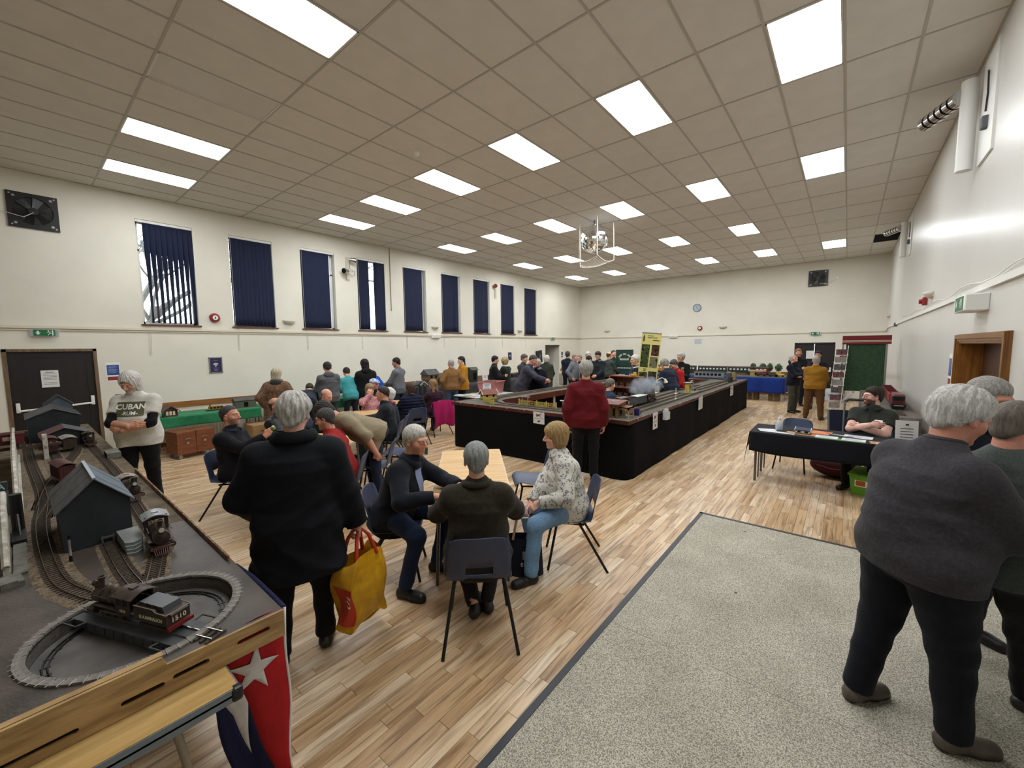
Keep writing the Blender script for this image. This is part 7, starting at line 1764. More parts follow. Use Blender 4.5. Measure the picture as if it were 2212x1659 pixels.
for k in range(4): MB().bb(.03, .033, -.11+k*.06, -.07+k*.06, .04, .08).build('window_panel', M_black, tm_)
MB().cyl((0, -.1, .09), (0, -.1, .13), .012, n=8).build('chimney', M_black, tm_); MB().cbox((0, .15, .05), (.05, .06, .07), .01).build('tank', M_signw, tm_)
for k, (y, l, c) in enumerate(((3.15, .40, '#5d5a4c'), (3.75, .35, '#6b6046'))): t = thing('model_shed', ['low grey-roofed', 'buff flat-roofed'][k]+' model building on the green tables', 'model building', (-10.2, y, .74)); MB().bb(-.1, .1, -l/2, l/2, 0, .16).build('walls', mat('hut_'+c[1:], c, .7), t); MB().prism([(-.12, .16), (.12, .16), (.0, .22)], 'y', -l/2-.02, l/2+.02).build('roof', M_felt, t); MB().bb(.1, .103, -.04, .04, .02, .12).build('door_panel', M_glassd, t)
# wooden crate on castors
cr = thing('wooden_box', 'brown plywood chest on castors by the radiators', 'chest', (-9.62, 2.03, 0), math.radians(12)); M_bply = mat('brown_stained_ply', '#7d4524', .5, col2='#653619', scale=4, stretch=(1,1,6))
for sy in (-1, 1): MB().cbox((0, sy*.155, .29), (.42, .305, .42), .008).build('case_half', M_bply, cr)
for sx in (-1, 1):
    for sy in (-1, 1): MB().cyl((sx*.16-.012, sy*.25, .035), (sx*.16+.012, sy*.25, .035), .035, n=12).build('castor', M_steel, cr); MB().bb(sx*.16-.02, sx*.16+.02, sy*.25-.02, sy*.25+.02, .06, .085).build('castor_fork', M_steel, cr)
for sy in (-1, 1): MB().bb(.212, .222, sy*.14-.05, sy*.14+.05, .36, .375).build('handle', M_metal, cr); MB().bb(.212, .220, sy*.14-.02, sy*.14+.02, .27, .31).build('latch', M_metal, cr)
t = thing('storage_box', 'long flat wooden drawer unit behind the seated men', 'box', (-9.75, 3.5, 0)); MB().cbox((0, 0, .22), (.5, .9, .40), .01).build('case', mat('tan_board', '#a5855a', .6), t); MB().bb(.25, .256, -.3, -.1, .28, .29).build('handle', M_black, t); MB().bb(.25, .256, .1, .35, .15, .25).build('label_panel', M_black, t)
# grey-draped layout with two storey house
gt = cloth_table('display_table', 'grey felt-draped display table with a stone model mill', -10.6, -9.45, 7.2, 12.6, .84, M_greyd, .80, ['+x', '-y'], amp=.004)
mh = thing('model_mill', 'two-storey stone and timber model mill on the grey table', 'model building', (-9.75, 7.95, .84)); MB().bb(-.15, .15, -.16, .20, 0, .20).build('ground_floor', mat('grey_stone_model', '#5d5850', .8, var=.25, scale=30), mh); MB().bb(-.17, .17, -.18, .22, .20, .38).build('upper_floor', mat('timber_model', '#6a5638', .7, var=.2, scale=16), mh)
MB().prism([(-.20, .36), (.20, .36), (0, .52)], 'y', -.22, .26).build('roof', M_felt, mh); MB().bb(.172, .175, -.1, -.02, .25, .33).build('window_panel', M_glassd, mh); MB().bb(.172, .175, .06, .14, .25, .33).build('window_panel', M_glassd, mh); MB().bb(.152, .155, -.05, .05, .04, .15).build('window_panel', M_glassd, mh)
model_house('small grey model cottage beside the stone mill', -9.7, 7.55, 0, .3, .22, .10, M_conc, M_felt, base=.84)
tun = thing('model_tunnel', 'dark green model tunnel arch on the grey table', 'model building', (-9.8, 7.25+.25, .84)); MB().tube([(.22, -.14, 0), (.22, -.12, .10), (.22, 0, .16), (.22, .12, .10), (.22, .14, 0)], .02, 6).build('arch', M_tar, tun)
model_house('brown timber model depot further along the grey table', -9.85, 8.55, 90, .5, .3, .25, mat('timber_model', '#6a5638'), mat('timber_roof', '#54452f', .8), base=.84)
bt = thing('model_boiler', 'tall dark green lantern-shaped model on the grey table', 'model', (-9.75, 9.75, .84)); MB().bb(-.14, .14, -.14, .14, 0, .40).build('body', mat('dark_olive', '#232a1c', .5), bt); MB().prism([(-.17, .40), (.17, .40), (.05, .50), (-.05, .50)], 'y', -.17, .17).build('roof', mat('dark_olive', '#232a1c'), bt); MB().bb(.141, .144, -.08, .08, .08, .32).build('window_panel', M_glassd, bt)
t = thing('standing_card', 'white printed card standing on the grey table', 'sign', (-9.6, 10.25, .84)); MB().box((0, 0, .15), (.01, .26, .30), RY(-.1)).build('card', MATS['paper'], t); b = MB()
for k in range(3): b.box((.007, 0, .12+k*.04), (.002, .16-.03*k, .012), RY(-.1))
b.build('print', M_ink, t)
for k in range(6): y = 10.7+k*.32; w1 = wagon('%s model wagon on the grey table, counted from the printed card' % ['first', 'second', 'third', 'fourth', 'fifth', 'sixth'][k], -9.75, y, 90, .26, .11, .10+.02*(k % 2), mat('wagon_mix_%d' % (k % 3), ['#3d2a22', '#2a332c', '#55504a'][k % 3], .6), M_loco, z=.84); w1['group'] = 'model wagons on the grey table'
# white table with pink tub
wt2 = cloth_table('folding_table', 'white plastic table with books and a pink tub', -7.95, -7.1, 7.25, 8.75, .735, None, 0, [], topm=mat('white_plastic', '#b9bcbe', .4)); MB().bb(-7.95, -7.1, 7.25, 8.75, .705, .74).build('table_rim', MATS['white_plastic'], wt2)
tub = thing('plastic_tub', 'translucent pink plastic tub with a white notice', 'tub', (-7.55, 8.3, .74), math.radians(20)); M_pink = mat('translucent_pink', '#b06a66', .35, var=.12, scale=6)
vs = [(-.22, -.30, 0), (.22, -.30, 0), (.22, .30, 0), (-.22, .30, 0), (-.26, -.35, .32), (.26, -.35, .32), (.26, .35, .32), (-.26, .35, .32)]; MB().add(vs, [(0, 3, 2, 1), (0, 1, 5, 4), (1, 2, 6, 5), (2, 3, 7, 6), (3, 0, 4, 7)]).build('body', M_pink, tub, thick=.008)
b = MB(); b.bb(-.28, .28, -.37, -.34, .31, .33); b.bb(-.28, .28, .34, .37, .31, .33); b.bb(-.28, -.25, -.37, .37, .31, .33); b.bb(.25, .28, -.37, .37, .31, .33); b.build('rim', M_pink, tub); b = MB()
for k in range(5): b.box((-.12+k*.07, .0, .26+.015*(k % 2)), (.05, .5, .10), rz=.05*k)
b.build('contents', mat('brown_boxes', '#5a4536', .7), tub)
b = MB(); b.box((.02, -.352, .18), (.24, .004, .24)); b.build('notice', MATS['paper'], tub)
for k in range(6): MB().bb(-.06, .10-.02*(k % 3), -.3565, -.3545, .26-k*.032, .27-k*.032).build('print_line', M_ink, tub)
R = random.Random(14)
for k in range(12):
    x = -7.85+R.random()*.35; y = 7.35+R.random()*.6+(.0 if k < 9 else .0); zz = .741+.022*(k % 3)
    bk = thing('book', '%s %s book in the %s row on the white table' % (['leftmost', 'second', 'third', 'rightmost'][k % 4], ['white', 'pale blue', 'green', 'pinkish', 'grey', 'cream'][k % 6], ['near', 'middle', 'far'][k//4]), 'book', (-7.85+.16*(k % 4), 7.36+.26*(k//4), .741), R.uniform(-.3, .3), 'books on the white table')
    c = ['#c9c6c0', '#a9b4c0', '#7a8a6a', '#c0a090', '#8a8f98', '#d0ccc4'][k % 6]; h = .012+.012*R.random(); MB().bb(-.07, .07, -.10, .10, 0, h).build('cover', mat('cover_'+c[1:], c, .5), bk); MB().bb(-.067, .067, -.098, .101, .002, h-.002).build('pages', MATS['paper'], bk)
# back tables between the window wall and far corner, and table with models beyond the oval
cloth_table('display_table', 'sales table behind the crowd near the open doorway', -9.9, -7.2, 15.4, 16.3, .80, mat('pale_cloth', '#8f8c86', .9), .5, ['-y'])
R = random.Random(8)
for k in range(9): w1 = wagon('%s model vehicle in the row on the sales table, from the left' % ords[k], -9.7+k*.29, 15.7, 0, .24, .11, .11, mat('row_mix_%d' % (k % 4), ['#4a2a22', '#2a2a2c', '#5d5a52', '#3a4a3c'][k % 4], .6), M_loco, z=.80); w1['group'] = 'model vehicles on the sales table'
pl_ = thing('pillar_model', 'dark brown model signal gantry standing on the sales table', 'model', (-7.9, 15.55, .80)); MB().cyl((0, 0, 0), (0, 0, .4), .03, n=8).build('post', M_loco, pl_); MB().bb(-.2, .2, -.02, .02, .34, .38).build('beam', M_loco, pl_)
# blue-draped layout along the end wall
bt_ = cloth_table('display_table', 'blue-draped layout table along the end wall', -9.2, -1.62, 16.75, 18.0, .84, M_blue, .55, ['-y', '+x'], legm=M_wleg, amp=.02)
MB().bb(-9.2, -1.62, 16.75, 18.0, .84, .855).build('baseboard', mat('olive_scenic', '#6d6c42', .9, col2='#54564a', scale=3), bt_)
track('track along the back of the blue-draped table', [(-9.1, 17.75), (-1.8, 17.75)], gap=.08, group='tracks on the blue-draped table', z=.855, bw=.12); track('track along the front of the blue-draped table', [(-9.1, 17.1), (-1.8, 17.1)], gap=.08, group='tracks on the blue-draped table', z=.855, bw=.12)
M_dgr = mat('coach_dark_green', '#15231f', .45); M_oran = mat('coach_orange', '#a8701c', .45)
for k, (x, L_, m_, lab) in enumerate(((-7.6, .95, M_oran, 'first orange model coach'), (-6.55, .95, M_oran, 'second orange model coach'), (-5.3, 1.05, M_dgr, 'dark green model coach behind the red jacket'), (-4.15, 1.05, M_dgr, 'dark green coach behind the black sweatshirt'), (-3.15, .85, M_dgr, 'long dark green coach by the trees'), (-2.45, .45, MATS['coach_red'], 'short red model coach by the trees'))):
    t = thing('model_coach', lab+' on the blue-draped table', 'wagon', (x, 17.75, .87), 0, 'coaches on the blue-draped table'); MB().bb(-L_/2, L_/2, -.09, .09, .05, .26).build('body', m_, t); MB().prism([(-.1, .26), (.1, .26), (.06, .30), (-.06, .30)], 'x', -L_/2-.01, L_/2+.01).build('roof', M_loco, t); nw = int(L_/.13)
    for j in range(nw): MB().bb(-L_/2+.06+j*.125, -L_/2+.13+j*.125, -.0925, -.0905, .16, .22).build('window_panel', mat('coach_pane', '#c9ccc8', .3), t)
    for q in (-L_*.35, L_*.35): MB().bb(q-.1, q+.1, -.06, .06, 0, .05).build('bogie', M_loco, t)
for k, x in enumerate((-2.75, -2.43, -2.2, -1.93)): bush('model_tree', '%s round green model tree on the blue-draped table, from the left' % ['first', 'second', 'third', 'fourth'][k], x, 17.9, .855, (.10+.02*(k % 2), .10, .15), '#3d5638', 200, .14, group='model trees on the blue table')
stx = thing('model_station', 'small pale model station on the blue-draped table', 'model building', (-2.5, 17.35, .855)); MB().bb(-.25, .15, -.08, .08, 0, .16).build('walls', M_buffl, stx); MB().prism([(-.12, .16), (.12, .16), (0, .22)], 'x', -.3, .25).build('roof', mat('tan_roof', '#8a7358', .7), stx); MB().bb(-.1, .0, -.083, -.081, .02, .12).build('door_panel', M_glassd, stx)
for k, (x, c, lab) in enumerate(((-2.35, '#3a1418', 'maroon model car'), (-1.98, '#1c1c1e', 'black model engine'), (-3.4, '#3c4046', 'grey open wagon'), (-1.8, '#b8962c', 'yellow model crane'))):
    t = thing('model_vehicle', lab+' at the front of the blue-draped table', 'model', (x, 17.0, .862), 0, 'models at the front of the blue table'); MB().cbox((0, 0, .07), (.30, .12, .07), .02).build('body', mat('veh_'+c[1:], c, .4), t); MB().cbox((-.03, 0, .12), (.15, .10, .06), .02).build('cab', mat('veh_'+c[1:], c), t)
    for sx in (-1, 1):
        for sy in (-1, 1): MB().cyl((sx*.1, sy*.05, .03), (sx*.1, sy*.065, .03), .03, n=10).build('wheel', M_black, t)
for k, (x, c) in enumerate(((-3.0, '#8a6f4a'), (-2.6, '#6f5a40'), (-1.95, '#7d6648'))): t = thing('cardboard_box', ['left', 'middle', 'right'][k]+' cardboard box stored under the blue-draped table', 'box', (x, 17.2, 0)); MB().cbox((0, 0, .15), (.34, .30, .30), .006).build('carton', mat('card_'+c[1:], c, .8), t); MB().bb(-.02, .02, -.152, -.150, .0, .3).build('tape', mat('parcel_tape', '#a08a60', .4), t)
# ================================================================ reception desk
dk = thing('reception_table', 'folding table under a black cloth near the entrance carpet', 'table'); DX0, DX1, DY0, DY1, DZ = -1.03, .80, 6.72, 7.46, .745
MB().bb(DX0, DX1, DY0, DY1, DZ-.03, DZ-.005).build('table_top', M_beech, dk)
for xx in (DX0+.06, DX1-.06):
    for yy in (DY0+.10, DY1-.08): MB().cyl((xx, yy, 0), (xx, yy, DZ-.03), .016, n=8).build('leg', M_gleg, dk); MB().cyl((xx+.04, yy, .06), (xx+.04, yy, DZ-.03), .010, n=6).build('leg_brace', M_gleg, dk)
tc_ = thing('tablecloth', 'black cloth hanging over the reception table', 'tablecloth')
MB().bb(DX0-.008, DX1+.008, DY0-.008, DY1+.008, DZ-.005, DZ).build('cloth_top', M_navyc, tc_)
MB().grid(lambda u, v: (DX0-.01+u*(DX1-DX0+.02), DY0-.012-.012*math.sin(u*14)*v-.01*v, DZ-.001-v*(.27+.02*math.sin(u*7)+.05*u)), 40, 8).build('cloth_front', M_navyc, tc_, smooth=60, thick=.004)
MB().grid(lambda u, v: (DX0-.012-.05*v*(.4+.6*math.sin(u*3.1))-.03*v*(1-u), DY0-.01+u*(DY1-DY0+.02)-.05*v*(1-u), DZ-.001-v*(.27+.16*max(0, 1-u*2.2))), 20, 8).build('cloth_end', M_navyc, tc_, smooth=60, thick=.004)
bo = thing('pump_bottle', 'clear hand sanitiser pump bottle on the reception table', 'bottle', (-.72, 7.05, DZ)); MB().lathe([(0, 0), (.042, 0), (.048, .02), (.048, .10), (.030, .14), (.016, .15), (.016, .165)], n=18).build('bottle_body', mat('clear_gel', '#c9d2d6', .1, alpha=.6), bo, smooth=50); MB().cyl((0, 0, .16), (0, 0, .185), .018, n=12).build('collar', M_signw, bo); MB().tube([(0, 0, .18), (0, 0, .21), (.035, 0, .212), (.045, 0, .205)], .007, 6).build('pump', M_signw, bo)
def sheet(label, x, y, w, h, rz, col='#d3d3d6', z=0.0, prn=True, cat='paper', nm='paper_sheet'):
    t = thing(nm, label, cat, (x, y, DZ+.001+z), rz); MB().bb(-w/2, w/2, -h/2, h/2, 0, .002).build('sheet', mat('sheet_'+col[1:], col, .6), t)
    if prn:
        for k in range(5): MB().bb(-w*.36, w*(.36-.12*(k % 3)), h*.3-k*h*.14-.004, h*.3-k*h*.14+.004, .002, .0025).build('print_line', mat('soft_print', '#8a8c98', .7), t)
    return t
sheet('long white strip of paper at the left end of the desk', -.72, 6.86, .42, .10, -.10, prn=False); sheet('white sheet behind the sanitiser bottle', -.86, 6.98, .22, .14, .3, prn=False)
sheet('orange envelope folder on the desk', -.30, 7.18, .36, .26, -.2, '#c9713c', prn=False); sheet('orange patterned leaflet under the model house', -.45, 6.92, .34, .16, -.15, '#c98a4a'); sheet('green cutting mat under the programmes', -.02, 6.80, .52, .15, -.05, '#4c7a3a', prn=False)
sheet('left of two white programmes on the green mat', -.16, 6.87, .24, .17, -.08, z=.003); sheet('right of two white programmes on the green mat', .12, 6.85, .24, .17, -.08, z=.003); sheet('white form in front of the bearded man', .17, 7.12, .30, .2, -.1); sheet('rolled-open white paper by the pen', -.07, 7.14, .22, .05, -.4)
sheet('orange and yellow leaflet near the standing card', .37, 6.83, .18, .16, .1, '#c9964c'); sheet('white raffle ticket book with red print', .42, 6.78, .16, .09, 0, '#d8d0cc', z=.003)
t = thing('standing_card', 'white upright card at the right end of the desk', 'sign', (.62, 6.92, DZ), math.radians(8)); MB().box((0, 0, .15), (.21, .006, .30), RX(-.12)).build('card', MATS['paper'], t); MB().bb(-.015, .015, -.02, -.018, .24, .26, RX(-.12)).build('crest', M_inkd, t)
for k in range(4): MB().box((0, -.0045, .20-k*.035), (.12, .002, .008), RX(-.12)).build('print_line', M_ink, t)
model_house('cream model bungalow with blue roof on the desk', -.42, 6.93, -10, .17, .075, .055, mat('cream_card', '#c9c0a0', .6), mat('navy_roof', '#2a3050', .5), .008, base=DZ+.003)
t = thing('pen', 'black pen lying on the desk papers', 'pen', (.06, 7.02, DZ+.004), .4); MB().cyl((-.07, 0, .004), (.06, 0, .004), .004, n=8).build('barrel', M_black, t); MB().cyl((.06, 0, .004), (.075, 0, .004), .003, .001, n=8).build('tip', M_steel, t)
bg = thing('holdall_bag', 'dark red holdall under the reception table', 'bag', (-.05, 7.72, 0), math.radians(-15))
MB().sphere((0, 0, .16), (.33, .19, .16), 20).build('body', mat('wine_nylon', '#4d0c16', .7, var=.15, scale=12), bg, smooth=60); MB().tube([(-.15, 0, .30), (-.1, 0, .40), (.1, 0, .40), (.15, 0, .30)], .012, 6).build('handle', MATS['wine_nylon'], bg); MB().tube([(-.2, -.16, .18), (0, -.195, .16), (.2, -.16, .18)], .006, 5).build('piping', mat('pale_piping', '#8a5a5c', .7), bg)
gb = thing('storage_crate', 'lime green plastic storage crate with a printed label', 'crate', (.47, 7.10, 0), math.radians(-12)); M_lime = mat('lime_plastic', '#5f9a22', .4); vs = [(-.30, -.19, 0), (.30, -.19, 0), (.30, .19, 0), (-.30, .19, 0), (-.33, -.22, .26), (.33, -.22, .26), (.33, .22, .26), (-.33, .22, .26)]
MB().add(vs, [(0, 3, 2, 1), (0, 1, 5, 4), (1, 2, 6, 5), (2, 3, 7, 6), (3, 0, 4, 7)]).build('body', M_lime, gb, thick=.006); MB().cbox((0, 0, .275), (.70, .48, .03), .012).build('lid', M_lime, gb)
MB().bb(-.27, -.02, -.2155, -.209, .12, .21).build('label', M_signw, gb); MB().bb(-.26, -.16, -.2175, -.2155, .13, .20).build('label_print', mat('label_orange', '#a8581a', .5), gb)
# ================================================================ right-hand corner: green panels, ladder, red train
pn_ = thing('felt_display_stand', 'tall green felt panel with a maroon pelmet in the right corner', 'display stand', (.33, 13.7, 0))
MB().bb(-.36, .42, .0, .05, .78, 1.98).build('felt_panel', mat('green_felt', '#2f4a30', .95, col2='#263d28', scale=12), pn_); MB().bb(-.44, .50, -.04, .09, 1.98, 2.20).build('pelmet', mat('maroon_gloss', '#6a0f1a', .3), pn_)
for z in (2.035, 2.065): MB().bb(-.44, .50, -.043, -.040, z, z+.012).build('pelmet_line', M_cream, pn_)
MB().bb(.40, .44, -.02, .06, 0, 1.98).build('post', M_steel, pn_); MB().bb(-.44, -.40, -.02, .06, 0, 1.98).build('post', M_steel, pn_)
rk = thing('leaflet_rack', 'white wire rack of leaflets leaning beside the green panel', 'rack', (-.10, 13.55, 0)); 
for sx in (-.12, .12): MB().tube([(sx-.10, -.25, .25), (sx, .05, 1.95)], .008, 6).build('upright', M_white, rk)
for k in range(8):
    f = k/8; x = -.10*(1-f); y = -.22+.27*f; z = .35+1.55*f; MB().tube([(x-.14, y-.04, z), (x+.14, y-.04, z), (x+.14, y+.02, z+.02), (x-.14, y+.02, z+.02)], .005, 5, closed=True).build('pocket', M_white, rk); MB().box((x, y-.01, z+.07), (.22, .01, .16)).build('leaflets', pattern('leaflet_print_%d' % (k % 3), ['#8a8a86', '#5a2a2e', '#3c4046'][k % 3], ['#9a9690', '#5a2226', '#2c2f36'], 60, thr=(.3, .45)), rk)
mr_ = thing('maroon_ramp', 'leaning maroon board with white edge and pale ornaments', 'board'); Mr = frameM((-.16, 13.6, .42), (.18, 0, .5), (0, 1, .1))
M2 = Matrix.Translation((-.12, 13.75, .38)) @ RZ(math.radians(-10)) @ RY(math.radians(-52))
MB().box((0, 0, 0), (.95, .22, .03), M2).build('board', mat('maroon_gloss', '#6a0f1a'), mr_); MB().box((0, -.115, .0), (.95, .012, .05), M2).build('edge', M_white, mr_)
for k in range(7): MB().box((-.38+k*.125, 0, .017), (.05, .10, .004), M2 @ T(0, 0, 0)).build('ornament', mat('faded_pink_paint', '#a06a6c', .6), mr_)
tt_ = cloth_table('display_table', 'long narrow table with brown cloth along the right wall', .30, .92, 8.6, 13.2, .86, mat('brown_grey_cloth', '#57504a', .95, var=.2, scale=5), .84, ['-x', '-y'], amp=.02)
track('track on the brown-clothed table by the right wall', [(.72, 8.8), (.72, 13.1)], gap=.07, group='right wall track', z=.862, bw=.09)
M_tred = mat('bright_red_coach', '#a01a1a', .35)
t = thing('model_locomotive', 'red model engine heading a train on the right wall table', 'locomotive', (.72, 9.75, .876)); MB().cbox((0, 0, .15), (.17, .50, .20), .03).build('body', mat('dark_maroon_engine', '#4d1216', .35), t); MB().bb(-.09, .09, -.27, -.24, .03, .09).build('buffer_beam', M_black, t); MB().bb(-.07, .07, -.255, -.248, .15, .22).build('cab_glass', M_glassd, t); MB().bb(-.08, .08, -.25, .25, .0, .05).build('bogie', M_black, t); MB().tube([(-.06, -.28, .06), (.06, -.28, .06)], .012, 6).build('buffers', M_steel, t)
t = thing('model_wagon', 'bright red open wagon behind the red engine', 'wagon', (.72, 10.35, .876)); b = MB(); b.bb(-.085, .085, -.28, .28, .06, .08); b.bb(-.085, -.075, -.28, .28, .08, .20); b.bb(.075, .085, -.28, .28, .08, .20); b.bb(-.085, .085, -.28, -.27, .08, .20); b.bb(-.085, .085, .27, .28, .08, .20); b.build('body', M_tred, t); MB().bb(-.06, .06, -.24, .24, 0, .06).build('bogie', M_black, t)
for k in range(3):
    t = thing('model_wagon', '%s dark red wagon following the red engine' % ['first', 'second', 'third'][k], 'wagon', (.72, 10.95+k*.6, .876), 0, 'dark red wagons by the right wall'); b = MB(); b.bb(-.08, .08, -.27, .27, .06, .08); b.bb(-.08, -.07, -.27, .27, .08, .19); b.bb(.07, .08, -.27, .27, .08, .19); b.bb(-.08, .08, -.27, -.26, .08, .19); b.bb(-.08, .08, .26, .27, .08, .19); b.build('body', mat('dark_red_wagon', '#5a1a1c', .5), t); MB().bb(-.06, .06, -.24, .24, 0, .06).build('bogie', M_black, t)
fx = thing('fire_extinguisher', 'fire extinguisher with green label standing by the double door', 'extinguisher', (-.12, 18.82, 0)); MB().lathe([(0, .02), (.075, .02), (.08, .05), (.08, .50), (.05, .57), (.02, .60), (0, .60)], n=18).build('cylinder', M_alarm, fx, smooth=40); MB().lathe([(.081, .16), (.082, .17), (.082, .42), (.081, .43)], n=18).build('label', mat('pale_green_label', '#8fa582', .5), fx); MB().bb(-.05, .03, -.02, .02, .60, .66).build('valve', M_black, fx); MB().tube([(.03, 0, .62), (.10, 0, .55), (.10, 0, .2)], .012, 6).build('hose', M_black, fx)
pb_ = thing('carrier_bag', 'white plastic carrier bag slumped by the double door', 'bag', (-.38, 18.3, 0)); MB().grid(lambda u, v: ((.17+.03*math.sin(u*31))*math.cos(u*2*math.pi)*(1-.45*v**3)+.03*math.sin(v*5), (.13+.02*math.sin(u*25))*math.sin(u*2*math.pi)*(1-.45*v**3), v*.42), 28, 8).build('bag_body', mat('white_polythene', '#c3c6ca', .3), pb_, smooth=60); MB().bb(-.06, .06, -.15, -.145, .16, .24).build('print', mat('bag_blue', '#5a6ea0', .5), pb_)
b2_ = thing('blue_bag', 'flat blue bag on the floor by the extinguisher', 'bag', (-.05, 18.2, 0)); MB().sphere((0, 0, .06), (.2, .14, .06), 14).build('body', mat('blue_nylon', '#1c3f86', .6), b2_, smooth=60); MB().tube([(-.1, 0, .11), (0, .02, .16), (.1, 0, .11)], .01, 5).build('handle', mat('blue_nylon', '#1c3f86'), b2_)
tro = thing('hand_trolley', 'folding trolley with black hoop handle behind the bearded man', 'trolley', (.18, 9.0, 0)); MB().tube([(-.17, 0, .02), (-.17, 0, .98), (-.13, 0, 1.04), (.13, 0, 1.04), (.17, 0, .98), (.17, 0, .02)], .014, 8).build('frame', mat('grey_green_tube', '#5f6b62', .4), tro, smooth=60); MB().tube([(-.15, 0, 1.02), (-.12, 0, 1.05), (.12, 0, 1.05), (.15, 0, 1.02)], .02, 8).build('grip', M_black, tro); MB().bb(-.2, .2, -.25, .02, .03, .05).build('toe_plate', M_steel, tro)
for sx in (-1, 1): MB().cyl((sx*.2, .03, .07), (sx*.23, .03, .07), .07, n=14).build('wheel', M_black, tro)
nv = thing('display_board', 'folded navy display board leaning behind the desk', 'board', (.02, 9.1, 0), math.radians(20)); MB().box((0, 0, .42), (.38, .03, .84), RX(-.15)).build('panel', mat('navy_loop_nylon', '#141a30', .95), nv); MB().box((-.2, 0, .42), (.015, .04, .85), RX(-.15)).build('edge_trim', M_steel, nv)
# ================================================================ the visitors
D = math.radians
def fc(x, y, deg=0): return math.atan2(x, -y)+D(deg)       # facing the viewer, turned deg to the viewer's right
CROSS = dict(hands=[(.05, .25, 1.08), (-.05, .28, 1.13)], elbows=[(-1, .1, -.8), (1, .1, -.8)], hdir=[(1, -.1, .1), (-1, -.1, .12)], palms=[(0, -1, 0), (0, -1, 0)], hcurl=(.25, .3))
LAP = dict(hands=[(-.10, .34, .72), (.10, .34, .72)], hdir=[(.3, .9, -.2), (-.3, .9, -.2)], palms=[(.2, 0, -1), (-.2, 0, -1)])
TABLE = dict(hands=[(-.14, .42, .79), (.14, .42, .79)], hdir=[(.35, .9, 0), (-.35, .9, 0)], palms=[(0, 0, -1), (0, 0, -1)], elbows=[(-1, -.3, -.6), (1, -.3, -.6)])
HOLD = dict(hands=[(-.08, .32, 1.08), (.08, .32, 1.08)], elbows=[(-.7, -.4, -1), (.7, -.4, -1)], hdir=[(.3, .8, .2), (-.3, .8, .2)], palms=[(1, 0, .3), (-1, 0, .3)], hcurl=(.7, .7))
LOOK = dict(hands=[(-.15, .36, .98), (.15, .36, .98)], elbows=[(-.7, -.5, -.8), (.7, -.5, -.8)])
POCK = dict(hands=[(-.24, .06, .90), (.24, .06, .90)], elbows=[(-1, -.8, 0), (1, -.8, 0)])
DOWNH = dict(hdir=[(0, .15, -1), (0, .15, -1)], palms=[(1, 0, 0), (-1, 0, 0)])
CLASP = dict(hands=[(-.25, .0, .82), (.25, .0, .82)], **DOWNH)
P = person
# ---- near figures
coat = P('standing man in long navy coat seen from behind, carrying a yellow shopping bag', (-2.66, 1.08, 0), fc(-2.66, 1.08, 176), 1.73, girth=1.22, belly=.15, shoulder=1.14, hunch=.35, head=(D(-14), .12, 0), near=True,
         hands=[(-.20, .20, .90), (.36, .02, .78)], elbows=[(-1, -.5, 0), (1, -.6, 0)], hdir=[None, (.02, .08, -1)], palms=[None, (-1, 0, 0)], hcurl=(.5, 1.15), top='#0a0c12', topk='coat', collar='coat', skirt=.42, hem=-.34, loose=.030, legs='#08080a', legw=1.12,
         feet=[(-.14, -.05, .085), (.12, .05, .085)], hair='wavy', hairc='#b9b5ae', skin='#c08a70', fold=1.0)
olive = P('seated man in olive-brown jacket with his back to the viewer', (-1.96, 1.99, 0), D(45), 1.70, 'sit', lean=.06, girth=1.10, hunch=.3, shoulder=1.08, near=True, head=(D(4), .05, 0), top='#2a241a', topk='cord', collar='lapel', hem=-.13, skirt=.25, loose=.024, legs='#1f1b16',
          feet=[(-.03, .10, .085, .3, 1, -.3), (.06, .16, .085, -.4, 1, 0)], knees=[(-.3, 1, .3), (.3, 1, .3)], hair='short', hairc='#8d8f8d', shoes='#17120e', **TABLE)
blaz = P('seated man in navy blazer leaning on the beech table', (-3.06, 2.05, 0), D(-62), 1.76, 'sit', lean=.34, girth=1.10, belly=.25, hunch=.3, near=True, head=(D(-14), -.05, 0), top='#10131d', collar='lapel', hem=-.16, skirt=.2, loose=.022, legs='#16233c', legk='denim',
         hands=[(-.02, .60, .80), (.26, .50, .80)], elbows=[(-1, -.2, -.6), (1, -.3, -.6)], hdir=[(.3, .9, 0), (-.3, .9, 0)], palms=[(0, 0, -1), (0, 0, -1)], feet=[(-.06, .36, .085), (.36, .26, .085)], knees=[(-.3, 1, .3), (.5, 1, .3)], hair='neat', hairc='#c8c4b9', skin='#c08468', shoes='#0c0b0b', sole='#151413')
wom = P('seated woman in white paisley jacket and pale jeans', (-1.95, 3.20, 0), D(146), 1.68, 'sit', lean=.16, twist=D(-14), girth=1.22, belly=.5, hunch=.25, near=True, head=(D(-6), .0, 0), top='#cfcabf', topm=pattern('paisley_print', '#c9c5ba', ['#4b4f58', '#70747c'], 26, 'paisley'), collar='polo', hem=-.12, loose=.022, legs='#6f8fae', legk='denim', legw=1.15,
        hands=[(-.16, .36, .66), (-.04, .40, .62)], elbows=[(-1, -.4, -.4), (1, -.4, -.4)], hdir=[(.3, .7, -.6), (-.3, .7, -.6)], palms=[(.5, -.3, -.8), (-.5, -.3, -.8)], feet=[(-.30, .50, .085), (-.10, .40, .085)], knees=[(-.3, 1, .3), (.0, 1, .3)], hair='fringe', hairc='#a98a5c', skin='#cf9a84', shoes='#0e0d0e')
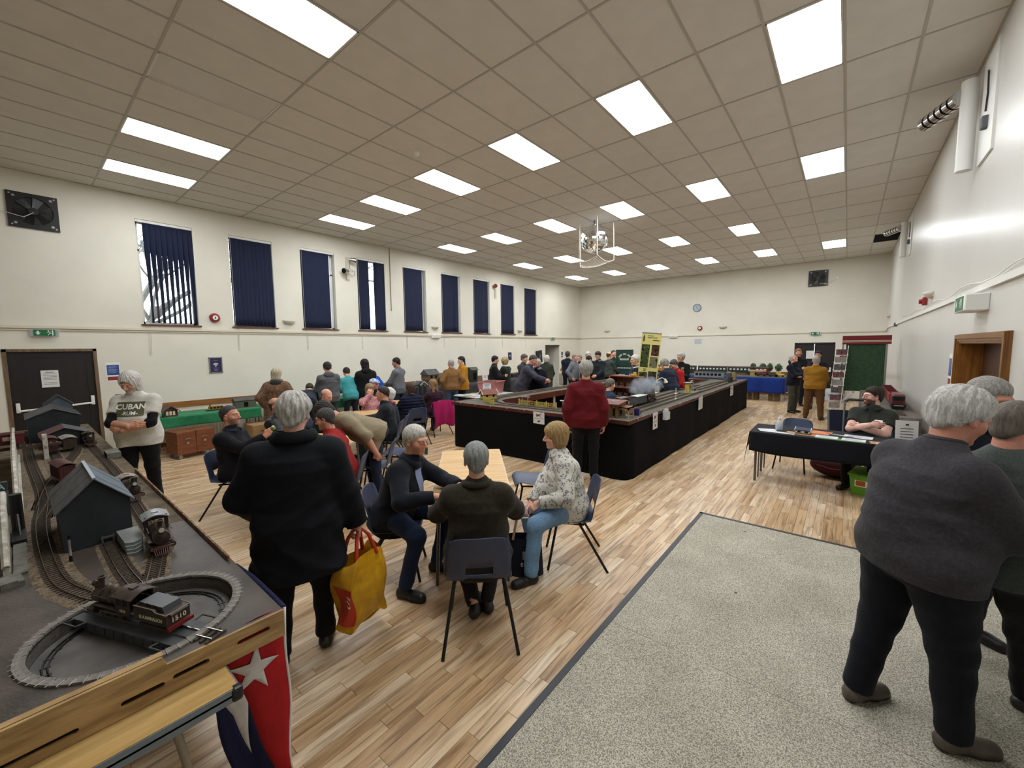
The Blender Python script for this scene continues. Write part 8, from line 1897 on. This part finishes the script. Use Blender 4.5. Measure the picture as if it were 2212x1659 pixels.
tee = P('standing man in white printed T-shirt with folded arms behind the left-hand layout', (-6.95, .95, 0), fc(-6.95, .95, -22), 1.76, girth=1.14, belly=.55, hunch=.3, near=True, head=(D(-10), .42, 0), sleeve='short', underarm='#0b0b0d', top='#c9c6bb', hem=-.14, loose=.022, collar='crew', legs='#0b0b0d', legw=1.15, hair='shaggy', hairc='#cdc9c2', beard=.75, beardc='#a8a39a', skin='#bf8668', **{**CROSS, 'hands': [(.03, .29, 1.03), (-.03, .32, 1.08)]})
blk = P('seated man in black jumper eating, in profile', (-5.72, 1.63, 0), D(-50), 1.70, 'sit', lean=-.12, girth=1.12, belly=.4, hunch=.5, near=True, head=(D(0), .0, 0), top='#0c0d14', topk='knit', collar='polo', collarc='#23283a', hem=-.12, loose=.020, legs='#14161d',
        hands=[(-.12, .36, .70), (.06, .42, .98)], elbows=[(-.6, -.6, -.6), (.8, -.5, -.9)], hdir=[None, (-.3, .6, .75)], palms=[None, (-.9, .2, .3)], hcurl=(.5, .95), hair='receding', hairc='#3f3c3a', beard=.55, beardc='#5d5a58', skin='#b97c62')
redm = P('seated man in red jumper with glasses, in profile', (-4.54, 2.40, 0), D(138), 1.72, 'sit', lean=.30, girth=1.08, near=True, head=(D(-4), .06, 0), top='#8e1d1c', topk='fleece', collar='stand', hem=-.12, loose=.018, legs='#15171d', hair='crop', hairc='#45423f', beard=.4, beardc='#5d5652', glasses='#1a1a1c', skin='#b87a60', **TABLE)
bei = P('man in beige top bending over a chair', (-4.72, 2.92, 0), fc(-4.72, 2.92, -80), 1.72, lean=1.12, girth=1.12, belly=.3, near=True, head=(0, .2, 0), top='#8d8068', topk='knit', hem=-.10, sleeve='roll', loose=.018, legs='#1a2438', legk='denim', hands=[(-.24, .04, .70), (.10, .62, .78)], elbows=[(-1, -.8, .3), (1, 0, -.5)], hair='short', hairc='#2e2620', skin='#b97e64', fold=1.3)
sw = P('standing man in dark red jumper seen from behind at the big layout', (-2.93, 5.27, 0), fc(-2.93, 5.27, 178), 1.79, girth=1.16, hunch=.1, near=True, shoulder=1.06, head=(D(4), .08, 0), top='#5c0a12', topk='fleece', collar='crew', collarc='#101010', hem=-.14, loose=.022, legs='#0d0d0f', legw=1.12, hair='wavy', hairc='#9a9890', skin='#c08a70', shoes='#3a1c12', **CLASP)
fle = P('standing man in grey fleece and navy trousers holding a plastic cup', (.32, 2.80, 0), D(-52), 1.80, girth=1.30, belly=.75, hunch=.75, near=True, lean=.06, head=(D(-4), .34, 0), top='#38363a', topk='fleece', collar='stand', hem=-.10, loose=.024, legs='#0b0e17', legw=1.28, feet=[(-.16, -.10, .085), (.12, .12, .085)],
        hands=[(-.08, .44, 1.08), (.12, .46, 1.08)], elbows=[(-.7, -.6, -.8), (.8, -.5, -.9)], hdir=[(.5, .8, .1), (-.5, .8, .05)], palms=[(.8, .3, 0), (-.8, .3, 0)], hcurl=(.6, .7), hair='wavy', hairc='#c6c4c0', skin='#b9785e', shoes='#544a40', sole='#2a251f', fold=.6)
grn = P('standing man in grey-green jumper at the right edge', (.62, 3.10, 0), D(-28), 1.72, girth=1.15, belly=.2, hunch=.4, near=True, lean=.06, head=(D(-20), .25, 0), top='#4a514c', topk='knit', hem=-.12, loose=.020, legs='#1f1c1a', legw=1.1, feet=[(-.15, .10, .085, -.1, 1, 0), (.10, .28, .085)], hair='crop', hairc='#6a6258', skin='#b97a62', shoes='#2a2622', sole='#b9b4a8', **LOOK)
P('man with glasses and navy top behind the grey fleece', (.66, 3.92, 0), fc(.66, 3.92, 50), 1.80, girth=1.12, near=True, head=(D(10), .32, 0), top='#12141f', legs='#15161c', collar='crew', hair='crop', hairc='#9a9690', glasses='#2a2a2c', skin='#b9785e', **HOLD)
dkf = P('bearded man with glasses sitting with folded arms at the desk', (.32, 7.62, 0), D(165), 1.78, 'sit', girth=1.22, belly=.6, near=True, head=(D(-50), -.02, 0), sleeve='short', top='#2c2f28', collar='polo', hem=-.10, loose=.020, legs='#1a1c20', hair='short', hairc='#2c1e18', beard=.9, beardc='#3f2419', glasses='#141416', skin='#cf9c86', hands=[(.05, .28, .82), (-.05, .31, .87)], elbows=[(-1, .1, -.8), (1, .1, -.8)], hdir=CROSS['hdir'], palms=CROSS['palms'], hcurl=(.25, .3))
# ---- the café group
P('seated bald man in dark waxed jacket, reclining', (-6.45, 2.50, 0), D(-55), 1.66, 'sit', lean=-.22, girth=1.15, belly=.4, head=(D(0), .0, 0), top='#15171a', topk='leather', collar='lapel', loose=.026, hem=-.12, legs='#20242c', hair='bald', hairc='#4a443f', skin='#b97c60', near=True, **LAP)
P('seated balding man with pale blue collar', (-7.28, 3.42, 0), D(-62), 1.68, 'sit', lean=.2, head=(D(-10), .25, 0), top='#15281f', collar='polo', collarc='#9fb4d8', hair='bald', hairc='#7a6f66', skin='#c68a70', **TABLE)
P('seated white-haired woman in glasses and navy top', (-6.45, 4.40, 0), D(140), 1.62, 'sit', lean=.12, girth=1.05, head=(D(-8), .05, 0), top='#141628', collar='lapel', collarc='#7a2550', hair='curly', hairc='#d4d1ca', glasses='#6a3a3c', skin='#c8927a', **TABLE)
P('seated man in dark grey zip jacket with thinning brown hair', (-6.03, 4.00, 0), D(140), 1.74, 'sit', lean=.10, girth=1.12, head=(D(-6), .06, 0), top='#181c22', topk='fleece', collar='stand', loose=.022, hem=-.14, legs='#14151a', hair='receding', hairc='#3a2c24', glasses='#8a6a50', skin='#bf8268', near=True, **TABLE)
P('seated woman in pink floral top resting her chin on her hand', (-7.75, 4.70, 0), fc(-7.75, 4.70, 10), 1.62, 'sit', lean=.08, head=(D(8), .05, 0), topm=pattern('pink_floral', '#b57a80', ['#d4b0ac', '#7a2c3a', '#4a4a44'], 34, thr=(.3, .42)), hair='bob', hairc='#8a7456', skin='#cf9a84', hands=[(-.12, .36, .75), (.04, .20, 1.12)], elbows=[(-.8, -.3, -.6), (1, .2, -1)], hdir=[None, (-.1, .1, 1)], palms=[None, (-.3, -1, .2)])
MATS['cap_check'] = pattern('blue_white_check', '#d2d8de', ['#2a6ac0', '#2f74cc', '#5a92d8'], 30, thr=(.3, .5))
P('seated man in blue and white checked cap', (-8.15, 5.05, 0), fc(-8.15, 5.05, 45), 1.72, 'sit', lean=.0, head=(D(6), .1, 0), top='#10131c', collar='crew', hair='cap', hairc='#3a6ac0', glasses='#2a2420', skin='#b97c64', **LAP)
P('seated woman in navy quilted coat with her back turned', (-6.97, 5.22, 0), D(72), 1.64, 'sit', lean=.12, girth=1.08, head=(D(12), .12, 0), top='#10142a', topk='coat', quilt=.012, collar='stand', hem=-.16, loose=.030, legs='#15171f', hair='fringe', hairc='#4a3428', skin='#c08a72', near=True, **TABLE)
P('seated woman with pink sleeves and dark wine gilet', (-7.30, 6.10, 0), D(75), 1.64, 'sit', lean=.14, head=(D(10), .1, 0), top='#2a0f1e', quilt=.008, collar='stand', hem=-.14, loose=.026, legs='#1c1a22', hair='long', hairc='#8a6a48', skin='#c08a72', **TABLE)
P('standing woman in leopard-print hooded coat', (-8.99, 3.37, 0), D(62), 1.62, girth=1.12, head=(D(-22), .1, 0), topm=pattern('leopard_print', '#6d5240', ['#1a1210', '#2c1d17', '#a08468'], 42, thr=(.3, .36)), collar='coat', hood='plain', skirt=.4, hem=-.42, loose=.034, legs='#121216', hair='bob', hairc='#b3a88f', skin='#c08a72', **POCK)
P('standing man in grey hoodie by the wall tables', (-9.14, 4.53, 0), D(82), 1.72, girth=1.12, head=(D(-8), .4, 0), top='#55565a', topk='fleece', hood='plain', hem=-.13, loose=.026, legs='#3a3c3e', hair='short', hairc='#2a201b', skin='#b97e64', near=True, **LOOK)
P('person in slate jacket stooping over the green table', (-9.12, 4.02, 0), D(60), 1.62, lean=1.25, head=(0, .3, 0), top='#2a2f3c', legs='#1d2028', hair='short', hairc='#3a3028', **{**LOOK, 'hands': [(-.2, .55, .75), (.2, .6, .75)]})
P('person in teal shirt leaning over the wall table', (-9.44, 5.22, 0), D(75), 1.62, lean=.5, head=(0, .3, 0), top='#3f8f92', hem=-.16, legs='#20242c', hair='short', hairc='#2c221c', **LOOK)
P('standing woman in black coat with fur-trimmed hood', (-9.40, 5.62, 0), D(80), 1.74, girth=1.1, head=(D(4), .2, 0), top='#0c0c0f', hood='fur', hem=-.30, skirt=.25, loose=.034, legs='#0f0f12', hair='bob', hairc='#14100f', **LOOK)
P('bald man in royal blue jacket stooping at the wall table', (-9.42, 6.12, 0), D(120), 1.66, lean=.75, head=(0, -.2, 0), top='#134a9e', loose=.03, legs='#1a1c22', hair=None, hairc='#8a7a70', skin='#cf9c88', **LOOK)
P('standing man in light grey jumper and jeans by the wall tables', (-9.15, 6.42, 0), D(112), 1.77, head=(D(14), .25, 0), top='#63656b', topk='knit', collar='stand', hem=-.14, loose=.02, legs='#1c2536', legk='denim', hair='crop', hairc='#1c1614', skin='#b0745c', **LOOK)
P('standing man in tan jacket and blue jeans', (-8.76, 7.95, 0), D(66), 1.67, girth=1.1, hunch=.3, head=(D(22), .05, 0), top='#7d5a34', collar='polo', hem=-.11, loose=.026, legs='#33475f', legk='denim', hair='crop', hairc='#a39d98', skin='#c48a72', **POCK)
P('standing woman in mustard jumper with dark plait', (-9.12, 8.72, 0), fc(-9.12, 8.72, -70), 1.74, girth=1.1, head=(D(-6), .15, 0), top='#b07a1c', topk='knit', hem=-.22, skirt=.15, loose=.026, legs='#111216', hair='pony', hairc='#1c1212', skin='#cf9c8a', **{**LOOK, 'hands': [(-.1, .3, 1.08), (.12, .32, 1.05)]})
# ---- behind the big layout
P('standing man in black jacket with glasses, in profile', (-8.54, 9.53, 0), fc(-8.54, 9.53, 95), 1.74, girth=1.15, belly=.4, head=(0, .18, 0), top='#0e1013', collar='stand', loose=.024, legs='#12131a', hair='short', hairc='#15110f', glasses='#1c1c1e', **HOLD)
P('standing blonde woman in green coat with white scarf', (-8.40, 9.92, 0), fc(-8.40, 9.92, -120), 1.68, head=(D(-10), .15, 0), top='#20261e', collar='coat', collarc='#c4c0b4', skirt=.25, hem=-.4, loose=.03, legs='#14151a', hair='curly', hairc='#b09a6c', **LOOK)
P('tall man in grey-lilac jacket leaning over the big layout', (-6.72, 8.62, 0), fc(-6.72, 8.62, 75), 1.86, lean=.40, girth=1.1, head=(0, .3, 0), top='#3c3a46', loose=.026, hem=-.18, legs='#8a8272', hair='receding', hairc='#4a433e', hands=[(.02, .55, 1.02), (.10, .62, 1.05)], elbows=[(-.7, -.4, -.8), (.8, -.4, -.8)], skin='#b97c64', near=True)
P('man in dark jacket standing behind the leaning man', (-7.72, 9.96, 0), fc(-7.72, 9.96, 60), 1.79, head=(0, .25, 0), top='#33363a', loose=.024, legs='#20222a', hair='short', hairc='#57504a', **LOOK)
P('elderly man in dark parka and glasses at the big layout', (-6.58, 9.12, 0), fc(-6.58, 9.12, -18), 1.68, girth=1.12, belly=.3, head=(D(-22), .0, 0), top='#11161f', topk='coat', collar='coat', collarc='#6a6a66', loose=.032, hem=-.22, skirt=.2, legs='#20242c', hair='short', hairc='#bdb9b2', glasses='#55504a', skin='#c08a74', near=True, **CLASP)
P('white-haired visitor in olive coat near the open doorway', (-8.05, 11.7, 0), fc(-8.05, 11.7, 170), 1.70, top='#2f352c', collar='stand', skirt=.2, hem=-.35, loose=.03, legs='#1c1e22', hair='curly', hairc='#d4cfc4', **LOOK)
P('man in navy jacket standing furthest left in the crowd by the sales table', (-8.38, 13.63, 0), fc(-8.38, 13.63, 160), 1.82, top='#10162a', collar='stand', loose=.026, legs='#14151a', hair='short', hairc='#3f3934', **LOOK)
P('bald man in grey hooded top over black shirt', (-7.40, 12.47, 0), fc(-7.40, 12.47, 60), 1.75, head=(0, .15, 0), top='#6b6e72', topk='fleece', hood='plain', loose=.026, legs='#22262e', hair='crop', hairc='#a08a80', skin='#c88e7a', **POCK)
P('man whose face shows just behind the bald man', (-7.75, 13.45, 0), fc(-7.75, 13.45, -30), 1.68, top='#2c2420', legs='#1c1c20', hair='short', hairc='#8a8076', glasses='#2a2a2c', **LOOK)
P('dark-haired woman holding up a phone', (-6.98, 12.72, 0), fc(-6.98, 12.72, 30), 1.68, head=(0, .25, 0), top='#1c1c20', legs='#14151a', hair='bob', hairc='#1f1614', **{**HOLD, 'hands': [(.02, .36, 1.18), (.14, .36, 1.18)]})
P('white-haired man deep in the crowd behind the phone', (-7.52, 13.68, 0), fc(-7.52, 13.68, 20), 1.79, top='#24282c', legs='#14151a', hair='wavy', hairc='#c9c6c0', **LOOK)
P('man in charcoal jacket and blue shirt with glasses in the crowd', (-6.42, 12.42, 0), fc(-6.42, 12.42, -35), 1.84, head=(0, .3, 0), top='#1c2126', collar='lapel', collarc='#5d7088', loose=.024, legs='#5a7088', hair='short', hairc='#2a211d', glasses='#1c1c1e', **LOOK)
P('balding man in grey-green jumper beside the green sign', (-6.80, 13.94, 0), fc(-6.80, 13.94, 140), 1.80, top='#3c443e', legs='#15171c', hair='bald', hairc='#4a443f', **LOOK)
P('man half hidden behind the green sign', (-7.00, 14.75, 0), fc(-7.00, 14.75, 40), 1.84, top='#33302c', legs='#15171c', hair='receding', hairc='#3f352e', **LOOK)
P('man with grey hair and blue shirt sitting low inside the layout', (-3.92, 7.92, 0), fc(-3.92, 7.92, 130), 1.68, 'sit', lean=.15, head=(D(-10), .1, 0), top='#24344a', legs='#1c2028', hair='short', hairc='#6f675e', **LAP)
badge = P('white-haired man with glasses and a name badge beside the banner', (-4.10, 9.92, 0), fc(-4.10, 9.92, -65), 1.78, head=(0, .1, 0), top='#10182c', topk='knit', collar='polo', collarc='#c9c6c0', legs='#1c2028', hair='short', hairc='#d0cdc6', glasses='#3a3430', near=True, **LOOK)
P('man in slate-blue jumper bending over the work table', (-3.36, 10.42, 0), fc(-3.36, 10.42, -140), 1.72, lean=.42, girth=1.12, head=(0, .3, 0), top='#1d2233', topk='knit', hem=-.16, legs='#1f2536', hair='wavy', hairc='#8f8c86', near=True, **LOOK)
P('man in bright red jacket behind the work table', (-3.34, 11.05, 0), fc(-3.34, 11.05, -60), 1.68, lean=.25, head=(0, .4, 0), top='#a81c1c', topk='fleece', collar='stand', legs='#14151a', hair='short', hairc='#57524c', **LOOK)
swt = P('man in black sweatshirt holding a black controller', (-3.74, 12.35, 0), fc(-3.74, 12.35, -20), 1.79, girth=1.18, belly=.3, head=(D(-18), .05, 0), top='#0b0e0e', topk='fleece', hem=-.1, legs='#5d5a4c', hair='wavy', hairc='#bcb9b2', glasses='#8a8078', skin='#bf8268', near=True, **HOLD)
# ---- by the double door
P('man in navy jumper with folded arms looking up', (-1.18, 14.40, 0), fc(-1.18, 14.40, 55), 1.72, girth=1.14, belly=.3, head=(0, -.35, 0), top='#0e121f', topk='knit', hem=-.12, legs='#3f4034', legw=1.12, hair='crop', hairc='#c0b8b0', skin='#c48870', near=True, **CROSS)
P('ginger-bearded man in dark top with pale print', (-1.22, 16.1, 0), fc(-1.22, 16.1, 10), 1.86, girth=1.1, top='#101116', legs='#1c1e22', hair='short', hairc='#8a5f3c', beard=.8, beardc='#9a6a48', skin='#c48870', **CROSS)
P('man in mustard jumper and brown trousers with a grey boot', (-.62, 13.40, 0), fc(-.62, 13.40, 170), 1.70, girth=1.2, belly=.3, top='#8f6416', topk='knit', hem=-.10, loose=.022, legs='#5a3c1e', legk='cord', legw=1.25, feet=[(-.19, .06, .085), (.17, -.04, .085)], head=(D(-6), .0, 0), hair='crop', hairc='#a9a49c', skin='#c48a74', near=True, **LOOK)
P('dark-haired man in camouflage trousers by the double door', (-.68, 15.55, 0), fc(-.68, 15.55, -10), 1.80, top='#14161a', legm=pattern('desert_camo', '#7a6a54', ['#5d5040', '#8f8068', '#4a4034'], 14, 'camo'), hair='short', hairc='#1c1614', beard=.3, beardc='#2a201b', skin='#b87c64', **CROSS)
# ---- things people hold or wear
bagp = Vector(coat['wr'][1])+Vector((-2.66, 1.08, 0)); yb = fc(-2.66, 1.08, 176)
sb_ = thing('shopping_bag', 'yellow woven shopping bag with red panel and orange handles', 'bag', (bagp.x, bagp.y, bagp.z-.10), yb+D(38)); M_yb = mat('yellow_woven', '#cf9d10', .4, col2='#b07f0a', scale=12, bump=.8, bscale=14); M_or = mat('orange_red_web', '#b02a12', .5)
def bagf(u, v):
    a = u*2*math.pi; w, d = .185+.02*math.sin(v*6), .075+.03*math.sin(v*3.1); c, s_ = math.cos(a), math.sin(a)
    return (w*(abs(c)**.5)*(1 if c > 0 else -1)*(.86+.14*v)+.012*math.sin(a*5+v*9), d*(abs(s_)**.5)*(1 if s_ > 0 else -1)+.012*math.sin(a*4+v*7), -.10-.46*v+.02*math.sin(a*3))
MB().grid(bagf, 48, 16).build('bag_body', M_yb, sb_, smooth=60); MB().grid(lambda u, v: ((u-.5)*.34, (v-.5)*.13, -.555+.01*math.sin(u*9)), 8, 4).build('bag_bottom', M_yb, sb_)
MB().grid(lambda u, v: (lambda p: (p[0]*1.012, p[1]*1.04, p[2]))(bagf(.49+.15*u, .32+.58*v)), 16, 10).build('red_panel', M_or, sb_, smooth=60)
for k in range(3):
    MB().grid(lambda u, v, k=k: (lambda q: (q[0]*1.018, q[1]*1.06, q[2]))(bagf(.535+.07*u-.01*(k % 2), .42+.065*k+.028*v)), 8, 2).build('lettering', M_signw, sb_)
for sy in (-1, 1): MB().tube([(-.09, sy*.07, -.13), (-.05, sy*.04, .02), (0, sy*.008, .085), (.05, sy*.04, .02), (.09, sy*.07, -.13)], [.014, .012, .010, .012, .014], 8).build('handle', M_or, sb_, smooth=60)
tb_ = thing('tote_bag', 'navy tote bag with pale handles by the paisley woman', 'bag', (-2.13, 2.74, 0), D(30)); MB().grid(lambda u, v: ((.17-.02*v)*math.cos(u*2*math.pi)*(1+.05*math.sin(u*19)), (.09-.03*v)*math.sin(u*2*math.pi), v*.34), 30, 8).build('bag_body', mat('navy_canvas', '#0d1022', .9), tb_, smooth=60); MB().tube([(-.09, -.05, .32), (-.06, -.03, .50), (.04, -.03, .52), (.08, -.05, .32)], .012, 6).build('handle', mat('cream_web', '#a59a84', .8), tb_, smooth=60)
text_obj('lettering', 'ECH', .05, M_signw, tb_, frameM((.03, -.094, .12), (1, .05, 0), (0, 0, 1))); MB().bb(0, .06, -.0965, -.093, .17, .24).build('crest', mat('crest_grey', '#8a8c98', .7), tb_)
cw_ = (Vector(fle['wr'][0])+Vector(fle['wr'][1]))/2+Vector((.32, 2.80, 0)); fd_ = Vector(fle['Ry'][:, 1]); cp = cw_+fd_*.085
cu_ = thing('plastic_cup', 'clear plastic cup held by the man in grey fleece', 'cup', (cp.x, cp.y, cp.z-.04)); MB().lathe([(0, 0), (.027, 0), (.036, .095), (.038, .097), (.035, .095), (.026, .003), (0, .003)], n=20).build('cup_wall', M_clear, cu_, smooth=50); MB().lathe([(0, .004), (.0265, .004), (.031, .05), (0, .05)], n=16).build('drink', mat('tea_brown', '#6a4526', .2), cu_)
sn_ = Vector(blk['wr'][1])+Vector((-5.72, 1.63, 0))+Vector(blk['Ry']@np.array([-.05, .07, .085])); t = thing('snack', 'green-wrapped snack in the hand of the man in black jumper', 'food', sn_); MB().sphere((0, 0, 0), (.032, .03, .028), 12).build('wrapper', mat('wrapper_green', '#6a7a30', .4), t, smooth=60); MB().sphere((.0, 0, .018), (.02, .02, .018), 10).build('bite', mat('pale_apple', '#c9c49a', .5), t, smooth=60)
ct_ = (Vector(swt['wr'][0])+Vector(swt['wr'][1]))/2+Vector((-3.74, 12.35, 0))+Vector(swt['Ry']@np.array([0, .08, .01])); t = thing('handheld_controller', 'black handheld controller held by the man in sweatshirt', 'controller', ct_, fc(-3.74, 12.35, -20)); MB().cbox((0, 0, 0), (.15, .07, .03), .01).build('case', M_black, t); MB().cyl((.05, 0, .015), (.05, 0, .03), .012, n=10).build('knob', M_steel, t)
def badge_on(fn, loc, name, dx, dz, w, h, m=M_signw):
    s_ = fn['s']; B = fn['pel']+fn['up']*(dz*s_)+fn['side']*(dx*s_)+fn['front']*.35; n = 6; pts = [B+fn['side']*((i/n-.5)*w)+fn['up']*((j/n-.5)*h) for j in range(n+1) for i in range(n+1)]
    q = fn['shrink'](pts, -np.asarray(-fn['front']), .004, 14); fs = [(j*(n+1)+i, j*(n+1)+i+1, (j+1)*(n+1)+i+1, (j+1)*(n+1)+i) for j in range(n) for i in range(n)]
    return MB().add([tuple(a) for a in q], fs).build(name, m, fn['root'], smooth=70)
def print_on(fn, body, dx, dz, size, m, off=.006, bold=.0):
    vs, fs = text_mesh(body, size, 0, bold=bold); B = fn['pel']+fn['up']*(dz*fn['s'])-fn['side']*(dx)+fn['front']*.35
    q = fn['shrink']([B-fn['side']*v[0]+fn['up']*v[1] for v in vs], np.asarray(fn['front']), off, 14); MB().add([tuple(a) for a in q], fs).build('lettering', m, fn['root'])
def front_panel(fn, z0, z1, w0, w1, m, name='shirt_front', off=.004):
    s_ = fn['s']; n = 10; pts = [fn['pel']+fn['up']*((z0+(z1-z0)*j/n)*s_)+fn['side']*((i/6-.5)*(w0+(w1-w0)*j/n))+fn['front']*.17 for j in range(n+1) for i in range(7)]
    q = fn['shrink'](pts, np.asarray(fn['front']), off, 14); MB().add([tuple(a) for a in q], [(j*7+i, j*7+i+1, j*7+i+8, j*7+i+7) for j in range(n) for i in range(6)]).build(name, m, fn['root'], smooth=70)
front_panel(blaz, .10, .44, .03, .13, cloth('#8f9cc0')); front_panel(dkf, .22, .44, .02, .03, cloth('#23261f'), 'placket')
badge_on(tee, None, 'shirt_print', 0, .335, .27, .17, mat('khaki_print', '#57543c', .9)); print_on(tee, 'CUBAN', 0, .36, .085, M_signw, .007, .002); print_on(tee, '-RUM-', 0, .285, .06, M_signw, .007, .0015)
badge_on(badge, None, 'name_badge', .08, .30, .075, .055); badge_on(swt, None, 'name_badge', -.09, .27, .085, .055); badge_on(swt, None, 'emblem', -.09, .36, .07, .07, mat('gold_emblem', '#7a6a2c', .7))
badge_on(dkf, None, 'name_badge', -.10, .34, .085, .055)
